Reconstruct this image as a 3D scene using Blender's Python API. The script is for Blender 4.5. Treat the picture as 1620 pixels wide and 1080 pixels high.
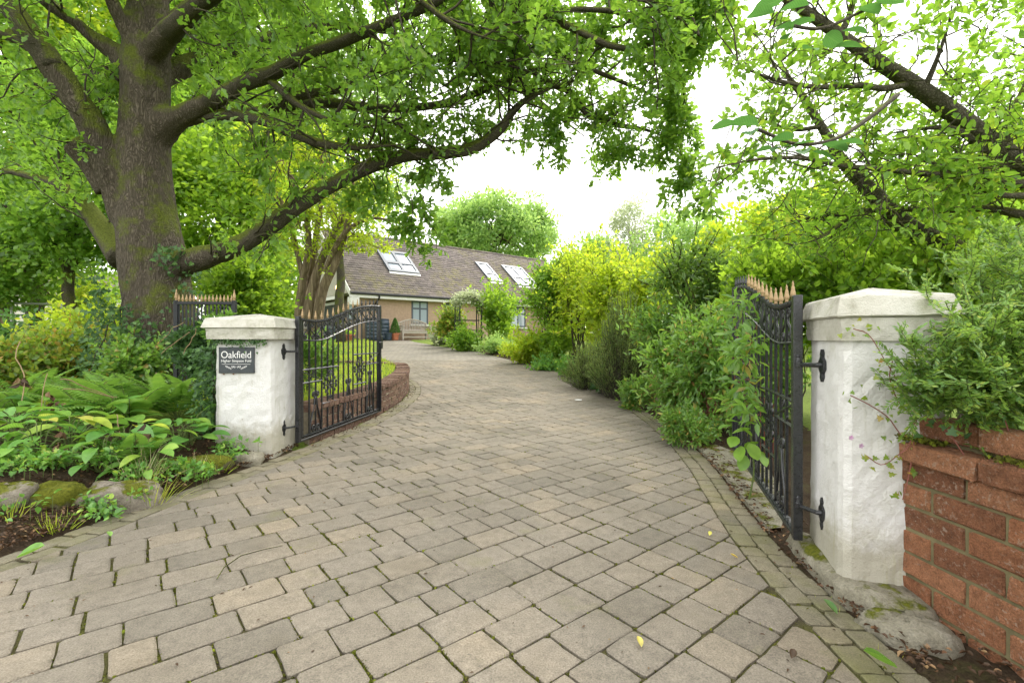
import bpy, math, random
import numpy as np
from mathutils import Vector, Matrix

for _o in list(bpy.data.objects):
    bpy.data.objects.remove(_o)
SC = bpy.context.scene
COL = SC.collection
R = math.radians

# ------------------------------------------------------------------ camera, sky, sun, exposure
F_PX, CX, HY, CAM_Z = 745.0, 810.0, 534.0, 1.0       # focal length (pixels of the 1620 px wide photo), principal column, horizon row, eye height
cam = bpy.data.cameras.new('camera')
cam.sensor_width = 36.0
cam.lens = F_PX / 1620.0 * 36.0
cam.shift_y = -(540.0 - HY) / 1620.0
cam.clip_start = 0.05
cam.clip_end = 2000.0
cam_o = bpy.data.objects.new('camera', cam)
COL.objects.link(cam_o)
cam_o.location = (0, 0, CAM_Z)
cam_o.rotation_euler = (R(90), 0, 0)
SC.camera = cam_o

SUN_EL, SUN_AZ = R(50), R(32)                          # azimuth clockwise from +Y (straight ahead) towards +X
w = bpy.data.worlds.new('World')
SC.world = w
w.use_nodes = True
nt = w.node_tree
nt.nodes.clear()
sky = nt.nodes.new('ShaderNodeTexSky')
sky.sky_type = 'NISHITA'
sky.sun_disc = False
sky.sun_elevation = SUN_EL
sky.sun_rotation = SUN_AZ
sky.air_density = 1.0
sky.dust_density = 3.0
bg1 = nt.nodes.new('ShaderNodeBackground')
bg1.inputs['Strength'].default_value = 0.10
nt.links.new(sky.outputs[0], bg1.inputs['Color'])
bg2 = nt.nodes.new('ShaderNodeBackground')             # the even white cloud layer of an overcast day
bg2.inputs['Color'].default_value = (1.0, 0.985, 0.955, 1)
bg2.inputs['Strength'].default_value = 1.25
mixw = nt.nodes.new('ShaderNodeMixShader')
mixw.inputs[0].default_value = 0.86
outw = nt.nodes.new('ShaderNodeOutputWorld')
nt.links.new(bg1.outputs[0], mixw.inputs[1])
nt.links.new(bg2.outputs[0], mixw.inputs[2])
nt.links.new(mixw.outputs[0], outw.inputs['Surface'])

sun = bpy.data.lights.new('sun', 'SUN')
sun.energy = 1.5
sun.angle = R(25)
sun.color = (1.0, 0.95, 0.86)
sun_o = bpy.data.objects.new('sun', sun)
COL.objects.link(sun_o)
_sd = Vector((math.sin(SUN_AZ) * math.cos(SUN_EL), math.cos(SUN_AZ) * math.cos(SUN_EL), math.sin(SUN_EL)))
sun_o.rotation_euler = _sd.to_track_quat('Z', 'Y').to_euler()
sun_o.location = (0, 0, 30)

vs = SC.view_settings
vs.view_transform = 'Standard'
vs.look = 'None'
vs.exposure = 1.42
vs.gamma = 1.0
vs.use_curve_mapping = False
SC.cycles.use_denoising = True
SC.cycles.adaptive_threshold = 0.025
SC.cycles.max_bounces = 8
SC.cycles.diffuse_bounces = 5
SC.cycles.glossy_bounces = 3
SC.cycles.transmission_bounces = 5
SC.cycles.transparent_max_bounces = 6
SC.cycles.sample_clamp_indirect = 6.0
SC.cycles.caustics_reflective = False
SC.cycles.caustics_refractive = False


def P(px, py, d):
    """world point seen at photo pixel (px,py) at depth d"""
    return Vector(((px - CX) / F_PX * d, d, CAM_Z - (py - HY) / F_PX * d))


def proj(p):
    return (CX + F_PX * p[0] / p[1], HY - F_PX * (p[2] - CAM_Z) / p[1])


# ------------------------------------------------------------------ object helpers
def tag(o, label=None, cat=None, group=None, kind=None):
    if label: o['label'] = label
    if cat: o['category'] = cat
    if group: o['group'] = group
    if kind: o['kind'] = kind
    return o


def thing(name, label, cat, loc=(0, 0, 0), group=None, rotz=0.0):
    o = bpy.data.objects.new(name, None)
    COL.objects.link(o)
    o.empty_display_size = 0.1
    o.location = loc
    o.rotation_euler = (0, 0, rotz)
    return tag(o, label, cat, group)


def root_loc(o):
    v = np.zeros(3)
    while o is not None:
        v += np.array(o.location)
        o = o.parent
    return v


def link(name, me, mat, parent=None):
    o = bpy.data.objects.new(name, me)
    COL.objects.link(o)
    if mat is not None and not me.materials:
        me.materials.append(mat)
    if parent is not None:
        o.parent = parent
    return o


def np_mesh(name, V, loops, starts, totals, smooth=False):
    me = bpy.data.meshes.new(name)
    V = np.ascontiguousarray(V, dtype=np.float32)
    me.vertices.add(len(V))
    me.vertices.foreach_set('co', V.ravel())
    me.loops.add(len(loops))
    me.loops.foreach_set('vertex_index', np.ascontiguousarray(loops, dtype=np.int32))
    me.polygons.add(len(starts))
    me.polygons.foreach_set('loop_start', np.ascontiguousarray(starts, dtype=np.int32))
    me.polygons.foreach_set('loop_total', np.ascontiguousarray(totals, dtype=np.int32))
    if smooth:
        me.polygons.foreach_set('use_smooth', np.ones(len(starts), dtype=bool))
    me.update(calc_edges=True)
    return me


class MB:
    """collects vertices and faces; build() links them as ONE mesh object"""
    def __init__(s):
        s.v = []
        s.f = []

    def add(s, verts, faces):
        n = len(s.v)
        s.v.extend([tuple(p) for p in verts])
        s.f.extend([tuple(i + n for i in f) for f in faces])
        return s

    def box(s, x0, x1, y0, y1, z0, z1, M=None):
        vs_ = [(x0, y0, z0), (x1, y0, z0), (x1, y1, z0), (x0, y1, z0), (x0, y0, z1), (x1, y0, z1), (x1, y1, z1), (x0, y1, z1)]
        if M is not None:
            vs_ = [M @ Vector(p) for p in vs_]
        return s.add(vs_, [(0, 3, 2, 1), (4, 5, 6, 7), (0, 1, 5, 4), (1, 2, 6, 5), (2, 3, 7, 6), (3, 0, 4, 7)])

    def bbox(s, x0, x1, y0, y1, z0, z1, b=0.01, M=None):
        """box with chamfered edges"""
        vs_, idx = [], {}
        for k, (z, bz) in enumerate(((z0, 0), (z0, 1), (z1, -1), (z1, 0))):
            zz = z + bz * b
            ins = b if bz == 0 else 0.0
            for (x, y, sx, sy) in ((x0, y0, 1, 1), (x1, y0, -1, 1), (x1, y1, -1, -1), (x0, y1, 1, -1)):
                a_ = (x + sx * (b + ins * 0.0), y + sy * ins, zz)
                b_ = (x + sx * ins, y + sy * (b + ins * 0.0), zz)
                if ins:
                    a_ = (x + sx * 1.4 * b, y + sy * b, zz)
                    b_ = (x + sx * b, y + sy * 1.4 * b, zz)
                if (x, y) in ((x0, y0), (x1, y1)):
                    vs_ += [b_, a_]
                else:
                    vs_ += [a_, b_]
        if M is not None:
            vs_ = [M @ Vector(p) for p in vs_]
        fs = [tuple(range(7, -1, -1)), tuple(range(24, 32))]
        for k in range(3):
            for i in range(8):
                j = (i + 1) % 8
                fs.append((k * 8 + i, k * 8 + j, k * 8 + 8 + j, k * 8 + 8 + i))
        return s.add(vs_, fs)

    def tube(s, pts, rad, sides=8, twist=0.0, caps=True, wob=None, rng=None):
        V, F_ = tube_arrays(pts, rad, sides, twist, wob, rng)
        if caps:
            n = len(V)
            F_ = F_ + [tuple(range(sides - 1, -1, -1)), tuple(range(n - sides, n))]
        return s.add(V, F_)

    def lathe(s, prof, c=(0, 0, 0), sides=12, caps=True):
        vs_, fs = [], []
        for (r, z) in prof:
            for i in range(sides):
                a = 2 * math.pi * i / sides
                vs_.append((c[0] + r * math.cos(a), c[1] + r * math.sin(a), c[2] + z))
        for k in range(len(prof) - 1):
            for i in range(sides):
                j = (i + 1) % sides
                fs.append((k * sides + i, k * sides + j, (k + 1) * sides + j, (k + 1) * sides + i))
        if caps:
            fs.append(tuple(range(sides - 1, -1, -1)))
            n = (len(prof) - 1) * sides
            fs.append(tuple(range(n, n + sides)))
        return s.add(vs_, fs)

    def prism(s, poly, z0, z1):
        n = len(poly)
        vs_ = [(x, y, z0) for x, y in poly] + [(x, y, z1) for x, y in poly]
        fs = [tuple(range(n - 1, -1, -1)), tuple(range(n, 2 * n))] + [(i, (i + 1) % n, n + (i + 1) % n, n + i) for i in range(n)]
        return s.add(vs_, fs)

    def mesh(s, name, off=None, smooth=False):
        me = bpy.data.meshes.new(name)
        v = s.v
        if off is not None:
            v = [(p[0] - off[0], p[1] - off[1], p[2] - off[2]) for p in v]
        me.from_pydata(v, [], s.f)
        if smooth:
            me.polygons.foreach_set('use_smooth', [True] * len(me.polygons))
        me.update()
        return me

    def build(s, name, mat, parent=None, smooth=False, world=True):
        off = root_loc(parent) if (parent is not None and world) else None
        return link(name, s.mesh(name, off, smooth), mat, parent)


def tube_arrays(pts, rad, sides=8, twist=0.0, wob=None, rng=None):
    pts = [Vector(p) for p in pts]
    n = len(pts)
    if not hasattr(rad, '__len__'):
        rad = [rad] * n
    V, F_ = [], []
    t0 = (pts[1] - pts[0]).normalized()
    ref = Vector((0, 0, 1)) if abs(t0.z) < 0.9 else Vector((1, 0, 0))
    u = t0.cross(ref).normalized()
    ang = 0.0
    for i in range(n):
        if i == 0: t = pts[1] - pts[0]
        elif i == n - 1: t = pts[-1] - pts[-2]
        else: t = pts[i + 1] - pts[i - 1]
        t.normalize()
        u = (u - t * u.dot(t))
        if u.length < 1e-6:
            u = t.orthogonal()
        u.normalize()
        vv = t.cross(u)
        if i and twist:
            ang += twist * (pts[i] - pts[i - 1]).length
        for k in range(sides):
            a = 2 * math.pi * k / sides + ang
            r = rad[i]
            if wob is not None:
                r *= wob(i / max(1, n - 1), a, pts[i])
            V.append(pts[i] + (u * math.cos(a) + vv * math.sin(a)) * r)
    for i in range(n - 1):
        for k in range(sides):
            j = (k + 1) % sides
            F_.append((i * sides + k, i * sides + j, (i + 1) * sides + j, (i + 1) * sides + k))
    return V, F_


def smooth_path(pts, n):
    """Catmull-Rom resampling of points (any dimension)"""
    P_ = np.array([list(p) for p in pts], dtype=float)
    Q = np.vstack([2 * P_[0] - P_[1], P_, 2 * P_[-1] - P_[-2]])
    m = len(P_) - 1
    out = []
    for i in range(n):
        t = i / (n - 1) * m
        k = min(int(t), m - 1)
        u = t - k
        a, b, c, d = Q[k], Q[k + 1], Q[k + 2], Q[k + 3]
        out.append(0.5 * ((2 * b) + (-a + c) * u + (2 * a - 5 * b + 4 * c - d) * u * u + (-a + 3 * b - 3 * c + d) * u ** 3))
    return np.array(out)


def table(y, tab):
    xs = [t[0] for t in tab]
    ys = [t[1] for t in tab]
    return np.interp(y, xs, ys)


# ------------------------------------------------------------------ materials
def newmat(name):
    m = bpy.data.materials.new(name)
    m.use_nodes = True
    t = m.node_tree
    t.nodes.clear()
    out = t.nodes.new('ShaderNodeOutputMaterial')
    return m, t, out


def N(t, typ, **kw):
    n = t.nodes.new(typ)
    for k, v in kw.items():
        if k.startswith('i_'):
            n.inputs[k[2:].replace('_', ' ')].default_value = v
        else:
            setattr(n, k, v)
    return n


def ramp(t, fac, stops, interp='LINEAR'):
    r = t.nodes.new('ShaderNodeValToRGB')
    r.color_ramp.interpolation = interp
    el = r.color_ramp.elements
    while len(el) < len(stops):
        el.new(0.5)
    for e, (p, c) in zip(el, stops):
        e.position = p
        e.color = (c[0], c[1], c[2], 1) if hasattr(c, '__len__') else (c, c, c, 1)
    t.links.new(fac, r.inputs[0])
    return r.outputs[0]


def noise(t, scale, detail=4, rough=0.55, coord=None, dist=0.0):
    n = N(t, 'ShaderNodeTexNoise')
    n.inputs['Scale'].default_value = scale
    n.inputs['Detail'].default_value = detail
    n.inputs['Roughness'].default_value = rough
    n.inputs['Distortion'].default_value = dist
    if coord is not None:
        t.links.new(coord, n.inputs['Vector'])
    return n.outputs['Fac']


def mixc(t, fac, a, b, mode='MIX'):
    m = t.nodes.new('ShaderNodeMix')
    m.data_type = 'RGBA'
    m.blend_type = mode
    for s_, val in ((m.inputs[0], fac), (m.inputs[6], a), (m.inputs[7], b)):
        if hasattr(val, 'links'):
            t.links.new(val, s_)
        else:
            s_.default_value = val if not hasattr(val, '__len__') else (val[0], val[1], val[2], 1)
    return m.outputs[2]


def math_(t, op, a, b=None, clamp=False):
    m = t.nodes.new('ShaderNodeMath')
    m.operation = op
    m.use_clamp = clamp
    for s_, val in ((m.inputs[0], a), (m.inputs[1], b)):
        if val is None: continue
        if hasattr(val, 'links'): t.links.new(val, s_)
        else: s_.default_value = val
    return m.outputs[0]


def principled(t, out, col, rough=0.8, bump=None, bump_s=0.3, bump_d=0.01, metal=0.0, spec=0.4):
    b = t.nodes.new('ShaderNodeBsdfPrincipled')
    if hasattr(col, 'links'): t.links.new(col, b.inputs['Base Color'])
    else: b.inputs['Base Color'].default_value = (col[0], col[1], col[2], 1)
    if hasattr(rough, 'links'): t.links.new(rough, b.inputs['Roughness'])
    else: b.inputs['Roughness'].default_value = rough
    b.inputs['Metallic'].default_value = metal
    b.inputs['Specular IOR Level'].default_value = spec
    if bump is not None:
        bp = t.nodes.new('ShaderNodeBump')
        bp.inputs['Strength'].default_value = bump_s
        bp.inputs['Distance'].default_value = bump_d
        t.links.new(bump, bp.inputs['Height'])
        t.links.new(bp.outputs[0], b.inputs['Normal'])
    t.links.new(b.outputs[0], out.inputs['Surface'])
    return b


def island_rand(t):
    g = t.nodes.new('ShaderNodeNewGeometry')
    o = t.nodes.new('ShaderNodeObjectInfo')
    return math_(t, 'FRACT', math_(t, 'ADD', g.outputs['Random Per Island'], o.outputs['Random']))


def objcoord(t):
    return t.nodes.new('ShaderNodeTexCoord').outputs['Object']


def pos(t):
    return t.nodes.new('ShaderNodeNewGeometry').outputs['Position']


LEAF_GAIN = 1.9


def leafmat(name, stops, trans, tf=0.45, gloss=0.06, rough=0.45, veins=False):
    """stops: colours picked per leaf; trans: colour of light coming through; tf: share let through"""
    m, t, out = newmat(name)
    rnd = island_rand(t)
    stops = [(p_, (min(0.6, c_[0] * LEAF_GAIN), min(0.6, c_[1] * LEAF_GAIN), min(0.6, c_[2] * LEAF_GAIN * (0.88 if c_[1] > c_[2] * 2 else 1.0)))) for p_, c_ in stops]
    gloss = gloss * 0.7
    trans = tuple(min(0.85, x * 1.4) for x in trans)
    tf = min(0.7, tf + 0.12)
    col = ramp(t, rnd, stops)
    n = noise(t, 1.3, 2, coord=pos(t))
    col = mixc(t, 1.0, col, ramp(t, n, [(0.3, (0.72, 0.78, 0.7)), (0.7, (1.2, 1.14, 1.1))]), 'MULTIPLY')
    n2 = noise(t, 17, 2, coord=pos(t))
    col = mixc(t, 1.0, col, ramp(t, n2, [(0.3, (0.70, 0.74, 0.72)), (0.7, (1.28, 1.22, 1.2))]), 'MULTIPLY')
    if veins:
        sp = N(t, 'ShaderNodeSeparateXYZ')
        t.links.new(objcoord(t), sp.inputs[0])
        ax = math_(t, 'ABSOLUTE', sp.outputs['X'])
        ph = math_(t, 'SINE', math_(t, 'MULTIPLY', math_(t, 'SUBTRACT', sp.outputs['Y'], math_(t, 'MULTIPLY', ax, 0.9)), 75.0))
        col = mixc(t, 1.0, col, ramp(t, math_(t, 'ADD', math_(t, 'MULTIPLY', ph, 0.5), 0.5), [(0.0, 0.74), (0.5, 1.0), (1.0, 1.08)]), 'MULTIPLY')
        col = mixc(t, ramp(t, ax, [(0.006, 0.4), (0.014, 0.0)]), col, (0.24, 0.36, 0.12))
    tcol = mixc(t, 0.6, col, trans, 'MIX')
    d = t.nodes.new('ShaderNodeBsdfDiffuse')
    tr = t.nodes.new('ShaderNodeBsdfTranslucent')
    gl = t.nodes.new('ShaderNodeBsdfGlossy')
    gl.inputs['Roughness'].default_value = rough
    gl.inputs['Color'].default_value = (0.9, 0.95, 0.9, 1)
    t.links.new(col, d.inputs[0])
    t.links.new(tcol, tr.inputs[0])
    m1 = t.nodes.new('ShaderNodeMixShader')
    m1.inputs[0].default_value = tf
    t.links.new(d.outputs[0], m1.inputs[1])
    t.links.new(tr.outputs[0], m1.inputs[2])
    m2 = t.nodes.new('ShaderNodeMixShader')
    m2.inputs[0].default_value = gloss
    t.links.new(m1.outputs[0], m2.inputs[1])
    t.links.new(gl.outputs[0], m2.inputs[2])
    t.links.new(m2.outputs[0], out.inputs['Surface'])
    return m


def flatmat(name, col, rough=0.7, metal=0.0, var=0.12, scale=8.0, bump=0.15, bd=0.004, spec=0.4):
    m, t, out = newmat(name)
    c = objcoord(t)
    n = noise(t, scale, 5, coord=c)
    cc = ramp(t, n, [(0.25, tuple(x * (1 - var) for x in col)), (0.75, tuple(min(1, x * (1 + var)) for x in col))])
    principled(t, out, cc, rough, noise(t, scale * 6, 4, coord=c), bump, bd, metal, spec)
    return m


M = {}


def build_materials():
    # concrete paving setts: every sett has its own tint, grain and stains
    def paver(name, lo, mid, hi, mossy):
        m, t, out = newmat(name)
        g = pos(t)
        r = island_rand(t)
        col = ramp(t, r, [(0.0, lo), (0.35, mid), (0.7, mid), (0.82, hi), (0.9, mid), (1.0, lo)])
        big = noise(t, 1.1, 3, coord=g)
        col = mixc(t, 1.0, col, ramp(t, big, [(0.32, (0.80, 0.79, 0.76)), (0.5, (1.0, 1.0, 1.0)), (0.68, (1.16, 1.12, 1.06))]), 'MULTIPLY')
        med = noise(t, 22, 6, 0.65, coord=g)
        col = mixc(t, 1.0, col, ramp(t, med, [(0.25, 0.74), (0.5, 1.0), (0.75, 1.2)]), 'MULTIPLY')
        fine = noise(t, 200, 3, 0.6, coord=g)
        col = mixc(t, 1.0, col, ramp(t, fine, [(0.3, 0.66), (0.7, 1.34)]), 'MULTIPLY')
        spots = noise(t, 75, 2, 0.5, coord=g)
        col = mixc(t, ramp(t, spots, [(0.66, 0.0), (0.74, 0.55)]), col, (0.075, 0.068, 0.055))
        stain = noise(t, 5.5, 6, 0.7, coord=g)
        col = mixc(t, ramp(t, stain, [(0.56, 0.0), (0.72, 0.42)]), col, (0.085, 0.074, 0.052))
        mm = noise(t, 3.2, 5, 0.6, coord=g)
        mf = ramp(t, mm, [(0.60 - mossy, 0.0), (0.82 - mossy, 0.55)])
        col = mixc(t, mf, col, (0.13, 0.135, 0.035))
        h = math_(t, 'ADD', math_(t, 'MULTIPLY', fine, 0.5), med)
        principled(t, out, col, 0.86, h, 0.55, 0.004, spec=0.25)
        return m
    M['paver'] = paver('paver_concrete', (0.150, 0.134, 0.107), (0.186, 0.164, 0.131), (0.212, 0.181, 0.136), 0.0)
    M['sett'] = paver('sett_mossy', (0.14, 0.126, 0.09), (0.175, 0.158, 0.112), (0.20, 0.175, 0.12), 0.13)

    m, t, out = newmat('joint_soil_and_moss')
    g = pos(t)
    n = noise(t, 7, 5, 0.6, coord=g)
    f = noise(t, 160, 4, 0.7, coord=g)
    col = ramp(t, n, [(0.35, (0.065, 0.054, 0.036)), (0.52, (0.075, 0.072, 0.027)), (0.7, (0.09, 0.095, 0.025))])
    col = mixc(t, 1.0, col, ramp(t, f, [(0.3, 0.6), (0.7, 1.35)]), 'MULTIPLY')
    principled(t, out, col, 0.95, f, 0.8, 0.006, spec=0.1)
    M['joint'] = m

    m, t, out = newmat('distant_paving')
    g = pos(t)
    mp = N(t, 'ShaderNodeMapping')
    mp.inputs['Rotation'].default_value = (0, 0, -math.atan2(0.628, 0.778))
    t.links.new(g, mp.inputs['Vector'])
    br = N(t, 'ShaderNodeTexBrick')
    br.inputs['Scale'].default_value = 1.0
    br.inputs['Brick Width'].default_value = 0.19
    br.inputs['Row Height'].default_value = 0.166
    br.inputs['Mortar Size'].default_value = 0.006
    br.inputs['Color1'].default_value = (0.168, 0.154, 0.131, 1)
    br.inputs['Color2'].default_value = (0.21, 0.188, 0.155, 1)
    br.inputs['Mortar'].default_value = (0.09, 0.085, 0.05, 1)
    t.links.new(mp.outputs[0], br.inputs['Vector'])
    n = noise(t, 1.4, 4, coord=g)
    col = mixc(t, 1.0, br.outputs['Color'], ramp(t, n, [(0.3, 0.85), (0.7, 1.15)]), 'MULTIPLY')
    principled(t, out, col, 0.85, noise(t, 60, 3, coord=g), 0.3, 0.004, spec=0.25)
    M['farpave'] = m

    m, t, out = newmat('soil')
    g = pos(t)
    n = noise(t, 4, 6, 0.65, coord=g)
    f = noise(t, 90, 5, 0.7, coord=g)
    col = ramp(t, n, [(0.3, (0.035, 0.024, 0.015)), (0.55, (0.07, 0.05, 0.032)), (0.72, (0.065, 0.07, 0.022))])
    col = mixc(t, 1.0, col, ramp(t, f, [(0.3, 0.55), (0.7, 1.5)]), 'MULTIPLY')
    principled(t, out, col, 0.95, f, 1.0, 0.02, spec=0.1)
    M['soil'] = m

    m, t, out = newmat('garden_ground')
    g = pos(t)
    n = noise(t, 0.5, 6, 0.6, coord=g)
    f = noise(t, 30, 5, 0.7, coord=g)
    col = ramp(t, n, [(0.3, (0.08, 0.11, 0.025)), (0.5, (0.12, 0.17, 0.03)), (0.7, (0.16, 0.20, 0.045))])
    col = mixc(t, 1.0, col, ramp(t, f, [(0.3, 0.6), (0.7, 1.4)]), 'MULTIPLY')
    principled(t, out, col, 0.95, f, 0.8, 0.03, spec=0.1)
    M['ground'] = m

    def bark(name, c0, c1, c2, moss, zs=0.16, sc=26, bd=0.03, mossc=((0.06, 0.075, 0.014), (0.135, 0.16, 0.024))):
        m, t, out = newmat(name)
        g = pos(t)
        mp = N(t, 'ShaderNodeMapping')
        mp.inputs['Scale'].default_value = (1, 1, zs)
        t.links.new(g, mp.inputs['Vector'])
        v = N(t, 'ShaderNodeTexVoronoi')
        v.feature = 'DISTANCE_TO_EDGE'
        v.inputs['Scale'].default_value = sc
        wv = noise(t, 6, 4, coord=mp.outputs[0])
        vm = N(t, 'ShaderNodeVectorMath')
        vm.operation = 'ADD'
        sc_ = N(t, 'ShaderNodeVectorMath')
        sc_.operation = 'SCALE'
        cn = N(t, 'ShaderNodeTexNoise')
        cn.inputs['Scale'].default_value = 9
        t.links.new(mp.outputs[0], cn.inputs['Vector'])
        t.links.new(cn.outputs['Color'], sc_.inputs[0])
        sc_.inputs['Scale'].default_value = 0.3
        t.links.new(mp.outputs[0], vm.inputs[0])
        t.links.new(sc_.outputs[0], vm.inputs[1])
        t.links.new(vm.outputs[0], v.inputs['Vector'])
        ridge = ramp(t, v.outputs['Distance'], [(0.0, 0.0), (0.3, 1.0)])
        f = noise(t, 70, 5, 0.7, coord=g)
        col = ramp(t, f, [(0.25, c0), (0.55, c1), (0.8, c2)])
        col = mixc(t, ridge, tuple(x * 0.72 for x in c0), col)
        geo = t.nodes.new('ShaderNodeNewGeometry')
        sep = N(t, 'ShaderNodeSeparateXYZ')
        t.links.new(geo.outputs['Normal'], sep.inputs[0])
        big = noise(t, 3.4, 6, 0.68, coord=g)
        mf = math_(t, 'ADD', math_(t, 'MULTIPLY', sep.outputs['Z'], 0.38), big)
        mf = ramp(t, mf, [(0.62 - moss, 0.0), (0.78 - moss, 1.0)])
        mcol = ramp(t, noise(t, 55, 4, coord=g), [(0.3, mossc[0]), (0.7, mossc[1])])
        col = mixc(t, mf, col, mcol)
        h = math_(t, 'ADD', ridge, math_(t, 'MULTIPLY', f, 0.6))
        principled(t, out, col, 0.92, h, 0.6, bd, spec=0.15)
        return m
    M['oak_bark'] = bark('oak_bark', (0.075, 0.062, 0.045), (0.14, 0.118, 0.09), (0.23, 0.2, 0.16), 0.115, 0.2, 40, 0.03)
    M['limb_bark'] = bark('limb_bark', (0.065, 0.058, 0.042), (0.12, 0.105, 0.075), (0.18, 0.16, 0.12), 0.14, 0.6, 50, 0.010)
    M['twig'] = bark('twig_bark', (0.06, 0.05, 0.04), (0.10, 0.085, 0.065), (0.15, 0.13, 0.10), -0.05, 0.6, 60, 0.004)
    M['pale_bark'] = bark('pale_bark', (0.19, 0.145, 0.095), (0.30, 0.235, 0.16), (0.38, 0.31, 0.22), -0.14, 0.1, 14, 0.02)
    M['cherry_bark'] = bark('cherry_bark', (0.075, 0.065, 0.052), (0.14, 0.12, 0.098), (0.24, 0.215, 0.18), 0.04, 1.4, 22, 0.008, ((0.05, 0.06, 0.01), (0.11, 0.12, 0.016)))

    # lime-washed render on the pillars, chipped, with green algae and grime
    m, t, out = newmat('white_painted_render')
    g = pos(t)
    f = noise(t, 120, 5, 0.7, coord=g)
    b = noise(t, 7, 6, 0.65, coord=g)
    col = ramp(t, b, [(0.26, (0.48, 0.465, 0.415)), (0.38, (0.64, 0.632, 0.61)), (0.7, (0.71, 0.705, 0.69))])
    ch = noise(t, 16, 7, 0.75, coord=g)
    col = mixc(t, ramp(t, ch, [(0.64, 0.0), (0.70, 0.8)]), col, (0.42, 0.39, 0.33))
    pit = noise(t, 85, 4, 0.7, coord=g)
    col = mixc(t, ramp(t, pit, [(0.28, 0.45), (0.37, 0.0)]), col, (0.40, 0.38, 0.32))
    sp = N(t, 'ShaderNodeSeparateXYZ')
    t.links.new(g, sp.inputs[0])
    low = ramp(t, math_(t, 'ADD', sp.outputs['Z'], math_(t, 'MULTIPLY', ch, -0.35)), [(0.0, 0.65), (0.14, 0.0)])
    col = mixc(t, low, col, (0.30, 0.27, 0.17))
    mp_ = N(t, 'ShaderNodeMapping')
    mp_.inputs['Scale'].default_value = (1, 1, 0.09)
    t.links.new(g, mp_.inputs['Vector'])
    dr_ = noise(t, 24, 5, 0.7, coord=mp_.outputs[0])
    dz_ = ramp(t, noise(t, 3.0, 3, coord=g), [(0.42, 0.0), (0.6, 1.0)])
    col = mixc(t, math_(t, 'MULTIPLY', ramp(t, dr_, [(0.55, 0.0), (0.68, 0.55)]), dz_), col, (0.36, 0.345, 0.22))
    al = noise(t, 4.3, 6, 0.65, coord=g)
    col = mixc(t, ramp(t, al, [(0.58, 0.0), (0.78, 0.5)]), col, (0.28, 0.28, 0.13))
    principled(t, out, col, 0.88, math_(t, 'ADD', math_(t, 'ADD', f, pit), math_(t, 'MULTIPLY', ch, 1.5)), 0.75, 0.006, spec=0.2)
    M['render'] = m
    m, t, out = newmat('weathered_cap_stone')
    g = pos(t)
    f = noise(t, 150, 5, 0.7, coord=g)
    b = noise(t, 9, 6, 0.7, coord=g)
    col = ramp(t, b, [(0.28, (0.30, 0.285, 0.225)), (0.45, (0.48, 0.465, 0.40)), (0.7, (0.60, 0.585, 0.53))])
    al = noise(t, 6.0, 6, 0.7, coord=g)
    col = mixc(t, ramp(t, al, [(0.54, 0.0), (0.75, 0.6)]), col, (0.25, 0.26, 0.12))
    ch = noise(t, 48, 4, 0.7, coord=g)
    col = mixc(t, ramp(t, ch, [(0.66, 0.0), (0.72, 0.6)]), col, (0.2, 0.17, 0.11))
    principled(t, out, col, 0.9, math_(t, 'ADD', f, ch), 0.8, 0.006, spec=0.2)
    M['cap'] = m

    def stone(name, c0, c1, c2, mossf):
        m, t, out = newmat(name)
        g = pos(t)
        f = noise(t, 110, 5, 0.7, coord=g)
        b = noise(t, 11, 6, 0.7, coord=g)
        col = ramp(t, b, [(0.3, c0), (0.5, c1), (0.72, c2)])
        col = mixc(t, 1.0, col, ramp(t, f, [(0.3, 0.7), (0.7, 1.25)]), 'MULTIPLY')
        geo = t.nodes.new('ShaderNodeNewGeometry')
        sep = N(t, 'ShaderNodeSeparateXYZ')
        t.links.new(geo.outputs['Normal'], sep.inputs[0])
        mm = math_(t, 'ADD', math_(t, 'MULTIPLY', sep.outputs['Z'], 0.25), noise(t, 6, 5, 0.65, coord=g))
        mf = ramp(t, mm, [(0.74 - mossf, 0.0), (0.82 - mossf, 1.0)])
        mc = ramp(t, noise(t, 70, 4, 0.7, coord=g), [(0.3, (0.055, 0.065, 0.008)), (0.7, (0.17, 0.18, 0.02))])
        col = mixc(t, mf, col, mc)
        h = math_(t, 'ADD', math_(t, 'MULTIPLY', mf, 0.6), math_(t, 'ADD', f, b))
        principled(t, out, col, 0.93, h, 0.9, 0.012, spec=0.15)
        return m
    M['rock'] = stone('mossy_rock', (0.15, 0.13, 0.10), (0.25, 0.22, 0.175), (0.33, 0.3, 0.25), 0.08)
    M['mosshump'] = stone('moss_mound', (0.09, 0.08, 0.05), (0.12, 0.11, 0.06), (0.15, 0.13, 0.08), 0.30)
    M['footing'] = stone('concrete_footing', (0.18, 0.165, 0.12), (0.27, 0.25, 0.19), (0.38, 0.355, 0.29), 0.0)

    def brick(name, a, b_, c):
        m, t, out = newmat(name)
        g = pos(t)
        r = island_rand(t)
        col = ramp(t, r, [(0.0, a), (0.4, b_), (0.75, c), (1.0, a)])
        f = noise(t, 200, 4, 0.7, coord=g)
        d = noise(t, 30, 6, 0.7, coord=g)
        col = mixc(t, 1.0, col, ramp(t, d, [(0.25, 0.6), (0.5, 1.05), (0.75, 1.45)]), 'MULTIPLY')
        col = mixc(t, 1.0, col, ramp(t, f, [(0.3, 0.6), (0.7, 1.4)]), 'MULTIPLY')
        w_ = noise(t, 75, 3, 0.6, coord=g)
        ww = math_(t, 'MULTIPLY', ramp(t, w_, [(0.56, 0.0), (0.66, 0.65)]), ramp(t, noise(t, 5, 3, coord=g), [(0.38, 0.1), (0.58, 0.95)]))
        col = mixc(t, ww, col, (0.46, 0.38, 0.30))
        al = noise(t, 5, 5, coord=g)
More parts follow.
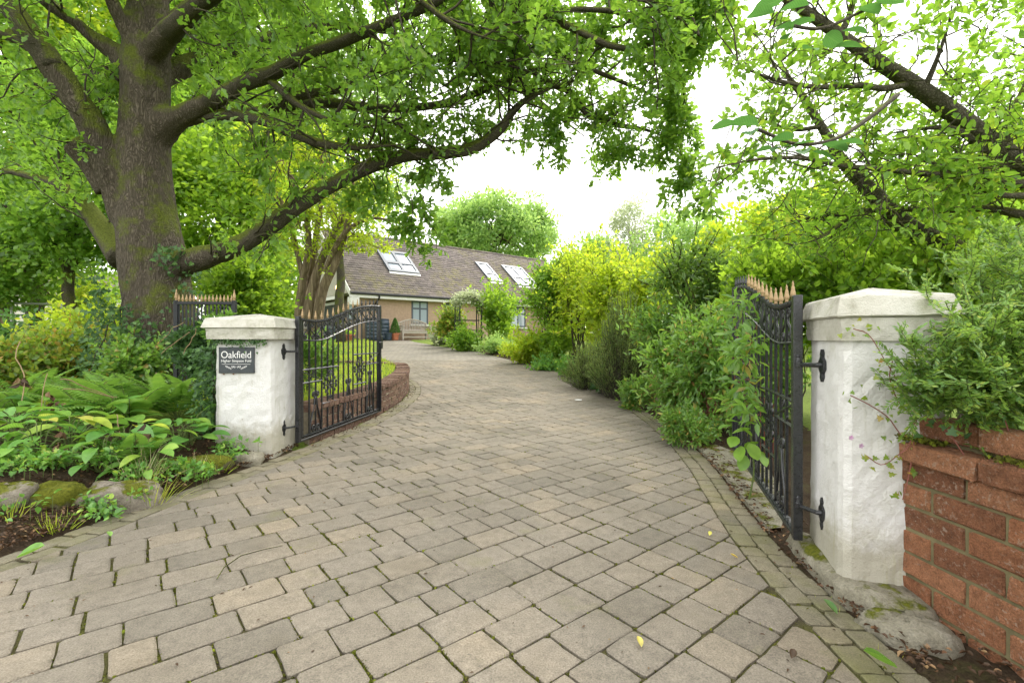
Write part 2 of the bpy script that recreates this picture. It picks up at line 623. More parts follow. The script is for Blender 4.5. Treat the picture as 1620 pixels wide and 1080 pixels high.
        col = mixc(t, ramp(t, al, [(0.6, 0.0), (0.8, 0.5)]), col, (0.11, 0.11, 0.04))
        principled(t, out, col, 0.9, math_(t, 'ADD', f, math_(t, 'MULTIPLY', d, 1.6)), 1.0, 0.012, spec=0.2)
        return m
    M['brick'] = brick('red_rustic_brick', (0.19, 0.084, 0.046), (0.28, 0.122, 0.062), (0.35, 0.165, 0.088))
    M['brick2'] = brick('brown_wall_brick', (0.12, 0.072, 0.055), (0.16, 0.096, 0.07), (0.20, 0.125, 0.09))
    M['mortar'] = flatmat('mortar', (0.22, 0.19, 0.13), 0.95, var=0.3, scale=30, bump=0.6)
    M['mossy_mortar'] = flatmat('mossy_mortar', (0.14, 0.12, 0.06), 0.95, var=0.4, scale=12, bump=0.8)

    m, t, out = newmat('black_gate_paint')
    g = pos(t)
    n = noise(t, 40, 4, coord=g)
    col = ramp(t, n, [(0.3, (0.008, 0.009, 0.011)), (0.7, (0.02, 0.021, 0.024))])
    principled(t, out, col, ramp(t, noise(t, 90, 3, coord=g), [(0.3, 0.22), (0.7, 0.42)]), noise(t, 220, 3, coord=g), 0.25, 0.002, spec=0.6)
    M['black'] = m
    M['gold'] = flatmat('gold_paint', (0.34, 0.235, 0.12), 0.5, metal=0.2, var=0.25, scale=60, bump=0.2)
    M['slate'] = flatmat('slate_sign', (0.045, 0.052, 0.058), 0.55, var=0.2, scale=20, bump=0.1)
    M['letter'] = flatmat('engraved_white', (0.72, 0.72, 0.70), 0.7, var=0.1, scale=60)
    M['rust'] = flatmat('rusty_bolt', (0.16, 0.06, 0.03), 0.8, var=0.3, scale=60)
    M['fence_metal'] = flatmat('dull_black_fence', (0.012, 0.014, 0.017), 0.5, var=0.3)
    # house
    M['wall'] = flatmat('peach_pebbledash', (0.42, 0.30, 0.215), 0.92, var=0.16, scale=9, bump=0.8, bd=0.02)
    M['gable'] = flatmat('grey_painted_gable', (0.42, 0.395, 0.34), 0.9, var=0.1, scale=4, bump=0.5)
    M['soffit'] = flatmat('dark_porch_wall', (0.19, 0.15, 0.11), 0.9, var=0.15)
    M['upvc'] = flatmat('white_board', (0.74, 0.73, 0.71), 0.5, var=0.05)
    M['greyframe'] = flatmat('slate_grey_frame', (0.075, 0.09, 0.115), 0.45, var=0.08)
    M['gutter'] = flatmat('black_gutter', (0.018, 0.018, 0.02), 0.4)
    m, t, out = newmat('concrete_roof_tile')
    g = objcoord(t)
    r = island_rand(t)
    col = ramp(t, r, [(0.0, (0.082, 0.069, 0.064)), (0.5, (0.108, 0.090, 0.083)), (1.0, (0.14, 0.117, 0.106))])
    col = mixc(t, 1.0, col, ramp(t, noise(t, 0.8, 4, coord=g), [(0.3, 0.85), (0.7, 1.15)]), 'MULTIPLY')
    ms = math_(t, 'MULTIPLY', ramp(t, noise(t, 3.5, 5, 0.7, coord=g), [(0.44, 0.0), (0.56, 1.0)]), ramp(t, noise(t, 0.35, 3, coord=g), [(0.40, 0.0), (0.56, 0.8)]))
    col = mixc(t, ms, col, (0.15, 0.135, 0.06))
    principled(t, out, col, 0.85, noise(t, 40, 3, coord=g), 0.3, 0.01, spec=0.25)
    M['tile'] = m
    m, t, out = newmat('window_glass')
    principled(t, out, (0.34, 0.40, 0.46), 0.05, spec=1.0)  # pale blue base colour stands in for sky reflected in the panes
    M['glass'] = m
    m, t, out = newmat('roof_window_glass')
    principled(t, out, (0.22, 0.26, 0.30), 0.08, spec=0.6)
    M['skyglass'] = m
    M['darkdoor'] = flatmat('dark_garage_door', (0.03, 0.033, 0.038), 0.5)
    M['timber'] = flatmat('silvered_teak', (0.40, 0.355, 0.31), 0.8, var=0.2, scale=20)
    M['terracotta'] = flatmat('terracotta', (0.42, 0.15, 0.075), 0.8, var=0.15)
    M['butt'] = flatmat('slate_blue_plastic', (0.035, 0.055, 0.08), 0.4, var=0.15)
    M['galv'] = flatmat('galvanised_steel', (0.36, 0.37, 0.37), 0.5, metal=0.5, var=0.15)
    M['offwhite'] = flatmat('off_white_render', (0.62, 0.58, 0.53), 0.9)
    m, t, out = newmat('lit_lamp_glass')
    e = N(t, 'ShaderNodeEmission')
    e.inputs['Color'].default_value = (1.0, 0.5, 0.16, 1)
    e.inputs['Strength'].default_value = 4.0
    t.links.new(e.outputs[0], out.inputs['Surface'])
    M['lamp'] = m
    M['paper'] = flatmat('white_scrap', (0.8, 0.8, 0.78), 0.7)
    M['petal'] = leafmat('pink_petal', [(0, (0.55, 0.14, 0.42)), (1, (0.6, 0.25, 0.5))], (0.7, 0.3, 0.6), 0.3)

    # leaves ----------------------------------------------------------
    L = leafmat
    M['oak'] = L('oak_leaf', [(0, (0.055, 0.115, 0.022)), (0.5, (0.075, 0.15, 0.028)), (0.85, (0.10, 0.185, 0.032)), (1, (0.15, 0.2, 0.035))], (0.26, 0.44, 0.035), 0.48, 0.05)
    M['beech'] = L('bright_leaf', [(0, (0.07, 0.14, 0.02)), (0.5, (0.10, 0.19, 0.024)), (1, (0.16, 0.24, 0.03))], (0.36, 0.52, 0.035), 0.52, 0.04)
    M['deep'] = L('deep_green_leaf', [(0, (0.035, 0.085, 0.03)), (0.5, (0.05, 0.115, 0.038)), (1, (0.08, 0.15, 0.04))], (0.14, 0.3, 0.05), 0.40, 0.06)
    M['lime'] = L('lime_leaf', [(0, (0.12, 0.20, 0.018)), (0.5, (0.18, 0.255, 0.022)), (0.85, (0.235, 0.29, 0.03)), (1, (0.33, 0.29, 0.035))], (0.50, 0.61, 0.035), 0.52, 0.04)
    M['cherry'] = L('cherry_leaf', [(0, (0.06, 0.13, 0.02)), (0.5, (0.09, 0.175, 0.026)), (0.9, (0.135, 0.22, 0.03)), (1, (0.24, 0.23, 0.03))], (0.31, 0.50, 0.045), 0.5, 0.04)
    M['bluegreen'] = L('broad_blue_green_leaf', [(0, (0.03, 0.085, 0.03)), (1, (0.045, 0.11, 0.036))], (0.10, 0.25, 0.04), 0.3, 0.05, 0.45, True)
    M['nandina'] = L('shrub_leaf', [(0, (0.05, 0.115, 0.026)), (0.5, (0.075, 0.16, 0.03)), (0.9, (0.11, 0.20, 0.04)), (0.96, (0.22, 0.19, 0.05)), (1, (0.26, 0.12, 0.05))], (0.24, 0.4, 0.045), 0.42, 0.07)
    M['pieris'] = L('dark_evergreen_leaf', [(0, (0.045, 0.095, 0.026)), (0.5, (0.07, 0.135, 0.03)), (1, (0.12, 0.19, 0.036))], (0.22, 0.36, 0.04), 0.32, 0.09, 0.35)
    M['rosemary'] = L('rosemary_needle', [(0, (0.05, 0.085, 0.03)), (0.6, (0.08, 0.12, 0.038)), (1, (0.12, 0.13, 0.05))], (0.18, 0.26, 0.05), 0.35, 0.04)
    M['yew'] = L('needle_leaf', [(0, (0.055, 0.12, 0.035)), (0.5, (0.085, 0.165, 0.04)), (0.85, (0.13, 0.20, 0.04)), (1, (0.2, 0.23, 0.04))], (0.25, 0.38, 0.05), 0.38, 0.06)
    M['hosta'] = L('broad_bed_leaf', [(0, (0.055, 0.15, 0.035)), (0.5, (0.085, 0.20, 0.04)), (0.85, (0.12, 0.24, 0.045)), (1, (0.24, 0.30, 0.04))], (0.24, 0.42, 0.05), 0.3, 0.06, 0.45, True)
    M['fern'] = L('fern_frond', [(0, (0.075, 0.16, 0.032)), (0.6, (0.1, 0.2, 0.04)), (1, (0.14, 0.23, 0.045))], (0.24, 0.42, 0.05), 0.42, 0.05)
    M['ivy'] = L('ivy_leaf', [(0, (0.025, 0.055, 0.024)), (0.6, (0.036, 0.08, 0.03)), (1, (0.06, 0.12, 0.035))], (0.1, 0.2, 0.04), 0.2, 0.04, 0.5)
    M['bramble'] = L('bramble_leaf', [(0, (0.065, 0.12, 0.022)), (0.45, (0.1, 0.17, 0.028)), (0.75, (0.17, 0.2, 0.03)), (0.9, (0.24, 0.18, 0.035)), (1, (0.24, 0.09, 0.035))], (0.3, 0.42, 0.04), 0.42, 0.05)
    M['ashleaf'] = L('ash_leaf', [(0, (0.09, 0.175, 0.06)), (0.5, (0.13, 0.225, 0.075)), (1, (0.19, 0.28, 0.085))], (0.36, 0.5, 0.12), 0.48, 0.05)
    M['birch'] = L('grey_green_leaf', [(0, (0.16, 0.19, 0.13)), (0.5, (0.22, 0.25, 0.16)), (1, (0.30, 0.32, 0.2))], (0.4, 0.46, 0.28), 0.45, 0.05)
    M['grass'] = L('grass_blade', [(0, (0.15, 0.22, 0.02)), (0.5, (0.2, 0.26, 0.025)), (0.85, (0.28, 0.29, 0.035)), (1, (0.34, 0.3, 0.1))], (0.4, 0.5, 0.05), 0.42, 0.04)
    M['straw'] = L('dry_straw', [(0, (0.26, 0.2, 0.11)), (1, (0.42, 0.34, 0.2))], (0.4, 0.3, 0.15), 0.25, 0.04)
    M['litter'] = L('dead_leaf', [(0, (0.024, 0.015, 0.01)), (0.5, (0.045, 0.026, 0.017)), (0.85, (0.085, 0.05, 0.03)), (1, (0.18, 0.12, 0.065))], (0.12, 0.06, 0.02), 0.05, 0.03)
    M['yellow'] = L('yellow_leaf', [(0, (0.5, 0.42, 0.04)), (1, (0.55, 0.5, 0.08))], (0.7, 0.6, 0.08), 0.35)
    M['orange'] = L('orange_dead_leaf', [(0, (0.48, 0.22, 0.05)), (1, (0.55, 0.3, 0.08))], (0.6, 0.3, 0.08), 0.2)
    M['moss'] = L('joint_moss', [(0, (0.035, 0.035, 0.012)), (0.5, (0.06, 0.065, 0.014)), (0.85, (0.10, 0.12, 0.016)), (1, (0.06, 0.042, 0.025))], (0.14, 0.17, 0.03), 0.1, 0.0)
    M['redstem'] = flatmat('reddish_stem', (0.2, 0.065, 0.05), 0.7)
    M['greenstem'] = flatmat('green_stem', (0.09, 0.13, 0.03), 0.7)
    M['drystem'] = flatmat('dry_stem', (0.28, 0.2, 0.11), 0.85, var=0.2)
    M['wire'] = flatmat('grey_cable', (0.3, 0.3, 0.3), 0.6)


build_materials()

# ------------------------------------------------------------------ foliage helpers
def T_leaf(w=0.3, fold=0.08, curl=0.12):
    v = np.array([(0, 0, 0), (-w * 0.85, 0.3, fold), (-w * 0.8, 0.62, fold), (0, 1, -curl), (w * 0.8, 0.62, fold), (w * 0.85, 0.3, fold)], float)
    return v, [(0, 3, 2, 1), (0, 5, 4, 3)]


def T_quad(w=0.3, fold=0.05):
    return np.array([(0, 0, 0), (-w, 0.5, fold), (0, 1, 0), (w, 0.5, fold)], float), [(0, 3, 2, 1)]


def T_oak(w=0.3):
    h = [(0.2, 0.33), (0.11, 0.44), (0.3, 0.72)]
    v = [(0, 0, 0)] + [(-x * w / 0.3, y, 0.05) for x, y in h] + [(0, 1, -0.06)] + [(x * w / 0.3, y, 0.05) for x, y in h[::-1]]
    return np.array(v, float), [(0, 4, 3, 2, 1), (0, 7, 6, 5, 4)]


def T_broad(w=0.32, n=6, fold=0.10, curl=0.25):
    """broad leaf with a midrib crease, several cross segments and a drooping tip"""
    ts = np.linspace(0, 1, n + 1)
    v, f = [], []
    for i, t in enumerate(ts):
        hw = w * math.sin(math.pi * min(1, t * 0.93 + 0.04)) ** 0.8 if 0 < i < n else 0.0
        z = -curl * t * t + 0.12 * t
        v += [(-hw, t, z + fold * hw / w), (0, t, z), (hw, t, z + fold * hw / w)]
    for i in range(n):
        a = i * 3
        f += [(a, a + 1, a + 4, a + 3), (a + 1, a + 2, a + 5, a + 4)]
    return np.array(v, float), f


def T_ivy():
    h = [(0.28, 0.02), (0.42, 0.22), (0.22, 0.36), (0.34, 0.56), (0.14, 0.62)]
    v = [(0, 0.1, 0)] + [(-x, y, 0.04) for x, y in h] + [(0, 1, -0.05)] + [(x, y, 0.04) for x, y in h[::-1]]
    return np.array(v, float), [(0, 6, 5, 4, 3, 2, 1), (0, 11, 10, 9, 8, 7, 6)]


def unit(a):
    return a / np.maximum(np.linalg.norm(a, axis=-1, keepdims=True), 1e-9)


def leaf_mesh(name, pos_, dirs, nrm, size, tmpl, smooth=False):
    V0, F0 = tmpl
    pos_ = np.asarray(pos_, float)
    n = len(pos_)
    y = unit(np.asarray(dirs, float))
    z = np.asarray(nrm, float)
    z = unit(z - (z * y).sum(1, keepdims=True) * y)
    x = np.cross(y, z)
    size = np.broadcast_to(np.asarray(size, float), (n,))
    Rm = np.stack([x, y, z], axis=1)                      # rows
    V = np.einsum('kj,njc->nkc', V0, Rm) * size[:, None, None] + pos_[:, None, :]
    k = len(V0)
    lf = np.concatenate([np.array(f) for f in F0])
    tot = np.array([len(f) for f in F0])
    loops = (lf[None, :] + (np.arange(n) * k)[:, None]).ravel()
    totals = np.tile(tot, n)
    starts = np.concatenate([[0], np.cumsum(totals)[:-1]])
    return np_mesh(name, V.reshape(-1, 3), loops, starts, totals, smooth)


def leaves(name, parent, mat, pos_, dirs, nrm, size, tmpl, smooth=False):
    off = root_loc(parent) if parent is not None else np.zeros(3)
    return link(name, leaf_mesh(name, np.asarray(pos_) - off, dirs, nrm, size, tmpl, smooth), mat, parent)


def rdir(rng, n):
    return unit(rng.normal(size=(n, 3)))


def clump_points(rng, n_clump, c, r, shell=0.55, flat_bottom=0.0):
    """clump centres in an ellipsoid, crowded towards its surface"""
    d = rdir(rng, n_clump)
    if flat_bottom:
        d[:, 2] = np.where(d[:, 2] < -flat_bottom, -d[:, 2], d[:, 2])
    rad = rng.uniform(shell, 1.0, n_clump) ** 0.7
    return np.asarray(c) + d * rad[:, None] * np.asarray(r)


def clump_leaves(rng, centres, cr, n, up=0.5, droop=0.0, squash=0.75):
    k = rng.integers(0, len(centres), n)
    d = rdir(rng, n)
    rad = rng.uniform(0, 1, n) ** 0.5
    crv = np.broadcast_to(np.asarray(cr, float), (len(centres),))[k]
    p = centres[k] + d * (rad * crv)[:, None] * np.array([1, 1, squash])
    dirs = d + 0.8 * rdir(rng, n)
    dirs[:, 2] -= droop
    nrm = rdir(rng, n) + np.array([0, 0, up * 2])
    return p, dirs, nrm


def wander(rng, a, b, n=6, wob=0.12, sag=0.0):
    """a crooked path from a to b"""
    a, b = np.asarray(a, float), np.asarray(b, float)
    L = np.linalg.norm(b - a)
    pts = [a]
    for i in range(1, n):
        t = i / n
        pts.append(a + (b - a) * t + rng.normal(size=3) * wob * L * 0.35 + np.array([0, 0, sag * L * math.sin(math.pi * t)]))
    pts.append(b)
    return smooth_path(pts, n * 2)


def plant(name, label, cat, base, crown_c, crown_r, n_clump, clump_r, n_leaf, leaf, tmpl, mat, seed,
          bark='twig', trunk_r=0.0, n_limb=8, stem_r=0.012, multi=0, group=None, up=0.5, droop=0.0, shell=0.5,
          flat=0.0, crown_name='crown', stem_name=None, fork=0.5, extra_centres=None, squash=0.75, trunk_lean=None, wob=0.12, shoots=0.0, shoot_len=1.6):
    """a tree (one trunk) or a shrub (several stems): stems run from the base to clump centres, leaves fill the clumps"""
    rng = np.random.default_rng(seed)
    root = thing(name, label, cat, tuple(base), group)
    cc = clump_points(rng, n_clump, crown_c, crown_r, shell, flat)
    if extra_centres is not None:
        cc = np.vstack([cc, np.array(extra_centres)])
    mb = MB()
    order = rng.permutation(len(cc))
    base = np.asarray(base, float)
    if trunk_r:
        top = np.array([crown_c[0], crown_c[1], base[2] + (crown_c[2] - base[2]) * fork])
        if trunk_lean is not None:
            top = top + np.asarray(trunk_lean)
        path = wander(rng, base, top, 5, wob * 0.5)
        mb.tube(path, np.linspace(trunk_r * 1.15, trunk_r * 0.75, len(path)), 10)
        top2 = np.asarray(crown_c, float) + np.array([0, 0, crown_r[2] * 0.5])
        path2 = wander(rng, top, top2, 5, wob)
        mb.tube(path2, np.linspace(trunk_r * 0.75, trunk_r * 0.2, len(path2)), 8)
        for k in order[:n_limb]:
            i = rng.integers(0, len(path2) - 3)
            pp = wander(rng, path2[i], cc[k], 5, wob, 0.05)
            mb.tube(pp, np.linspace(trunk_r * 0.38, trunk_r * 0.06, len(pp)), 6)
        mb.build('trunk', M[bark], root, smooth=True)
    elif multi:
        for k in order[:multi]:
            b0 = base + np.append(rng.normal(size=2) * stem_r * 5, 0)
            pp = wander(rng, b0, cc[k], 5, wob, 0.06)
            mb.tube(pp, np.linspace(stem_r, stem_r * 0.3, len(pp)), 5)
            for q in range(2):
                j = order[rng.integers(0, len(order))]
                i = rng.integers(len(pp) // 3, len(pp) - 2)
                if np.linalg.norm(cc[j] - pp[i]) < max(crown_r) * 1.1:
                    p2 = wander(rng, pp[i], cc[j], 4, wob, 0.04)
                    mb.tube(p2, np.linspace(stem_r * 0.5, stem_r * 0.2, len(p2)), 4)
        SH = []
        for q in range(int(shoots * len(cc))):
            k = rng.integers(0, len(cc))
            dv = unit((cc[k] - np.asarray(crown_c)) / np.asarray(crown_r) + rng.normal(size=3) * 0.5 + np.array([0, 0, 0.55]))
            L = float(np.max(clump_r)) * shoot_len * rng.uniform(0.6, 1.5)
            SH.append(wander(rng, cc[k], cc[k] + dv * L, 3, 0.12, 0.0))
            mb.tube(SH[-1], np.linspace(stem_r * 0.4, stem_r * 0.15, len(SH[-1])), 3, caps=False)
        mb.build(stem_name or 'stems', M[bark], root, smooth=True)
    p, d, nn = clump_leaves(rng, cc, np.asarray(clump_r) * rng.uniform(0.6, 1.25, len(cc)), n_leaf, up, droop, squash)
    if multi and shoots:
        p2, d2 = twig_leaves(rng, SH, 13, leaf, 0.85, leaf * 0.3)
        p, d = np.vstack([p, p2]), np.vstack([d, d2 + [0, 0, 0.25]])
        nn = np.vstack([nn, rdir(rng, len(p2)) + [0, 0, 0.8]])
    keep = p[:, 2] > base[2] + 0.01
    p, d, nn = p[keep], d[keep], nn[keep]
    leaves(crown_name, root, M[mat], p, d, nn, leaf * rng.uniform(0.65, 1.25, len(p)), tmpl)
    return root, cc


def in_poly(x, y, poly):
    r = False
    j = len(poly) - 1
    for i in range(len(poly)):
        xi, yi = poly[i]
        xj, yj = poly[j]
        if (yi > y) != (yj > y) and x < (xj - xi) * (y - yi) / (yj - yi) + xi:
            r = not r
        j = i
    return r


def grow_twigs(rng, paths, per_m, length, t0=0.25, bias=(0, 0, 0.1), spread=0.9, n=5, allowed=None, wob=0.18):
    """side twigs along crooked paths (numpy arrays of points)"""
    out = []
    bias = np.asarray(bias)
    for pth in paths:
        seg = np.linalg.norm(np.diff(pth, axis=0), axis=1)
        Lp = seg.sum()
        cum = np.concatenate([[0], np.cumsum(seg)])
        cnt = rng.poisson(per_m * Lp * (1 - t0))
        for _ in range(cnt):
            s = rng.uniform(t0, 1.0) * Lp
            i = min(np.searchsorted(cum, s) - 1, len(seg) - 1)
            i = max(i, 0)
            a = pth[i] + (pth[i + 1] - pth[i]) * ((s - cum[i]) / max(seg[i], 1e-6))
            tan = (pth[i + 1] - pth[i]) / max(seg[i], 1e-6)
            d = unit(tan * 0.55 + rdir(rng, 1)[0] * spread + bias)
            L = length * rng.uniform(0.5, 1.25)
            pts = [a]
            for k in range(n - 1):
                d = unit(d + rng.normal(size=3) * wob + bias * 0.3)
                pts.append(pts[-1] + d * L / (n - 1))
            pts = np.array(pts)
            if allowed is not None and not (allowed(pts[-1]) and allowed(pts[n // 2])):
                continue
            out.append(pts)
    return out


def twig_leaves(rng, twigs, per, leaf_len, tip_bias=0.6, spread=0.035):
    """leaves set along twigs, crowded at the tips"""
    P_, D_ = [], []
    for tw in twigs:
        n = max(1, rng.poisson(per))
        t = rng.uniform(0, 1, n) ** tip_bias * (len(tw) - 1)
        i = np.minimum(t.astype(int), len(tw) - 2)
        u = (t - i)[:, None]
        p = tw[i] * (1 - u) + tw[i + 1] * u
        tan = unit(tw[i + 1] - tw[i])
        d = unit(tan * 0.7 + rdir(rng, n))
        P_.append(p + d * rng.uniform(0, spread, n)[:, None])
        D_.append(d)
    return np.vstack(P_), np.vstack(D_)

# ------------------------------------------------------------------ the lie of the land
def zd(y):
    """height of the drive: level at the gate, then a steady climb to the house"""
    y = np.asarray(y, float)
    t = np.clip(y - 5.2, 0, None)
    return np.minimum(np.where(t < 1.6, 0.0167 * t * t, 0.0535 * (t - 0.8)), 0.87)


LEFT_EDGE = [(-3, -4.2), (0.5, -3.1), (1.3, -2.72), (2.12, -2.33), (2.52, -2.28), (3.0, -2.18), (3.5, -2.07), (3.9, -1.96), (4.4, -1.90), (5.3, -1.77),
             (6.3, -1.68), (7.0, -1.65), (7.6, -1.68), (8.2, -1.78), (8.7, -1.93), (9.2, -2.15), (11, -2.95), (15, -4.2), (19.8, -5.6), (22, -6.3)]
RIGHT_EDGE = [(-3, 1.22), (1.4, 1.22), (1.94, 1.24), (2.35, 1.295), (3.0, 1.43), (3.62, 1.565), (4.5, 1.70), (5.6, 1.79), (6.76, 1.80), (8.2, 1.68), (9.2, 1.5),
              (10.1, 1.25), (11.6, 0.62), (13.5, -0.2), (15.7, -1.1), (18.7, -3.05), (20.5, -4.2), (22, -4.9)]
_ly = np.linspace(-3, 22, 251)


def _smooth(tab):
    v = table(_ly, tab)
    k = np.hanning(11)
    k /= k.sum()
    return np.convolve(np.pad(v, 5, mode='edge'), k, mode='valid')


_lx, _rx = _smooth(LEFT_EDGE), _smooth(RIGHT_EDGE)


def xlo(y): return np.interp(y, _ly, _lx)


def xro(y): return np.interp(y, _ly, _rx)


def sstep(t):
    t = np.clip(t, 0, 1)
    return t * t * (3 - 2 * t)


def gz(x, y):
    """ground height everywhere"""
    x, y = np.asarray(x, float), np.asarray(y, float)
    yy = np.clip(y, -3, 22)
    b = zd(yy)
    dl = xlo(yy) - x
    dr = x - xro(yy)
    near = 0.24 * sstep(dl / 1.1) + 0.02 * sstep(dl / 0.15)
    wall = 0.33 * sstep((dl - 0.06) / 0.1)
    f = sstep((y - 4.25) / 0.3)
    left = near * (1 - f) + wall * f
    g = sstep((y - 9.5) / 4.0)
    left = left * (1 - g) + 0.12 * sstep(dl / 0.6) * g
    right = (0.04 * sstep(dr / 0.3)) * sstep((y - 4.2) / 0.6) + 0.06 * sstep((dr - 0.4) / 1.0)
    inside = np.where((dl < 0) & (dr < 0), -0.05, 0.0)
    n = 0.02 * np.sin(x * 2.3 + 0.7 * y) * np.cos(y * 1.9 - 0.4 * x) * np.where((dl > 0.3) | (dr > 0.3), 1, 0)
    far = 0.6 * sstep((y - 30) / 40)
    return b + np.where(dl > 0, left, 0) + np.where(dr > 0, right, 0) + inside + n + far


def sheet(name, xs, ys, zf, mat, parent=None, smooth=True):
    X, Y = np.meshgrid(xs, ys)
    Z = zf(X, Y)
    V = np.stack([X.ravel(), Y.ravel(), Z.ravel()], 1)
    nx, ny = len(xs), len(ys)
    i = (np.arange(ny - 1)[:, None] * nx + np.arange(nx - 1)[None, :]).ravel()
    lp = np.stack([i, i + 1, i + nx + 1, i + nx], 1).ravel()
    me = np_mesh(name, V, lp, np.arange(len(i)) * 4, np.full(len(i), 4), smooth)
    return link(name, me, mat, parent)


gx = np.concatenate([[-400, -200, -100, -60, -40, -28, -20, -15, -12, -10, -8.5, -7.2, -6.2], np.arange(-5.4, 3.6, 0.07), [3.8, 4.2, 5, 6, 7.5, 9, 11, 14, 18, 25, 40, 60, 100, 200, 400]])
gy = np.concatenate([[-60, -30, -15, -8, -4, -2, -1], np.arange(-0.4, 10.5, 0.09), np.arange(10.7, 24, 0.35), [25, 27, 30, 35, 42, 52, 65, 85, 120, 200, 400, 900]])


def ground_z(x, y):
    """the ground lies a little lower where a skin of bed soil covers it"""
    yy = np.clip(y, -3, 22)
    dl, dr = xlo(yy) - x, x - xro(yy)
    bed = ((dl > -0.1) & (dl < 3.1) & (y < 4.2) & (y > 0.65)) | ((dr > -0.1) & (dr < 1.2) & (y < 15.9) & (y > 0.65))
    return gz(x, y) - np.where(bed, 0.06, 0.0)


ground = tag(sheet('ground', gx, gy, ground_z, M['ground'], None), kind='structure')

# dark soil of the near beds, a skin just over the ground
rngS = np.random.default_rng(5)


def soil_strip(name, side, y0, y1, wid):
    ys = np.arange(y0, y1, 0.05)
    us = np.linspace(0, 1, 22)
    Y, U = np.meshgrid(ys, us, indexing='ij')
    if side < 0:
        X = xlo(Y) - U * wid
    else:
        X = xro(Y) + U * wid
    bump = 0.018 * np.sin(X * 17 + 3 * np.sin(Y * 7)) * np.cos(Y * 15 + 2 * np.sin(X * 9)) + rngS.normal(size=X.shape) * 0.006
    Z = gz(X, Y) + 0.004 + bump * np.clip(U * 8, 0, 1)
    Z[:, 0] = zd(ys) - 0.012
    Z[:, -1] = gz(X, Y)[:, -1] - 0.03
    V = np.stack([X.ravel(), Y.ravel(), Z.ravel()], 1)
    nx, ny = len(us), len(ys)
    i = (np.arange(ny - 1)[:, None] * nx + np.arange(nx - 1)[None, :]).ravel()
    q = [i, i + 1, i + nx + 1, i + nx] if side > 0 else [i, i + nx, i + nx + 1, i + 1]
    me = np_mesh(name, V, np.stack(q, 1).ravel(), np.arange(len(i)) * 4, np.full(len(i), 4), True)
    return tag(link(name, me, M['soil']), kind='structure')


soil_strip('flower_bed_soil', -1, 0.6, 4.25, 3.2)
soil_strip('border_soil', 1, 0.6, 16.0, 1.3)

# ------------------------------------------------------------------ the drive: base, setts, edging
PIT = 0.166
RA = np.array([0.778, 0.628])
RB = np.array([-0.628, 0.778])
EDGE_W = 0.2
FAR_Y = 13.0
yd = np.concatenate([np.arange(-1.5, 5, 0.25), np.arange(5, 21.6, 0.2)])


def drive_strip(name, y0, y1, dz, mat, parent=None):
    ys = np.concatenate([[y0], yd[(yd > y0) & (yd < y1)], [y1]])
    us = np.linspace(0, 1, 9)
    Y, U = np.meshgrid(ys, us, indexing='ij')
    X = xlo(Y) * (1 - U) + xro(Y) * U
    Z = zd(Y) + dz
    nx, ny = len(us), len(ys)
    V = np.stack([X.ravel(), Y.ravel(), Z.ravel()], 1)
    i = (np.arange(ny - 1)[:, None] * nx + np.arange(nx - 1)[None, :]).ravel()
    me = np_mesh(name, V, np.stack([i, i + 1, i + nx + 1, i + nx], 1).ravel(), np.arange(len(i)) * 4, np.full(len(i), 4), True)
    return link(name, me, mat, parent)


driveway = tag(drive_strip('driveway', -1.5, FAR_Y, -0.010, M['joint']), kind='structure')
drive_strip('far_paving', FAR_Y, 21.6, -0.002, M['farpave'], driveway)
# the yard in front of the house
yard = MB()
yard.add([(-9.5, 19.0, 0.845), (-3.2, 18.9, 0.70), (-1.5, 21.2, 0.865), (2.5, 26.5, 0.885), (0.5, 29.5, 0.885), (-8.5, 22.3, 0.885), (-13, 24.5, 0.885)], [(0, 1, 2, 3, 4, 5, 6)])
yo = yard.build('yard', M['farpave'])
tag(yo, kind='structure')
for v_ in yo.data.vertices:
    v_.co.z = max(float(zd(min(v_.co.y, 22))) + 0.006, 0.0) if v_.co.y < 22 else 0.885


def clip_poly(poly, fn):
    out = []
    n = len(poly)
    vals = [fn(p) for p in poly]
    for i in range(n):
        a, b = poly[i], poly[(i + 1) % n]
        va, vb = vals[i], vals[(i + 1) % n]
        if va >= 0:
            out.append(a)
        if (va >= 0) != (vb >= 0):
            t = va / (va - vb)
            out.append(a + (b - a) * t)
    return out


def poly_area(p):
    x = np.array([q[0] for q in p])
    y = np.array([q[1] for q in p])
    return 0.5 * abs(np.dot(x, np.roll(y, -1)) - np.dot(y, np.roll(x, -1)))


def sett_geom(poly, rng, depth=0.03, inset=0.008, drop=0.004, lift=0.0, tilt=0.0):
    """a tumbled sett: outline, worn shoulder, top"""
    c = np.mean(poly, axis=0)
    n = len(poly)
    z0 = float(zd(c[1])) + lift
    sl = float(zd(c[1] + 0.05) - zd(c[1] - 0.05)) / 0.1
    tx, ty = rng.normal(size=2) * tilt

    def z(p, dz):
        return z0 + (p[1] - c[1]) * (sl + ty) + (p[0] - c[0]) * tx + dz
    V = []
    for p in poly: V.append((p[0], p[1], z(p, -depth)))
    for p in poly: V.append((p[0], p[1], z(p, -drop)))
    for p in poly:
        d = c - p
        q = p + d * min(0.4, inset / max(np.linalg.norm(d), 1e-6))
        V.append((q[0], q[1], z(q, 0.0)))
    Fc = [tuple(2 * n + i for i in range(n))]
    for k in range(2):
        for i in range(n):
            j = (i + 1) % n
            Fc.append((k * n + i, k * n + j, (k + 1) * n + j, (k + 1) * n + i))
    return V, Fc


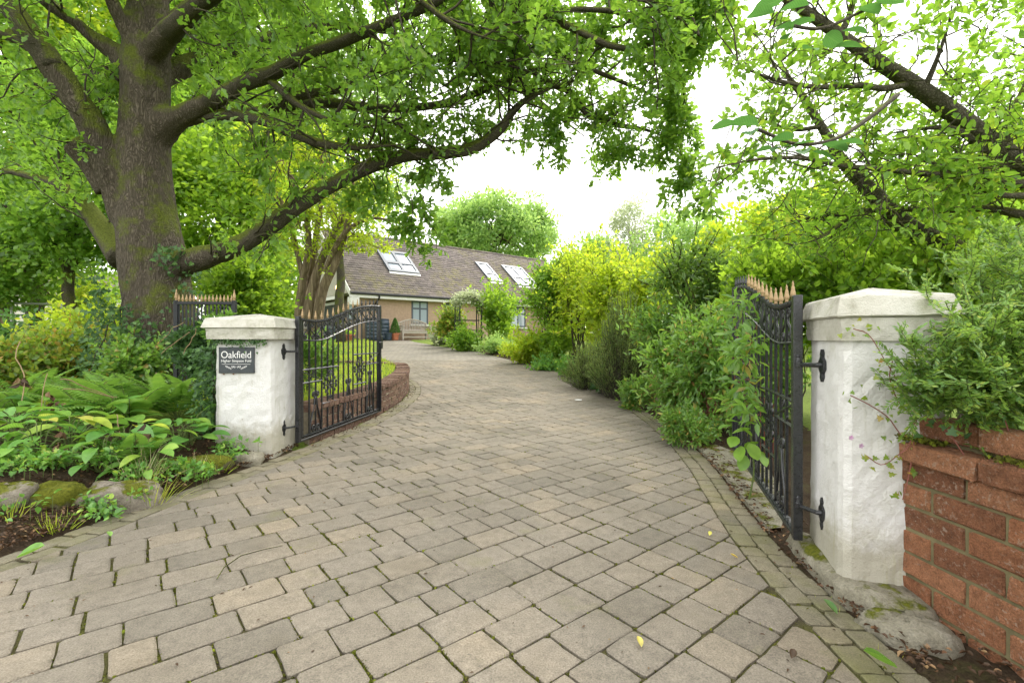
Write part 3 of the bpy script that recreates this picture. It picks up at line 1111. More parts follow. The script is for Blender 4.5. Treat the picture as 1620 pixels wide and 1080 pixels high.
def worn_rect(c, e1, e2, l1, l2, rng, jit=0.004, ch=0.012):
    """rounded, slightly irregular rectangle, counter-clockwise"""
    pts = []
    a, b = l1 / 2, l2 / 2
    for sx, sy, first in ((-1, -1, 1), (1, -1, 0), (1, 1, 1), (-1, 1, 0)):
        k1, k2 = ch * rng.uniform(0.5, 1.5), ch * rng.uniform(0.5, 1.5)
        p1 = np.array([sx * a, sy * (b - k2)])
        p2 = np.array([sx * (a - k1), sy * b])
        pts += [p1, p2] if first else [p2, p1]
        # a mid-point on the following side so that sides are not ruler-straight
        nx = {(-1, -1): (0, -b), (1, -1): (a, 0), (1, 1): (0, b), (-1, 1): (-a, 0)}[(sx, sy)]
        pts.append(np.array(nx, float))
    out = []
    for p in pts:
        p = p + rng.normal(size=2) * jit * np.array([1, 1])
        out.append(np.asarray(c) + p[0] * e1 + p[1] * e2)
    return out


def x_in_l(y): return xlo(y) + EDGE_W + 0.004


def x_in_r(y): return xro(y) - EDGE_W - 0.004


rngP = np.random.default_rng(11)
pavers = []
joints = []          # (point, direction, length) of the open joints, for moss
for k in range(-8, 95):
    v = k * PIT
    u = -4.0 + rngP.uniform(0, 0.2)
    while u < 14:
        cx0 = RA * u + RB * v
        longside = 0.75 if cx0[0] < -0.5 else 0.4
        l = rngP.choice([0.128, 0.166, 0.172, 0.232, 0.262], p=[0.13, (1 - longside) * 0.5, (1 - longside) * 0.3 + 0.07, longside * 0.55, 1 - 0.13 - (1 - longside) * 0.8 - 0.07 - longside * 0.55])
        cc = RA * (u + l / 2) + RB * (v + PIT / 2)
        u += l
        if cc[1] < 0.95 or cc[1] > FAR_Y + 0.1 or cc[0] < xlo(cc[1]) - 0.3 or cc[0] > xro(cc[1]) + 0.3 or abs(cc[0]) > cc[1] * 1.2 + 0.6:
            continue
        near = cc[1] < 6
        gap1, gap2 = 0.0085 * rngP.uniform(0.5, 1.6), 0.0075 * rngP.uniform(0.6, 1.4)
        poly = worn_rect(cc, RA, RB, l - gap1, PIT - gap2, rngP, 0.0017, 0.009)
        poly = clip_poly(poly, lambda p: p[0] - float(x_in_l(p[1])))
        if len(poly) > 2:
            poly = clip_poly(poly, lambda p: float(x_in_r(p[1])) - p[0])
        if len(poly) < 3 or poly_area(poly) < 0.0016:
            continue
        V, Fc = sett_geom(poly, rngP, lift=rngP.normal() * 0.0012 + 0.001, tilt=0.005)
        pavers.append((cc[1] + abs(cc[0]) * 0.15, V, Fc))
        if cc[1] < 5.5:
            joints.append((RA * u + RB * v, RB, PIT, 1.0))
            joints.append((RA * (u - l) + RB * v, RA, l, 0.35))
pavers.sort(key=lambda q: q[0])


def inview(V):
    c = np.mean(V, axis=0)
    if c[1] < 0.3: return False
    x, y = proj(c)
    return -40 < x < 1660 and y < 1110


n_single = 0
rest = MB()
for _, V, Fc in pavers:
    if n_single < 300 and inview(V):
        MB().add(V, Fc).build('paver', M['paver'], driveway)
        n_single += 1
    else:
        rest.add(V, Fc)
tag(rest.build('distant_pavers', M['paver'], driveway), kind='stuff')

# edging: two courses of small setts along both sides (three beyond the gate, on the bank side)
rngE = np.random.default_rng(21)
setts = []


def edging(fx, sgn, rows, y0, y1, wrow, lsett):
    for r in range(rows):
        y = y0 + rngE.uniform(0, 0.05)
        while y < y1:
            l = lsett * rngE.uniform(0.85, 1.2) * (1.0 if y < 6 else 1.6)
            ym = y + l / 2
            xa, xb = float(fx(y)), float(fx(y + l))
            e1 = np.array([xb - xa, l])
            L = np.linalg.norm(e1)
            e1 = e1 / L
            e2 = np.array([-e1[1], e1[0]])
            c = np.array([float(fx(ym)), ym]) + e2 * (-sgn) * (r + 0.5) * wrow
            if abs(c[0]) < c[1] * 1.2 + 0.5 and c[1] > 0.95:
                poly = worn_rect(c, e1, e2, L - 0.008, wrow - 0.007, rngE, 0.0022, 0.008)
                setts.append((c[1],) + sett_geom(poly, rngE, inset=0.008, lift=rngE.normal() * 0.002, tilt=0.02))
            y += l


edging(xlo, 1, 2, 0.9, 13.0, 0.098, 0.15)
edging(xro, -1, 2, 0.9, 13.0, 0.098, 0.115)
setts.sort(key=lambda q: q[0])
rest = MB()
n_single = 0
for _, V, Fc in setts:
    if n_single < 230 and inview(V):
        MB().add(V, Fc).build('edging_sett', M['sett'], driveway)
        n_single += 1
    else:
        rest.add(V, Fc)
tag(rest.build('distant_setts', M['sett'], driveway), kind='stuff')

# moss and small weeds pushing out of the joints
rngM = np.random.default_rng(31)
mp, md, mn, msz = [], [], [], []
for p0, e, L, wgt in joints:
    if p0[1] < 0.9 or not (xlo(p0[1]) < p0[0] < xro(p0[1])): continue
    patch = max(0.0, 0.35 + 0.8 * math.sin(p0[0] * 3.1 + 1.7 * math.sin(p0[1] * 2.3)) * math.cos(p0[1] * 2.7) + rngM.normal() * 0.35)
    dens = (0.12 + 1.1 * patch) * wgt
    n = rngM.poisson(42 * L / 0.166 * dens / max(0.6, p0[1] * 0.55))
    for _ in range(n):
        q = p0 + e * rngM.uniform(0, L) + rngM.normal(size=2) * 0.0035
        mp.append((q[0], q[1], float(zd(q[1])) - 0.009))
msz = rngM.uniform(0.006, 0.016, len(mp))
md = rdir(rngM, len(mp)) * np.array([1, 1, 0.3]) + np.array([0, 0, 0.55])
mn = rdir(rngM, len(mp))
o = leaves('joint_moss', driveway, M['moss'], np.array(mp), md, mn, msz, T_quad(0.42, 0.1))
tag(o, kind='stuff')

# pale concrete strip beside the edging under the far gate
cs = MB()
ysz = np.linspace(2.42, 4.3, 16)
inner = [(float(xro(y)) + 0.012, y, 0.0) for y in ysz]
outer = [(float(xro(y)) + 0.02 + 0.34 * math.sin(math.pi * min(1, (y - 2.3) / 2.4)) + rngM.normal() * 0.008, y, 0.0) for y in ysz]
n = len(ysz)
cs.add([(x, y, -0.03 + float(zd(y))) for x, y, _ in inner] + [(x, y, 0.020 + float(zd(y))) for x, y, _ in inner] + [(x, y, 0.026 + float(zd(y))) for x, y, _ in outer] + [(x, y, -0.03) for x, y, _ in outer],
       [(k * n + i, k * n + i + 1, (k + 1) * n + i + 1, (k + 1) * n + i) for k in range(3) for i in range(n - 1)])
cs.f = [tuple(reversed(f)) for f in cs.f]
cs.build('concrete_strip', M['footing'], driveway, smooth=False)


# ------------------------------------------------------------------ brick walls
def brick_mb(l, d, h, b, rng):
    """one rough-edged brick centred on its base, length along x, depth along y"""
    m = MB()
    m.bbox(-l / 2, l / 2, -d / 2, d / 2, 0, h, b)
    m.v = [(x + rng.normal() * b * 0.35, y + rng.normal() * b * 0.35, z + rng.normal() * b * 0.3) for x, y, z in m.v]
    return m


def brick_protos(l, d, h, b, n, seed):
    rng = np.random.default_rng(seed)
    return [brick_mb(l, d, h, b, rng).mesh('brick') for _ in range(n)]


wall_r = thing('brick_garden_wall', 'low red rustic brick wall with projecting coping, running up to the nearer white gate pillar', 'wall', (1.46, 1.77, 0))
rngW = np.random.default_rng(41)
WDIR = np.array([0.08, -1.0])
WDIR = WDIR / np.linalg.norm(WDIR)
WANG = math.atan2(WDIR[1], WDIR[0])
WN = np.array([-1.0, -0.08]) / np.linalg.norm([-1.0, -0.08])          # the face looks towards the drive
BH, BL, BD = 0.086, 0.235, 0.11
full = brick_protos(BL - 0.011, BD, BH - 0.011, 0.005, 5, 1)
half = brick_protos(BL / 2 - 0.011, BD, BH - 0.011, 0.005, 3, 2)
cope = brick_protos(BL + 0.02, 0.16, 0.072, 0.008, 4, 3)


def put_brick(me, parent, s, off, z, mat, jit=0.003, name='brick', ang=WANG, org=(0, 0), dr=WDIR, nn=WN):
    o = link(name, me, mat, parent)
    p = np.asarray(org) + dr * s + nn * (off + rngW.normal() * jit * 0.6)
    o.location = (p[0], p[1], z)
    o.rotation_euler = (rngW.normal() * 0.006, rngW.normal() * 0.006, ang + rngW.normal() * 0.006)
    return o


for c in range(-1, 6):
    z = c * BH + 0.04
    s = 0.0
    i = 0
    if c % 2 == 0:
        put_brick(half[rngW.integers(3)], wall_r, s + BL / 4, -BD / 2, z, M['brick'])
        s += BL / 2
    while s < 2.0:
        put_brick(full[rngW.integers(5)], wall_r, s + BL / 2, -BD / 2, z, M['brick'])
        s += BL
s = 0.02
while s < 2.0:
    put_brick(cope[rngW.integers(4)], wall_r, s + (BL + 0.03) / 2, -0.05, 0.548 + rngW.normal() * 0.004, M['brick'], 0.012)
    s += BL + 0.03
s = 0.0
while s < 2.0:
    put_brick(full[rngW.integers(5)], wall_r, s + BL / 2, -0.05 - BD / 2, 0.632, M['brick'], 0.008)
    s += BL
mb = MB()
Mw = Matrix.Translation((0, 0, 0)) @ Matrix.Rotation(WANG, 4, 'Z')
mb.box(0.0, 2.0, 0.008, 0.10, -0.1, 0.55, Mw)       # local y points away from the drive
mb.box(0.0, 2.0, 0.075, 0.2, 0.55, 0.69, Mw)
mo = mb.build('mortar', M['mossy_mortar'], wall_r, world=False)

# the low curved retaining wall behind the far gate
wall_l = thing('curved_retaining_wall', 'low curved brown brick retaining wall edging the raised lawn behind the open gate', 'wall', (-1.9, 4.5, 0))
pathL = [(float(xlo(y)) - 0.003, y) for y in np.linspace(4.42, 9.0, 60)]
e = pathL[-1]
for a in np.linspace(0.1, 1.0, 14):
    pathL.append((e[0] - 1.35 * a, e[1] + 0.55 * a - 0.12 * a * a))
pathL = np.array(pathL)
segL = np.linalg.norm(np.diff(pathL, axis=0), axis=1)
cumL = np.concatenate([[0], np.cumsum(segL)])


def at_path(s):
    x = np.interp(s, cumL, pathL[:, 0])
    y = np.interp(s, cumL, pathL[:, 1])
    x2 = np.interp(s + 0.03, cumL, pathL[:, 0])
    y2 = np.interp(s + 0.03, cumL, pathL[:, 1])
    x1 = np.interp(s - 0.03, cumL, pathL[:, 0])
    y1 = np.interp(s - 0.03, cumL, pathL[:, 1])
    t = np.array([x2 - x1, y2 - y1])
    t /= np.linalg.norm(t)
    return np.array([x, y]), t


LB, LH = 0.225, 0.075
fullL = brick_protos(LB - 0.01, 0.10, LH - 0.009, 0.005, 4, 4)
capL = brick_protos(0.098, 0.235, 0.068, 0.006, 4, 5)
off0 = np.array([-1.9, 4.5])
for c in range(4):
    s = (c % 2) * LB / 2
    while s < cumL[-1] - LB / 2:
        p, t = at_path(s + LB / 2)
        nl = np.array([-t[1], t[0]])
        p = p + nl * 0.05
        o = link('brick', fullL[rngW.integers(4)], M['brick2'], wall_l)
        o.location = (p[0] - off0[0] + rngW.normal() * 0.002, p[1] - off0[1], float(zd(p[1])) + c * LH - 0.005)
        o.rotation_euler = (0, -math.atan(0.0535) * (1 if p[1] > 6.5 else 0) * 0 + rngW.normal() * 0.004, math.atan2(t[1], t[0]))
        s += LB
s = 0.0
while s < cumL[-1] - 0.05:
    p, t = at_path(s + 0.054)
    nl = np.array([-t[1], t[0]])
    p = p + nl * 0.105
    o = link('coping_brick', capL[rngW.integers(4)], M['brick2'], wall_l)
    o.location = (p[0] - off0[0], p[1] - off0[1], float(zd(p[1])) + 4 * LH + rngW.normal() * 0.003)
    o.rotation_euler = (rngW.normal() * 0.01, 0, math.atan2(t[1], t[0]) + rngW.normal() * 0.01)
    s += 0.108
mb = MB()
ss = np.linspace(0, cumL[-1] - 0.02, 70)
V, nn_ = [], len(ss)
for s in ss:
    p, t = at_path(s)
    nl = np.array([-t[1], t[0]])
    z = float(zd(p[1]))
    a, b = p + nl * 0.008, p + nl * 0.2
    V += [(a[0], a[1], z - 0.05), (a[0], a[1], z + 4 * LH - 0.004), (b[0], b[1], z + 4 * LH - 0.004), (b[0], b[1], z - 0.05)]
Fc = []
for i in range(nn_ - 1):
    for k in range(4):
        j = (k + 1) % 4
        Fc.append((i * 4 + k, i * 4 + j, i * 4 + 4 + j, i * 4 + 4 + k))
mb.add(V, Fc + [(0, 3, 2, 1), tuple((nn_ - 1) * 4 + k for k in range(4))])
mb.build('mortar', M['mortar'], wall_l)


# ------------------------------------------------------------------ gate pillars
def wob_box(m, amp, seed):
    rng = np.random.default_rng(seed)
    m.v = [(x + rng.normal() * amp, y + rng.normal() * amp, z + rng.normal() * amp) for x, y, z in m.v]
    return m


def sub_prism(w0, w1, z0, z1, n, nz, amp, seed, bev=0.012):
    """a square shaft cut into small faces so its arrises can be uneven"""
    rng = np.random.default_rng(seed)
    m = MB()
    ring = []
    for side in range(4):
        for i in range(n):
            ring.append((side, i / n))
    V = []
    for k in range(nz + 1):
        t = k / nz
        hw = (w0 + (w1 - w0) * t) / 2
        for side, u in ring:
            a = -hw + 2 * hw * u
            p = [(a, -hw), (hw, a), (-a, hw), (-hw, -a)][side]
            p = np.array(p)
            if u == 0:
                p = p * (1 - bev / hw)
            nrm = [(0, -1), (1, 0), (0, 1), (-1, 0)][side]
            am = amp * (2.0 if u == 0 else 1.0)
            p = p + np.array(nrm) * rng.normal() * am
            V.append((p[0], p[1], z0 + (z1 - z0) * t))
    R_ = len(ring)
    Fc = []
    for k in range(nz):
        for i in range(R_):
            j = (i + 1) % R_
            Fc.append((k * R_ + i, k * R_ + j, (k + 1) * R_ + j, (k + 1) * R_ + i))
    Fc += [tuple(range(R_ - 1, -1, -1)), tuple(nz * R_ + i for i in range(R_))]
    m.add(V, Fc)
    return m


def pillar(label, cx, cy, ang, wsh, over, seed, zb=-0.08, peak=1.205, sx=1.0):
    root = thing('gate_pillar', label, 'pillar', (cx, cy, 0), 'white gate pillars', ang)
    root.scale = (sx, 1, 1)
    sub_prism(wsh * 1.02, wsh * 0.985, zb, 0.99, 10, 22, 0.0022, seed).build('shaft', M['render'], root, world=False, smooth=False)
    w2 = wsh + 2 * over
    sub_prism(w2 - 0.02, w2 - 0.01, 0.988, 1.076, 10, 3, 0.0016, seed + 1, 0.008).build('cap_course', M['cap'], root, world=False)
    m = MB()
    a, b = w2 / 2 + 0.012, w2 / 2 - 0.012
    rg = np.random.default_rng(seed + 2)
    V, Fc = [], []
    nseg = 8
    for (hw, z) in ((a - 0.01, 1.078), (a, 1.084), (a - 0.002, 1.092), (b + 0.004, 1.150), (b, 1.158), (b - 0.012, 1.163), (0.012, peak)):
        for side in range(4):
            for i in range(nseg):
                u = -hw + 2 * hw * i / nseg
                p = [(u, -hw), (hw, u), (-u, hw), (-hw, -u)][side]
                V.append((p[0] + rg.normal() * 0.0012, p[1] + rg.normal() * 0.0012, z + rg.normal() * 0.0012))
    Rn = nseg * 4
    nz = 7
    for k in range(nz - 1):
        for i in range(Rn):
            j = (i + 1) % Rn
            Fc.append((k * Rn + i, k * Rn + j, (k + 1) * Rn + j, (k + 1) * Rn + i))
    Fc += [tuple(range(Rn - 1, -1, -1)), tuple((nz - 1) * Rn + i for i in range(Rn))]
    m.add(V, Fc).build('capstone', M['cap'], root, world=False)
    return root


PL = pillar('white painted gate pillar carrying the slate name sign, beside the flower bed', -2.23, 4.14, 0.0, 0.48, 0.055, 3)
RANG = math.atan2(-0.294, 0.956)
PR = pillar('large white chipped gate pillar next to the red brick wall', 1.498, 1.97, RANG, 0.42, 0.022, 7, zb=0.02, sx=0.81)


def hinge_bracket(root, face_pt, nrm, pin, z, flip=1):
    """ornate back plate screwed to the pillar and an arm ending in a pin (root-local coordinates)"""
    fp, nv, pn = np.array(face_pt), np.array(nrm), np.array(pin)
    tx = np.array([-nv[1], nv[0]])
    out = [(0, 0.068), (0.012, 0.05), (0.009, 0.036), (0.03, 0.016), (0.03, -0.016), (0.009, -0.036), (0.014, -0.052), (0, -0.072), (-0.014, -0.052), (-0.009, -0.036), (-0.03, -0.016), (-0.03, 0.016), (-0.009, 0.036), (-0.012, 0.05)]
    V = [(fp[0] + tx[0] * a + nv[0] * dd, fp[1] + tx[1] * a + nv[1] * dd, z + b) for dd in (-0.004, 0.012) for a, b in out]
    n = len(out)
    m = MB().add(V, [tuple(range(n)), tuple(range(2 * n - 1, n - 1, -1))] + [(i, n + i, n + (i + 1) % n, (i + 1) % n) for i in range(n)])
    pl = m.build('hinge_plate', M['black'], root, world=False)
    m = MB()
    m.tube([(fp[0], fp[1], z), (fp[0] + nv[0] * 0.03, fp[1] + nv[1] * 0.03, z), (pn[0], pn[1], z - 0.002)], [0.013, 0.010, 0.009], 8)
    m.lathe([(0.016, -0.012), (0.018, -0.01), (0.018, 0.01), (0.013, 0.014), (0.011, 0.03), (0.014, 0.034), (0.006, 0.042)], (pn[0], pn[1], z), 10)
    m.build('hinge_arm', M['black'], pl, world=False, smooth=False)


# left: the right-hand face of the pillar; right: the drive-side face
for z in (0.88, 0.215):
    hinge_bracket(PL, (0.238, -0.04), (1, 0), (0.315, 0.055), z)
cR, sR = math.cos(-RANG), math.sin(-RANG)


def to_PR(x, y):
    dx, dy = x - 1.498, y - 1.97
    return ((dx * cR - dy * sR) / 0.81, dx * sR + dy * cR)


HINGE_R = (1.288, 2.12)
for z in (0.882, 0.248):
    hx, hy = to_PR(*HINGE_R)
    hinge_bracket(PR, (-0.2105, 0.0), (-1, 0), (hx, hy), z)

# concrete footing and the worn boulder at its foot
rngF = np.random.default_rng(51)


def rough_block(name, pts, z0, z1, mat, parent=None, amp=0.01, dome=0.0, seed=1, nring=5):
    """irregular low block grown from an outline: stacked shrinking rings"""
    rng = np.random.default_rng(seed)
    o = smooth_path(list(pts) + [pts[0]], 28)[:-1]
    c = o.mean(axis=0)
    V, Fc = [], []
    n = len(o)
    prof = [(1.0, 0.0), (1.02, 0.45), (0.97, 0.78), (0.86, 0.95), (0.6, 1.0 + dome * 0.5), (0.3, 1.0 + dome)]
    for s_, t in prof:
        for p in o:
            q = c + (p - c) * s_
            V.append((q[0] + rng.normal() * amp, q[1] + rng.normal() * amp, z0 + (z1 - z0) * t + rng.normal() * amp * 0.7))
    for k in range(len(prof) - 1):
        for i in range(n):
            j = (i + 1) % n
            Fc.append((k * n + i, k * n + j, (k + 1) * n + j, (k + 1) * n + i))
    Fc.append(tuple((len(prof) - 1) * n + i for i in range(n)))
    return MB().add(V, Fc).build(name, mat, parent, smooth=True)


ft = rough_block('pillar_footing', [(1.235, 1.79), (1.30, 1.64), (1.46, 1.62), (1.49, 1.78), (1.45, 2.02), (1.40, 2.28), (1.335, 2.27)], -0.03, 0.075, M['footing'], None, 0.005, 0.0, 2)
tag(ft, 'rough concrete footing under the large white gate pillar', 'footing')
bo = rough_block('boulder', [(1.215, 1.66), (1.24, 1.54), (1.33, 1.475), (1.425, 1.50), (1.435, 1.60), (1.35, 1.67)], -0.03, 0.055, M['footing'], None, 0.006, 0.1, 5)
tag(bo, 'flat worn boulder at the foot of the large white gate pillar', 'boulder')

# ------------------------------------------------------------------ the name sign
SX, SY, SZ = P(375, 569.5, 3.895)
sign = thing('house_sign', 'dark slate name sign with white lettering fixed to the white pillar', 'sign', (SX, SY, SZ))
sw, sh = 0.292, 0.214
MB().bbox(-sw / 2, sw / 2, -0.012, 0.006, -sh / 2, sh / 2, 0.003).build('panel', M['slate'], sign, world=False)


def text_mesh(body, size, x, z, parent, name, width=None):
    cu = bpy.data.curves.new('lettering', 'FONT')
    cu.body = body
    cu.size = size
    cu.align_x = 'CENTER'
    cu.extrude = 0.0006
    ob = bpy.data.objects.new('lettering', cu)
    COL.objects.link(ob)
    dg = bpy.context.evaluated_depsgraph_get()
    me = bpy.data.meshes.new_from_object(ob.evaluated_get(dg))
    bpy.data.objects.remove(ob)
    co = np.zeros(len(me.vertices) * 3)
    me.vertices.foreach_get('co', co)
    co = co.reshape(-1, 3)
    if width:
        co[:, 0] *= width / (co[:, 0].max() - co[:, 0].min())
    V = np.stack([co[:, 0] + x, -0.0128 - co[:, 2], co[:, 1] + z], 1)
    me.vertices.foreach_set('co', V.ravel())
    me.materials.clear()
    me.update()
    return link(name, me, M['letter'], parent)


text_mesh('Oakfield', 0.082, 0, 0.018, sign, 'lettering', 0.246)
text_mesh('Higher Simpson Fold', 0.031, 0, -0.015, sign, 'lettering', 0.246)
MB().box(-0.118, 0.118, -0.0133, -0.0122, -0.034, -0.0315).build('rule_line', M['letter'], sign, world=False)
orn = MB()
for sx in (-1, 1):
    for k in range(5):
        a = sx * (0.012 + k * 0.0165)
        z = -0.062 + 0.008 * math.sin(k * 1.9 + 0.6)
        pts = [(a + sx * 0.009 * math.cos(t) * (1 - t / 9), -0.0128, z + 0.009 * math.sin(t) * (1 - t / 9)) for t in np.linspace(0, 4.6, 10)]
        orn.tube(pts, 0.0013, 4)
        orn.tube([(a, -0.0128, z - 0.006), (a + sx * 0.010, -0.0128, z + 0.010)], 0.0016, 4)
orn.build('scroll_ornament', M['letter'], sign, world=False)
for bx in (-0.11, -0.03):
    MB().lathe([(0.007, 0), (0.007, 0.006), (0.002, 0.008)], (bx, 0.0, -sh / 2 - 0.012), 8).build('bolt', M['rust'], sign, world=False)

# ------------------------------------------------------------------ wrought-iron gates
TOP = [(0, 1.172), (0.08, 1.164), (0.18, 1.162), (0.28, 1.183), (0.4, 1.235), (0.5, 1.283), (0.6, 1.324), (0.7, 1.357), (0.8, 1.380), (0.9, 1.394), (1, 1.40)]
_tt = np.linspace(0, 1, 60)
_tv = smooth_path(TOP, 120)


def gtop(t): return float(np.interp(t, _tv[:, 0], _tv[:, 1]))


def spiral(cx, cz, r, a0, turns, sgn, n=16, y=0.0, tail=None):
    pts = []
    for i in range(n):
        u = i / (n - 1)
        a = a0 + sgn * turns * 2 * math.pi * u
        rr = r * (1 - 0.78 * u)
        pts.append((cx + rr * math.cos(a), y, cz + rr * math.sin(a)))
    if tail is not None:
        pts = [(tail[0], y, tail[1])] + pts
    return pts


FINIAL = [(0.008, 0.0), (0.011, 0.006), (0.0075, 0.012), (0.013, 0.02), (0.0145, 0.030), (0.011, 0.045), (0.0075, 0.068), (0.0045, 0.076), (0.0062, 0.082), (0.0035, 0.093), (0.0005, 0.102)]


def gate(label, hinge, dr, L, z0, seed):
    ang = math.atan2(dr[1], dr[0])
    root = thing('iron_gate', label, 'gate', (hinge[0], hinge[1], 0), 'pair of black driveway gates', ang)
    B = M['black']

    def part(name, m, mat=B, smooth=False, parent=None):
        return m.build(name, mat, parent or root, smooth, world=False)
    # stiles
    for s, top in ((0.016, gtop(0) + 0.02), (L - 0.016, gtop(1) + 0.01)):
        part('stile', MB().bbox(s - 0.019, s + 0.019, -0.019, 0.019, z0, top, 0.003))
    part('stile', MB().bbox(0.052, 0.072, -0.011, 0.011, z0 + 0.04, gtop(0.03) - 0.012, 0.002))
    # rails
    tz = [(t * L, 0, gtop(t)) for t in np.linspace(0.02, 0.985, 160)]
    part('top_rail', MB().tube([(a, b, c - 0.004) for a, b, c in tz], 0.0155, 4, twist=math.pi / 2 / 0.017))
    part('scroll_rail', MB().tube([(a, b, c - 0.188) for a, b, c in tz[::3]], 0.0085, 4, twist=0))
    part('bottom_rail', MB().tube([(t * L, 0, z0 + 0.035) for t in np.linspace(0.02, 0.985, 90)], 0.016, 4, twist=math.pi / 2 / 0.05))
    part('kick_rail', MB().bbox(0.03, L - 0.03, -0.012, 0.012, z0 - 0.002, z0 + 0.016, 0.003))
    # bars with finials
    nb = 16
    ss = [0.085 + (L - 0.17) * i / (nb - 1) for i in range(nb)]
    bar_top = []
    gi = MB().lathe([(r * 0.9, z * 0.88) for r, z in FINIAL], (0, 0, 0), 8).mesh('finial', smooth=True)
    gb = MB().lathe([(r * 0.8, z * 0.75) for r, z in FINIAL], (0, 0, 0), 8).mesh('finial', smooth=True)
    gi.materials.append(M['gold'])
    gb.materials.append(M['black'])
    for s in ss:
        t = s / L
        zt = gtop(t) + 0.012
        part('bar', MB().box(s - 0.0065, s + 0.0065, -0.0065, 0.0065, z0 + 0.03, zt))
        o = link('finial', gi if t < 0.70 else gb, None, root)
        o.location = (s, 0, zt - 0.002)
    # scroll frieze between the two upper rails
    for i in range(nb - 1):
        a, b = ss[i], ss[i + 1]
        m_ = (a + b) / 2
        w_ = (b - a)
        zt, zb = gtop(m_ / L) - 0.02, gtop(m_ / L) - 0.18
        sg = 1 if i % 2 == 0 else -1
        m = MB()
        m.tube(spiral(m_, zt - 0.026, 0.027, math.pi * (0.5 - sg * 0.5), 1.2, sg, 14), 0.0066, 5)
        m.tube(spiral(m_ - sg * 0.008, zb + 0.026, 0.028, math.pi * (0.5 + sg * 0.5), 1.25, sg, 14), 0.0066, 5)
        m.tube(smooth_path([(m_ + sg * 0.026, 0, zt - 0.03), (m_ + sg * 0.03, 0, (zt + zb) / 2 + 0.01), (m_ - sg * 0.012, 0, (zt + zb) / 2 - 0.015), (m_ - sg * 0.036, 0, zb + 0.026)], 9), 0.0066, 5)
        m.lathe([(0.002, -0.011), (0.010, -0.006), (0.011, 0.003), (0.003, 0.011)], (m_, 0, zb + 0.028), 7)
        part('scroll', m, B, True)

    def hrail(s0, s1, z):
        part('cross_rail', MB().tube([(s, 0, z) for s in np.linspace(s0, s1, 14)], 0.009, 4, twist=0))
        return z

    def rosette(s0, s1, za, zb):
        cx, cz = (s0 + s1) / 2, (za + zb) / 2
        rx, rz = (s1 - s0) / 2 - 0.012, (zb - za) / 2 - 0.008
        rt = MB().lathe([(0.004, -0.012), (0.018, -0.008), (0.02, 0.0), (0.018, 0.008), (0.004, 0.012)], (0, 0, 0), 10)
        rt.v = [(cx + x, z, cz + y) for x, y, z in rt.v]
        rose = part('rosette', rt, B, True)
        for k in range(8):
            a = math.pi / 2 + k * math.pi / 4
            ex, ez = math.cos(a), math.sin(a)
            sc = 0.78 if k % 2 == 0 else 0.66
            m = MB()
            e = (cx + ex * rx * sc, cz + ez * rz * sc)
            m.tube([(cx, 0, cz), (e[0], 0, e[1])], 0.0072, 5)
            for sg in (-1, 1):
                px_, pz_ = -ez * sg, ex * sg
                r_ = 0.021
                m.tube(smooth_path([(e[0] - ex * 0.03, 0, e[1] - ez * 0.03), (e[0] + px_ * r_ * 0.7 + ex * 0.012, 0, e[1] + pz_ * r_ * 0.7 + ez * 0.012), (e[0] + px_ * r_ * 1.6, 0, e[1] + pz_ * r_ * 1.6 + ez * 0.006), (e[0] + px_ * r_ * 1.3 - ex * 0.018, 0, e[1] + pz_ * r_ * 1.3 - ez * 0.018), (e[0] + px_ * r_ * 0.7 - ex * 0.008, 0, e[1] + pz_ * r_ * 0.7 - ez * 0.008)], 9), 0.0068, 5)
            part('petal_scroll', m, B, True, rose)

    def corner_scroll(s0, s1, za, zb, fl):
        m = MB()
        m.tube(smooth_path([(s0 if fl else s1, 0, zb - 0.006), ((s0 + s1) / 2, 0, (za + zb) / 2), (s1 if fl else s0, 0, za + 0.006)], 9), 0.006, 5)
        m.tube(spiral((s0 + s1) / 2 + (0.03 if fl else -0.03), zb - 0.036, 0.026, 0, 1.3, 1 if fl else -1), 0.005, 5)
        m.tube(spiral((s0 + s1) / 2 - (0.03 if fl else -0.03), za + 0.036, 0.026, math.pi, 1.3, 1 if fl else -1), 0.005, 5)
        part('corner_scroll', m, B, True)

    def lyre(s, zt):
        m = MB()
        w_ = (ss[1] - ss[0]) * 0.92
        for sg in (-1, 1):
            m.tube(smooth_path([(s + sg * 0.012, 0, zt), (s + sg * w_ * 0.35, 0, zt * 0.72 + 0.02), (s + sg * w_ * 0.85, 0, z0 + 0.14), (s + sg * w_, 0, z0 + 0.045)], 12), 0.009, 5)
            m.tube(spiral(s + sg * 0.034, zt + 0.022, 0.030, math.pi * (0.5 + sg * 0.5), 1.35, -sg, 16), 0.0082, 5)
            m.tube(spiral(s + sg * 0.036, z0 + 0.085, 0.034, -math.pi / 2, 1.3, sg, 16), 0.0082, 5)
        m.lathe([(0.003, -0.02), (0.012, -0.008), (0.010, 0.01), (0.002, 0.03)], (s, 0, zt + 0.03), 7)
        part('lyre_ornament', m, B, True)
    # hinge-side panel (lower) and latch-side panel (higher)
    i1, i2, i3 = ss[0], ss[3], ss[6]
    hrail(0.04, i3, 0.705)
    hrail(0.04, i2, 0.585)
    hrail(i2, i3, 0.355)
    corner_scroll(0.05, i2, 0.585, 0.705, True)
    rosette(i2, i3, 0.355, 0.705)
    j1, j2, j3 = ss[9], ss[12], L - 0.05
    hrail(j1, j3, 0.81)
    hrail(j2, j3, 0.685)
    hrail(j1, j2, 0.475)
    corner_scroll(j2, j3, 0.685, 0.81, False)
    rosette(j1, j2, 0.475, 0.81)
    lyre(ss[2], 0.44)
    lyre(ss[8], 0.50)
    lyre(ss[13], 0.55)
    # latch on the free stile
    m = MB()
    m.bbox(L - 0.03, L + 0.022, -0.03, -0.018, 0.86, 1.02, 0.002)
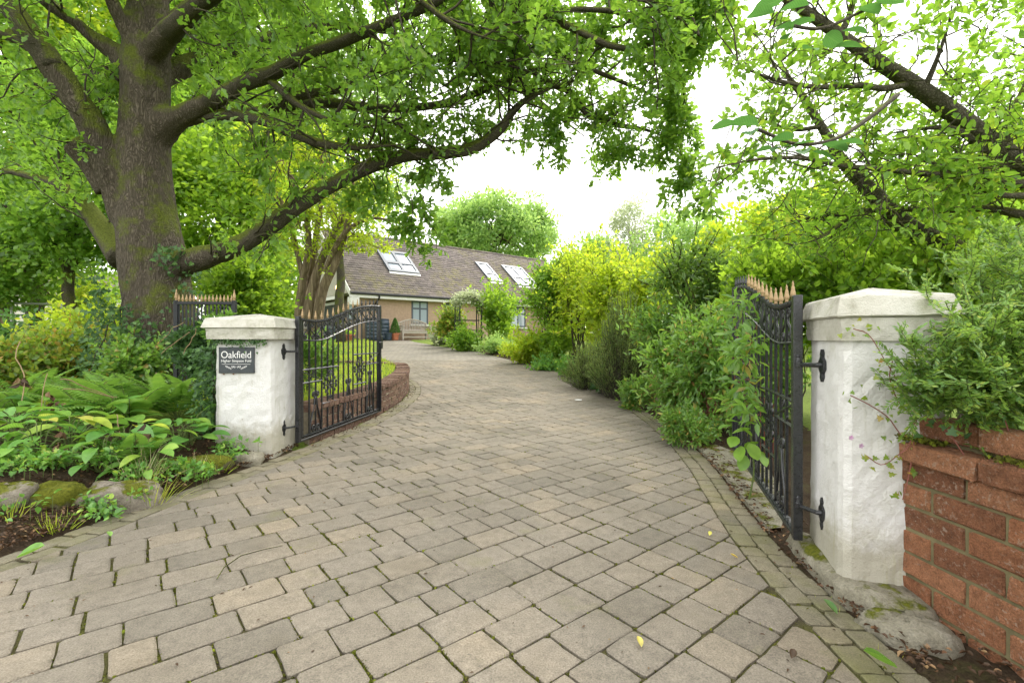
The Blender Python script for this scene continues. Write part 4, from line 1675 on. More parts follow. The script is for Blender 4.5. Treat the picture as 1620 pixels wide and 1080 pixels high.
    m.tube([(L - 0.09, -0.024, 0.94), (L + 0.03, -0.024, 0.94)], 0.008, 6)
    part('latch', m)
    m = MB()
    m.tube([(L - 0.035, -0.026, z0 + 0.5), (L - 0.035, -0.026, z0 + 0.03)], 0.008, 6)
    m.box(L - 0.05, L - 0.02, -0.034, -0.018, z0 + 0.24, z0 + 0.26)
    part('drop_bolt', m)
    return root


gate('open black wrought iron gate with gold spear tips, hinged on the pillar with the sign', (-1.915, 4.195), (0.23, 1.81), 1.83, 0.062, 1)
gate('open black wrought iron gate half hidden by shrub leaves, hinged on the large pillar', HINGE_R, (0.548, 1.77), 1.85, 0.088, 2)


# ------------------------------------------------------------------ railing panels beyond the pillars
def railing(label, a, b, ztop, zbot, nb, group=None, tips=True):
    a, b = np.array(a), np.array(b)
    L = np.linalg.norm(b - a)
    ang = math.atan2(b[1] - a[1], b[0] - a[0])
    root = thing('iron_railing', label, 'railing', (a[0], a[1], 0), group, ang)
    B = M['fence_metal']
    MB().bbox(0, L, -0.02, 0.02, ztop - 0.03, ztop, 0.003).build('rail', B, root, world=False)
    MB().bbox(0, L, -0.015, 0.015, zbot + 0.05, zbot + 0.08, 0.003).build('rail', B, root, world=False)
    for s in (0.0, L):
        MB().bbox(s - 0.02, s + 0.02, -0.02, 0.02, 0.0, ztop + 0.01, 0.003).build('post', B, root, world=False)
        if tips:
            MB().lathe([(r * 1.15, z * 1.15) for r, z in FINIAL], (s, 0, ztop + 0.01), 8).build('finial', M['gold'], root, smooth=True, world=False)
    gi = MB().lathe([(r * 0.95, z * 0.72) for r, z in FINIAL], (0, 0, 0), 7).mesh('finial', smooth=True)
    gi.materials.append(M['gold'])
    for i in range(nb):
        s = (i + 0.7) / (nb + 0.4) * L
        MB().box(s - 0.006, s + 0.006, -0.006, 0.006, zbot, ztop).build('bar', B, root, world=False)
        if tips:
            o = link('finial', gi, None, root)
            o.location = (s, 0, ztop - 0.001)
    return root


p0, p1 = P(279, 500, 4.75), P(366, 500, 4.75)
railing('black railing with a row of gold tips behind the pillar with the sign', (p0.x, p0.y), (p1.x, p1.y + 0.05), 1.365, 0.25, 15)
railing('black iron railing buried in the needle shrub above the brick wall', (1.84, 1.55), (2.35, 0.6), 1.02, 0.6, 9, None, False)

# ------------------------------------------------------------------ the house
HC = Vector((-7.09, 22.0, 0.87))
HANG = math.atan2(0.633, 0.774)
HX0, HX1, HW = -0.6, 15.6, 8.0
EAVE_Y, EAVE_Z, RIDGE_Y, RIDGE_Z = -0.36, 2.24, 4.0, 5.83
RK = (RIDGE_Z - EAVE_Z) / (RIDGE_Y - EAVE_Y)
house = thing('bungalow', 'long peach rendered bungalow with brown tiled roof and roof windows beyond the drive', 'house', HC, None, HANG)
HM = (Matrix.Translation(HC) @ Matrix.Rotation(HANG, 4, 'Z')).inverted()


def ray_house(px, py, plane):
    o = HM @ Vector((0, 0, CAM_Z))
    d = (HM @ P(px, py, 1.0)) - o
    fo, f1 = plane(o), plane(o + d)
    return o + d * (fo / (fo - f1))


def roof_plane(p): return p.z - EAVE_Z - (p.y - EAVE_Y) * RK


def wall_plane(p): return p.y


def hp(name, m, mat, parent=None, smooth=False):
    return m.build(name, M[mat], parent or house, smooth, world=False)


hp('front_wall', MB().box(0.0, HX1 - 0.3, 0.0, 0.28, -0.3, 2.45), 'wall')
hp('back_wall', MB().box(0.0, HX1 - 0.3, HW - 0.28, HW, -0.3, 2.45), 'wall')
hp('end_wall', MB().box(HX1 - 0.31, HX1 - 0.05, 0.02, HW - 0.02, -0.3, 2.4), 'wall')
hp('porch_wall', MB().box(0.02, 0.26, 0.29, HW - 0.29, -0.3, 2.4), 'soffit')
g = MB()
V = [(HX0 + 0.06, EAVE_Y + 0.25, 2.2), (HX0 + 0.06, HW - EAVE_Y - 0.25, 2.2), (HX0 + 0.06, RIDGE_Y, RIDGE_Z - 0.2), (0.1, EAVE_Y + 0.25, 2.2), (0.1, HW - EAVE_Y - 0.25, 2.2), (0.1, RIDGE_Y, RIDGE_Z - 0.2)]
g.add(V, [(0, 2, 1), (3, 4, 5), (0, 1, 4, 3), (1, 2, 5, 4), (2, 0, 3, 5)])
hp('gable', g, 'gable')
# roof slabs and the tiles laid on the visible slope
roof = MB()
th = 0.1
for sg in (1, -1):
    ya, yb = (EAVE_Y, RIDGE_Y) if sg > 0 else (HW - EAVE_Y, RIDGE_Y)
    V = []
    for x in (HX0, HX1):
        V += [(x, ya, EAVE_Z), (x, yb, RIDGE_Z), (x, yb, RIDGE_Z - th * 1.3), (x, ya, EAVE_Z - th)]
    fc = [(0, 4, 5, 1), (1, 5, 6, 2), (2, 6, 7, 3), (3, 7, 4, 0), (0, 1, 2, 3), (4, 7, 6, 5)]
    roof.add(V, fc if sg > 0 else [tuple(reversed(f)) for f in fc])
roof_o = hp('roof', roof, 'tile')
rngH = np.random.default_rng(61)
tiles = MB()
sl = math.hypot(RIDGE_Y - EAVE_Y, RIDGE_Z - EAVE_Z)
ey, ez = (RIDGE_Y - EAVE_Y) / sl, (RIDGE_Z - EAVE_Z) / sl
ny, nz_ = -ez, ey
rows = 27
rp = sl / rows
for r in range(rows):
    x = HX0 - 0.02 + (0.12 if r % 2 else 0.0)
    while x < HX1:
        w_ = 0.24
        x1 = min(x + w_ - 0.008, HX1 + 0.01)
        lift = 0.032 + rngH.normal() * 0.004
        s0, s1 = r * rp - 0.03, (r + 1) * rp + 0.02

        def q(s, n):
            return (EAVE_Y + ey * s + ny * n, EAVE_Z + ez * s + nz_ * n)
        a, b, c_, d_ = q(s0, lift), q(s1, 0.012), q(s0, 0.004), q(s1, 0.002)
        V = [(x, a[0], a[1]), (x1, a[0], a[1]), (x1, b[0], b[1]), (x, b[0], b[1]), (x, c_[0], c_[1]), (x1, c_[0], c_[1])]
        tiles.add(V, [(0, 1, 2, 3), (4, 5, 1, 0), (0, 3, 4), (1, 5, 2)])
        x += w_
tag(hp('roof_tiles', tiles, 'tile', roof_o), kind='stuff')
rt = MB()
x = HX0
while x < HX1 - 0.1:
    pts = [(x, RIDGE_Y + 0.13 * math.cos(a), RIDGE_Z - 0.05 + 0.12 * math.sin(a)) for a in np.linspace(math.pi, 0, 7)]
    pts2 = [(x + 0.42, p[1], p[2]) for p in pts]
    n = len(pts)
    rt.add(pts + pts2, [(i, i + 1, n + i + 1, n + i) for i in range(n - 1)] + [tuple(range(n - 1, -1, -1)), tuple(range(n, 2 * n))])
    x += 0.43
hp('ridge_tiles', rt, 'tile', roof_o)
# boards, gutter, downpipe
hp('fascia_board', MB().box(HX0, HX1, EAVE_Y + 0.0, EAVE_Y + 0.025, EAVE_Z - 0.26, EAVE_Z - 0.105), 'upvc')
hp('soffit_board', MB().box(HX0, HX1, EAVE_Y + 0.03, 0.0, EAVE_Z - 0.26, EAVE_Z - 0.245), 'upvc')
gt = MB()
gt.tube([(HX0, EAVE_Y - 0.06, EAVE_Z - 0.07), (HX1, EAVE_Y - 0.06, EAVE_Z - 0.075)], 0.06, 8)
hp('gutter', gt, 'gutter')
bgb = MB()
for sg in (1, -1):
    ya = EAVE_Y if sg > 0 else HW - EAVE_Y
    V = []
    for x in (HX0 - 0.03, HX0 - 0.002):
        V += [(x, ya - sg * 0.02, EAVE_Z + 0.03), (x, RIDGE_Y, RIDGE_Z + 0.04), (x, RIDGE_Y, RIDGE_Z - 0.24), (x, ya - sg * 0.02, EAVE_Z - 0.26)]
    bgb.add(V, [(0, 1, 2, 3), (7, 6, 5, 4), (0, 4, 5, 1), (1, 5, 6, 2), (2, 6, 7, 3), (3, 7, 4, 0)])
hp('barge_board', bgb, 'upvc')
hp('eave_bracket', MB().bbox(HX0 + 0.0, HX0 + 0.42, EAVE_Y - 0.02, EAVE_Y + 0.38, EAVE_Z - 0.62, EAVE_Z - 0.265, 0.02), 'upvc')
pq = ray_house(592, 470, lambda p: p.y + 0.06)
dp = MB()
dp.tube(smooth_path([(pq.x + 0.1, EAVE_Y - 0.06, EAVE_Z - 0.12), (pq.x + 0.1, EAVE_Y - 0.04, EAVE_Z - 0.25), (pq.x, -0.06, EAVE_Z - 0.62), (pq.x, -0.06, EAVE_Z - 0.8), (pq.x, -0.06, 0.1)], 16), 0.04, 8)
hp('downpipe', dp, 'gutter', None, True)
# the porch end: beam, garage door, lamp
hp('porch_beam', MB().box(HX0 + 0.08, HX0 + 0.2, 1.0, 6.9, 2.03, 2.19), 'upvc')
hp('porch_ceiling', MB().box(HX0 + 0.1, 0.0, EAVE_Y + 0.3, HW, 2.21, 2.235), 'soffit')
gd = hp('garage_door', MB().box(-0.03, 0.015, 2.6, 6.2, -0.05, 1.85), 'darkdoor')
hp('door_frame', MB().box(-0.05, 0.012, 2.4, 6.4, 1.86, 2.0).box(-0.05, 0.012, 2.45, 2.59, -0.05, 1.855), 'upvc', gd)
pw = hp('porch_window', MB().box(-0.03, 0.014, 0.75, 1.6, 1.0, 1.95), 'greyframe')
hp('pane', MB().box(-0.036, -0.031, 0.83, 1.52, 1.08, 1.87), 'glass', pw)
lp = ray_house(537, 455, lambda p: p.x - (HX0 + 0.05))
lampm = MB()
lampm.lathe([(0.10, -0.09), (0.13, -0.05), (0.13, 0.05), (0.10, 0.09)], (lp.x - 0.06, lp.y, lp.z), 12)
lo = hp('porch_lamp', MB().bbox(lp.x - 0.06, lp.x + 0.0, lp.y - 0.15, lp.y + 0.15, lp.z - 0.12, lp.z + 0.12, 0.02), 'gutter')
hp('lamp_glass', lampm, 'lamp', lo, True)


def window(x0, x1, z0, z1, cols, rows_, transom=0.34):
    w_ = MB()
    t = 0.085
    w_.box(x0, x1, -0.02, 0.02, z0, z0 + t).box(x0, x1, -0.02, 0.02, z1 - t, z1)
    w_.box(x0, x0 + t, -0.02, 0.02, z0 + t, z1 - t).box(x1 - t, x1, -0.02, 0.02, z0 + t, z1 - t)
    xm = (x0 + x1) / 2
    zt = z1 - (z1 - z0) * transom
    w_.box(xm - t / 2, xm + t / 2, -0.018, 0.018, z0 + t, z1 - t)
    w_.box(x0 + t, x1 - t, -0.016, 0.016, zt - t / 2, zt + t / 2)
    o = hp('window', w_, 'greyframe')
    for (a, b) in ((x0 + t, xm - t / 2), (xm + t / 2, x1 - t)):
        for (c, d) in ((z0 + t, zt - t / 2), (zt + t / 2, z1 - t)):
            hp('pane', MB().box(a, b, -0.008, -0.004, c, d), 'glass', o)
    hp('sill', MB().bbox(x0 - 0.1, x1 + 0.1, -0.12, 0.0, z0 - 0.09, z0 - 0.003, 0.01), 'upvc', o)
    return o


wa, wb = ray_house(651, 475, wall_plane), ray_house(677, 513, wall_plane)
window(wa.x, wb.x, wb.z, wa.z, 2, 2)
wa, wb = ray_house(703, 476, wall_plane), ray_house(714, 500, wall_plane)
window(wa.x, wa.x + 0.7, 1.15, 1.95, 2, 2)
window(9.0, 10.2, 0.75, 1.95, 2, 2)


def roof_window(px0, py0, px1, py1, cols):
    """lean the two pixel corners onto the roof slope: top edge, bottom edge"""
    a = ray_house(px0, py0, roof_plane)
    b = ray_house(px1, py1, roof_plane)
    y1, y0 = a.y, b.y
    x0, x1 = a.x, a.x + 0.80 * cols
    fr = None

    def rp_(x, y, n):
        return (x, y + ny * n, EAVE_Z + (y - EAVE_Y) * RK + nz_ * n)

    def slab(xa, xb, ya, yb, n0, n1):
        V = [rp_(xa, ya, n0), rp_(xb, ya, n0), rp_(xb, yb, n0), rp_(xa, yb, n0), rp_(xa, ya, n1), rp_(xb, ya, n1), rp_(xb, yb, n1), rp_(xa, yb, n1)]
        return V, [(0, 3, 2, 1), (4, 5, 6, 7), (0, 1, 5, 4), (1, 2, 6, 5), (2, 3, 7, 6), (3, 0, 4, 7)]
    m = MB()
    t = 0.15
    ym = y0 + (y1 - y0) * 0.42
    for (xa, xb, ya, yb) in [(x0, x1, y0, y0 + t), (x0, x1, y1 - t, y1), (x0, x1, ym - t / 2, ym + t / 2)] + [(x0 + i * (x1 - x0) / cols - t / 2, x0 + i * (x1 - x0) / cols + t / 2, y0, y1) for i in range(cols + 1)]:
        m.add(*slab(xa, xb, ya, yb, -0.02, 0.115 + 0.001 * (xb - xa)))
    fr = hp('roof_window', m, 'greyframe', roof_o)
    for i in range(cols):
        for ya, yb in ((y0 + t, ym - t / 2), (ym + t / 2, y1 - t)):
            xa = x0 + i * (x1 - x0) / cols + t / 2
            xb = x0 + (i + 1) * (x1 - x0) / cols - t / 2
            m = MB().add(*slab(xa, xb, ya, yb, 0.02, 0.07))
            o = m.build('roof_window_pane', M['skyglass'], house, world=False)
    m = MB().add(*slab(x0 - 0.08, x1 + 0.08, y0 - 0.13, y0 - 0.005, 0.02, 0.055))
    m.build('flashing', M['upvc'], house, world=False)


roof_window(597, 397, 612, 430, 2)
roof_window(752, 416, 774, 446, 1)
roof_window(793, 421, 814, 452, 2)

# ------------------------------------------------------------------ things by the house
HR = Matrix.Rotation(HANG, 4, 'Z')


def house_pt(x, y):
    p = Matrix.Translation(HC) @ HR @ Vector((x, y, 0))
    return (p.x, p.y, 0.887)


bx = ray_house(633, 535, lambda p: p.y + 0.75)
bench = thing('garden_bench', 'silver grey slatted timber bench with arched back against the peach wall', 'bench', house_pt(bx.x, -0.75), None, HANG)
W_, SH = 1.55, 0.44
T = M['timber']
for x in (0.03, W_ - 0.03):
    MB().box(x - 0.035, x + 0.035, -0.26, -0.19, 0, 0.64).build('leg', T, bench, world=False)
    MB().box(x - 0.035, x + 0.035, 0.22, 0.29, 0, 0.86).build('leg', T, bench, world=False)
    MB().box(x - 0.045, x + 0.045, -0.30, 0.24, 0.642, 0.675).build('armrest', T, bench, world=False)
for i in range(6):
    MB().box(0.0, W_, -0.25 + i * 0.078, -0.19 + i * 0.078, SH - 0.03, SH).build('seat_slat', T, bench, world=False)
MB().box(0.03, W_ - 0.03, -0.24, -0.20, SH - 0.12, SH - 0.035).build('seat_rail', T, bench, world=False)
MB().box(0.03, W_ - 0.03, -0.235, -0.205, 0.12, 0.17).build('stretcher', T, bench, world=False)


def arch(x): return 0.80 + 0.20 * math.sin(math.pi * min(1, max(0, x / W_)))


for i in range(17):
    x = 0.1 + (W_ - 0.2) * i / 16
    MB().box(x - 0.018, x + 0.018, 0.24, 0.265, SH + 0.05, arch(x) - 0.01).build('back_slat', T, bench, world=False)
bt = MB()
bt.tube([(x, 0.252, arch(x)) for x in np.linspace(0.0, W_, 24)], 0.036, 6)
bt.build('top_rail', T, bench, world=False)
MB().box(0.05, W_ - 0.05, 0.235, 0.27, SH + 0.02, SH + 0.075).build('back_rail', T, bench, world=False)


def butt(label, px, group):
    b = ray_house(px, 535, lambda p: p.y + 0.5)
    root = thing('water_butt', label, 'water butt', house_pt(b.x, -0.5), group)
    prof = [(0.25, 0.0), (0.27, 0.04)]
    for k in range(5):
        z = 0.08 + k * 0.16
        prof += [(0.28, z), (0.30, z + 0.02), (0.30, z + 0.10), (0.28, z + 0.12)]
    prof += [(0.29, 0.92), (0.25, 0.96)]
    MB().lathe(prof, (0, 0, 0), 18).build('barrel', M['butt'], root, True, world=False)
    MB().lathe([(0.27, 0.955), (0.29, 0.965), (0.28, 0.99), (0.05, 1.01)], (0, 0, 0), 18).build('lid', M['butt'], root, True, world=False)
    MB().tube([(0, -0.28, 0.12), (0, -0.36, 0.12), (0, -0.37, 0.08)], 0.02, 6).build('tap', M['gutter'], root, world=False)


butt('dark blue ribbed water butt closest to the potted conifer', 606, 'water butts')
butt('dark blue ribbed water butt nearer the porch, seen through the gate bars', 590, 'water butts')
kb = ray_house(613, 537, lambda p: p.y + 0.75)
kp = house_pt(kb.x, -0.85)
crate = thing('garden_tub', 'small dark blue tub on the paving beside the water butt', 'tub', kp)
MB().lathe([(0.13, 0), (0.14, 0.02), (0.17, 0.30), (0.19, 0.31), (0.19, 0.34), (0.165, 0.34), (0.15, 0.28)], (0, 0, 0), 14).build('body', M['butt'], crate, world=False)

tb = ray_house(625, 535, lambda p: p.y + 0.8)
tp = house_pt(tb.x, -0.8)
topi = thing('potted_conifer', 'clipped conical conifer in a terracotta pot between bench and water butts', 'potted plant', tp)
MB().lathe([(0.15, 0.0), (0.19, 0.26), (0.22, 0.27), (0.22, 0.33), (0.19, 0.33), (0.18, 0.29)], (0, 0, 0), 16).build('pot', M['terracotta'], topi, world=False)
rng = np.random.default_rng(3)
n = 2600
hh = rng.uniform(0, 1, n)
aa = rng.uniform(0, 2 * math.pi, n)
rr = 0.25 * (1 - hh) ** 0.75 * rng.uniform(0.75, 1.05, n) * np.minimum(1, hh * 8 + 0.3)
pp = np.stack([tp[0] + rr * np.cos(aa), tp[1] + rr * np.sin(aa), tp[2] + 0.3 + hh * 0.72], 1)
dd = np.stack([np.cos(aa), np.sin(aa), np.full(n, 0.9)], 1) + 0.5 * rdir(rng, n)
leaves('foliage', topi, M['deep'], pp, dd, rdir(rng, n), 0.05, T_quad(0.3))
MB().tube([(0, 0, 0.25), (0, 0, 0.8)], [0.02, 0.005], 5).build('stem', M['twig'], topi, world=False)

ob = P(547, 531, 19.5)
bowl = thing('planter_bowl', 'orange terracotta bowl on the far lawn, seen through the gate', 'planter', (ob.x, ob.y, float(gz(ob.x, ob.y))))
MB().lathe([(0.2, 0), (0.34, 0.22), (0.37, 0.24), (0.37, 0.29), (0.32, 0.28), (0.28, 0.2)], (0, 0, 0), 16).build('bowl', M['terracotta'], bowl, world=False)
n = 300
leaves('foliage', bowl, M['beech'], np.array([ob.x, ob.y, float(gz(ob.x, ob.y)) + 0.3]) + rng.normal(size=(n, 3)) * np.array([0.14, 0.14, 0.06]), rdir(rng, n) + [0, 0, 0.8], rdir(rng, n), 0.12, T_leaf())
sb = P(508, 517, 20.5)
sbz = float(gz(sb.x, sb.y))
sbox = thing('storage_box', 'dark blue garden storage box on the lawn in front of the porch', 'storage box', (sb.x, sb.y, sbz), None, HANG)
MB().bbox(-0.6, 0.6, -0.3, 0.3, 0, 0.5, 0.02).build('box', M['butt'], sbox, world=False)
lidm = MB()
lidm.add([(-0.63, -0.33, 0.505), (0.63, -0.33, 0.505), (0.63, 0.33, 0.505), (-0.63, 0.33, 0.505), (-0.6, -0.3, 0.57), (0.6, -0.3, 0.57), (0.6, 0.3, 0.62), (-0.6, 0.3, 0.62)], [(0, 3, 2, 1), (4, 5, 6, 7), (0, 1, 5, 4), (1, 2, 6, 5), (2, 3, 7, 6), (3, 0, 4, 7)])
lidm.build('lid', M['butt'], sbox, world=False)

# rose arch beside the drive
ra = P(741, 545, 16.8)
raz = float(gz(ra.x, ra.y))
ra_rot = 0.5
arc = thing('garden_arch', 'black metal garden arch with foliage on top beside the drive', 'garden arch', (ra.x, ra.y, raz), None, ra_rot)
for sx in (-0.42, 0.42):
    for sy in (-0.22, 0.22):
        MB().tube([(sx, sy, 0), (sx, sy, 1.45)], 0.022, 6).build('post', M['fence_metal'], arc, world=False)
    for z in (0.3, 0.65, 1.0, 1.35):
        MB().tube([(sx, -0.22, z), (sx, 0.22, z)], 0.012, 5).build('rung', M['fence_metal'], arc, world=False)
for sy in (-0.22, 0.22):
    MB().tube([(0.42 * math.cos(a), sy, 1.45 + 0.38 * math.sin(a)) for a in np.linspace(0, math.pi, 16)], 0.022, 6).build('hoop', M['fence_metal'], arc, world=False)
    for z in (0.65, 1.0):
        MB().tube([(-0.42, sy, z), (0.42, sy, z)], 0.012, 5).build('rung', M['fence_metal'], arc, world=False)
n = 1500
aa = rng.uniform(0.2, math.pi - 0.2, n)
loc = np.stack([0.46 * np.cos(aa), rng.uniform(-0.3, 0.3, n), 1.48 + 0.40 * np.sin(aa)], 1) + rng.normal(size=(n, 3)) * 0.09
me = leaf_mesh('climbing_plant', loc, rdir(rng, n), rdir(rng, n) + [0, 0, 1], 0.10, T_leaf())
rose = thing('climbing_plant', 'pale climbing plant growing over the top of the metal arch', 'climber', (ra.x, ra.y, raz), None, ra_rot)
link('foliage', me, M['birch'], rose)
stm = MB()
for k in range(4):
    sx = (-0.45, 0.45)[k % 2]
    stm.tube(smooth_path([(sx + 0.05, 0.1 * k - 0.15, 0), (sx - 0.03, 0.1 * k - 0.2, 0.6), (sx + 0.04, 0.1 * k - 0.1, 1.2), (sx * 0.6, 0.1 * k - 0.15, 1.72)], 12), 0.012, 5)
stm.build('stems', M['greenstem'], rose, world=False)

# a field gate and a pale cottage glimpsed under the oak
f0 = P(-120, 500, 9.0)
f1 = P(98, 500, 9.6)
fz = float(gz(f0.x, f0.y))
L_ = math.hypot(f1.x - f0.x, f1.y - f0.y)
fg = thing('field_gate', 'grey metal field gate in the shade at the far edge of the garden', 'gate', (f0.x, f0.y, fz), None, math.atan2(f1.y - f0.y, f1.x - f0.x))
for i, z in enumerate((0.35, 0.6, 0.82, 1.05, 1.28)):
    MB().tube([(0, 0, z - 0.1), (L_, 0, z - 0.1)], 0.02, 7).build('bar', M['galv'], fg, world=False)
for s in (0.0, L_ * 0.62, L_):
    MB().tube([(s, 0, 0), (s, 0, 1.2)], 0.024, 7).build('upright', M['galv'], fg, world=False)
cb = P(118, 470, 42)
cot = thing('distant_cottage', 'pale rendered cottage glimpsed through the trees under the oak', 'house', (cb.x, cb.y, float(gz(cb.x, cb.y))), None, 0.3)
MB().box(-5, 5, 0, 5, -0.3, 4.2).build('wall', M['offwhite'], cot, world=False)
rr_ = MB()
V = []
for x in (-5.4, 5.4):
    V += [(x, -0.4, 4.0), (x, 2.5, 6.0), (x, 5.4, 4.0), (x, 2.5, 5.8)]
rr_.add(V, [(0, 4, 5, 1), (1, 5, 6, 2), (2, 6, 7, 3), (3, 7, 4, 0), (0, 1, 2, 3), (7, 6, 5, 4)])
rr_.build('roof', M['tile'], cot, world=False)
for x in (-3, 0, 3):
    wo = MB().box(x - 0.5, x + 0.5, -0.03, 0.02, 1.2, 2.5).build('window', M['greyframe'], cot, world=False)
    MB().box(x - 0.42, x + 0.42, -0.04, -0.032, 1.28, 2.42).build('pane', M['glass'], wo, world=False)
# overhead line
wa_, wb_ = P(700, 382, 60), P(1120, 268, 34)
cab = MB()
cab.tube([wa_ * (1 - t) + wb_ * t - Vector((0, 0, 1.2 * math.sin(math.pi * t))) for t in np.linspace(0, 1, 20)], 0.012, 5)
cw = cab.build('overhead_cable', M['wire'])
tag(cw, 'thin overhead cable crossing the white sky above the house', 'cable')

# ------------------------------------------------------------------ the oak
def limb_pts(tr):
    """[(px,py,depth,radius px)] -> 3-D path and radii"""
    pts = [tuple(P(a, b, d)) + (r / F_PX * d,) for a, b, d, r in tr]
    q = smooth_path(pts, max(12, len(pts) * 5))
    return q[:, :3], np.maximum(q[:, 3], 0.006)


def bark_wob(seed, amp, freq):
    ph = np.random.default_rng(seed).uniform(0, 6.28, 8)

    def f(t, a, p):
        z = p.z
        return 1 + amp * (math.sin(freq * a + ph[0] + 2.0 * math.sin(z * 2.1 + ph[1])) * 0.5 + math.sin(freq * 1.7 * a + ph[2] + z * 3.0) * 0.35 + math.sin(3 * a + z * 1.3 + ph[3]) * 0.9)
    return f


ob_ = P(240, 575, 5.6)
oak_z = float(gz(ob_.x, ob_.y)) - 0.05
oak = thing('oak_tree', 'huge mossy oak with spreading limbs overhanging the drive', 'tree', (ob_.x, ob_.y, oak_z))
trunk_tr = [(268, 640, 5.6, 82), (264, 575, 5.6, 66), (258, 520, 5.6, 58), (250, 450, 5.6, 54), (240, 390, 5.6, 52), (232, 330, 5.6, 47), (228, 260, 5.6, 42), (228, 190, 5.6, 40), (231, 120, 5.6, 39), (233, 60, 5.6, 35), (236, -10, 5.6, 30), (246, -110, 5.65, 26), (262, -260, 5.7, 21), (290, -450, 5.8, 14), (300, -620, 5.9, 6)]
q = [tuple(P(a, b, d)) + (r / F_PX * d,) for a, b, d, r in trunk_tr]
q = smooth_path(q, 150)
trunk_mb = MB()
trunk_mb.tube(q[:, :3], q[:, 3] * 0.84, 40, wob=bark_wob(1, 0.03, 6))
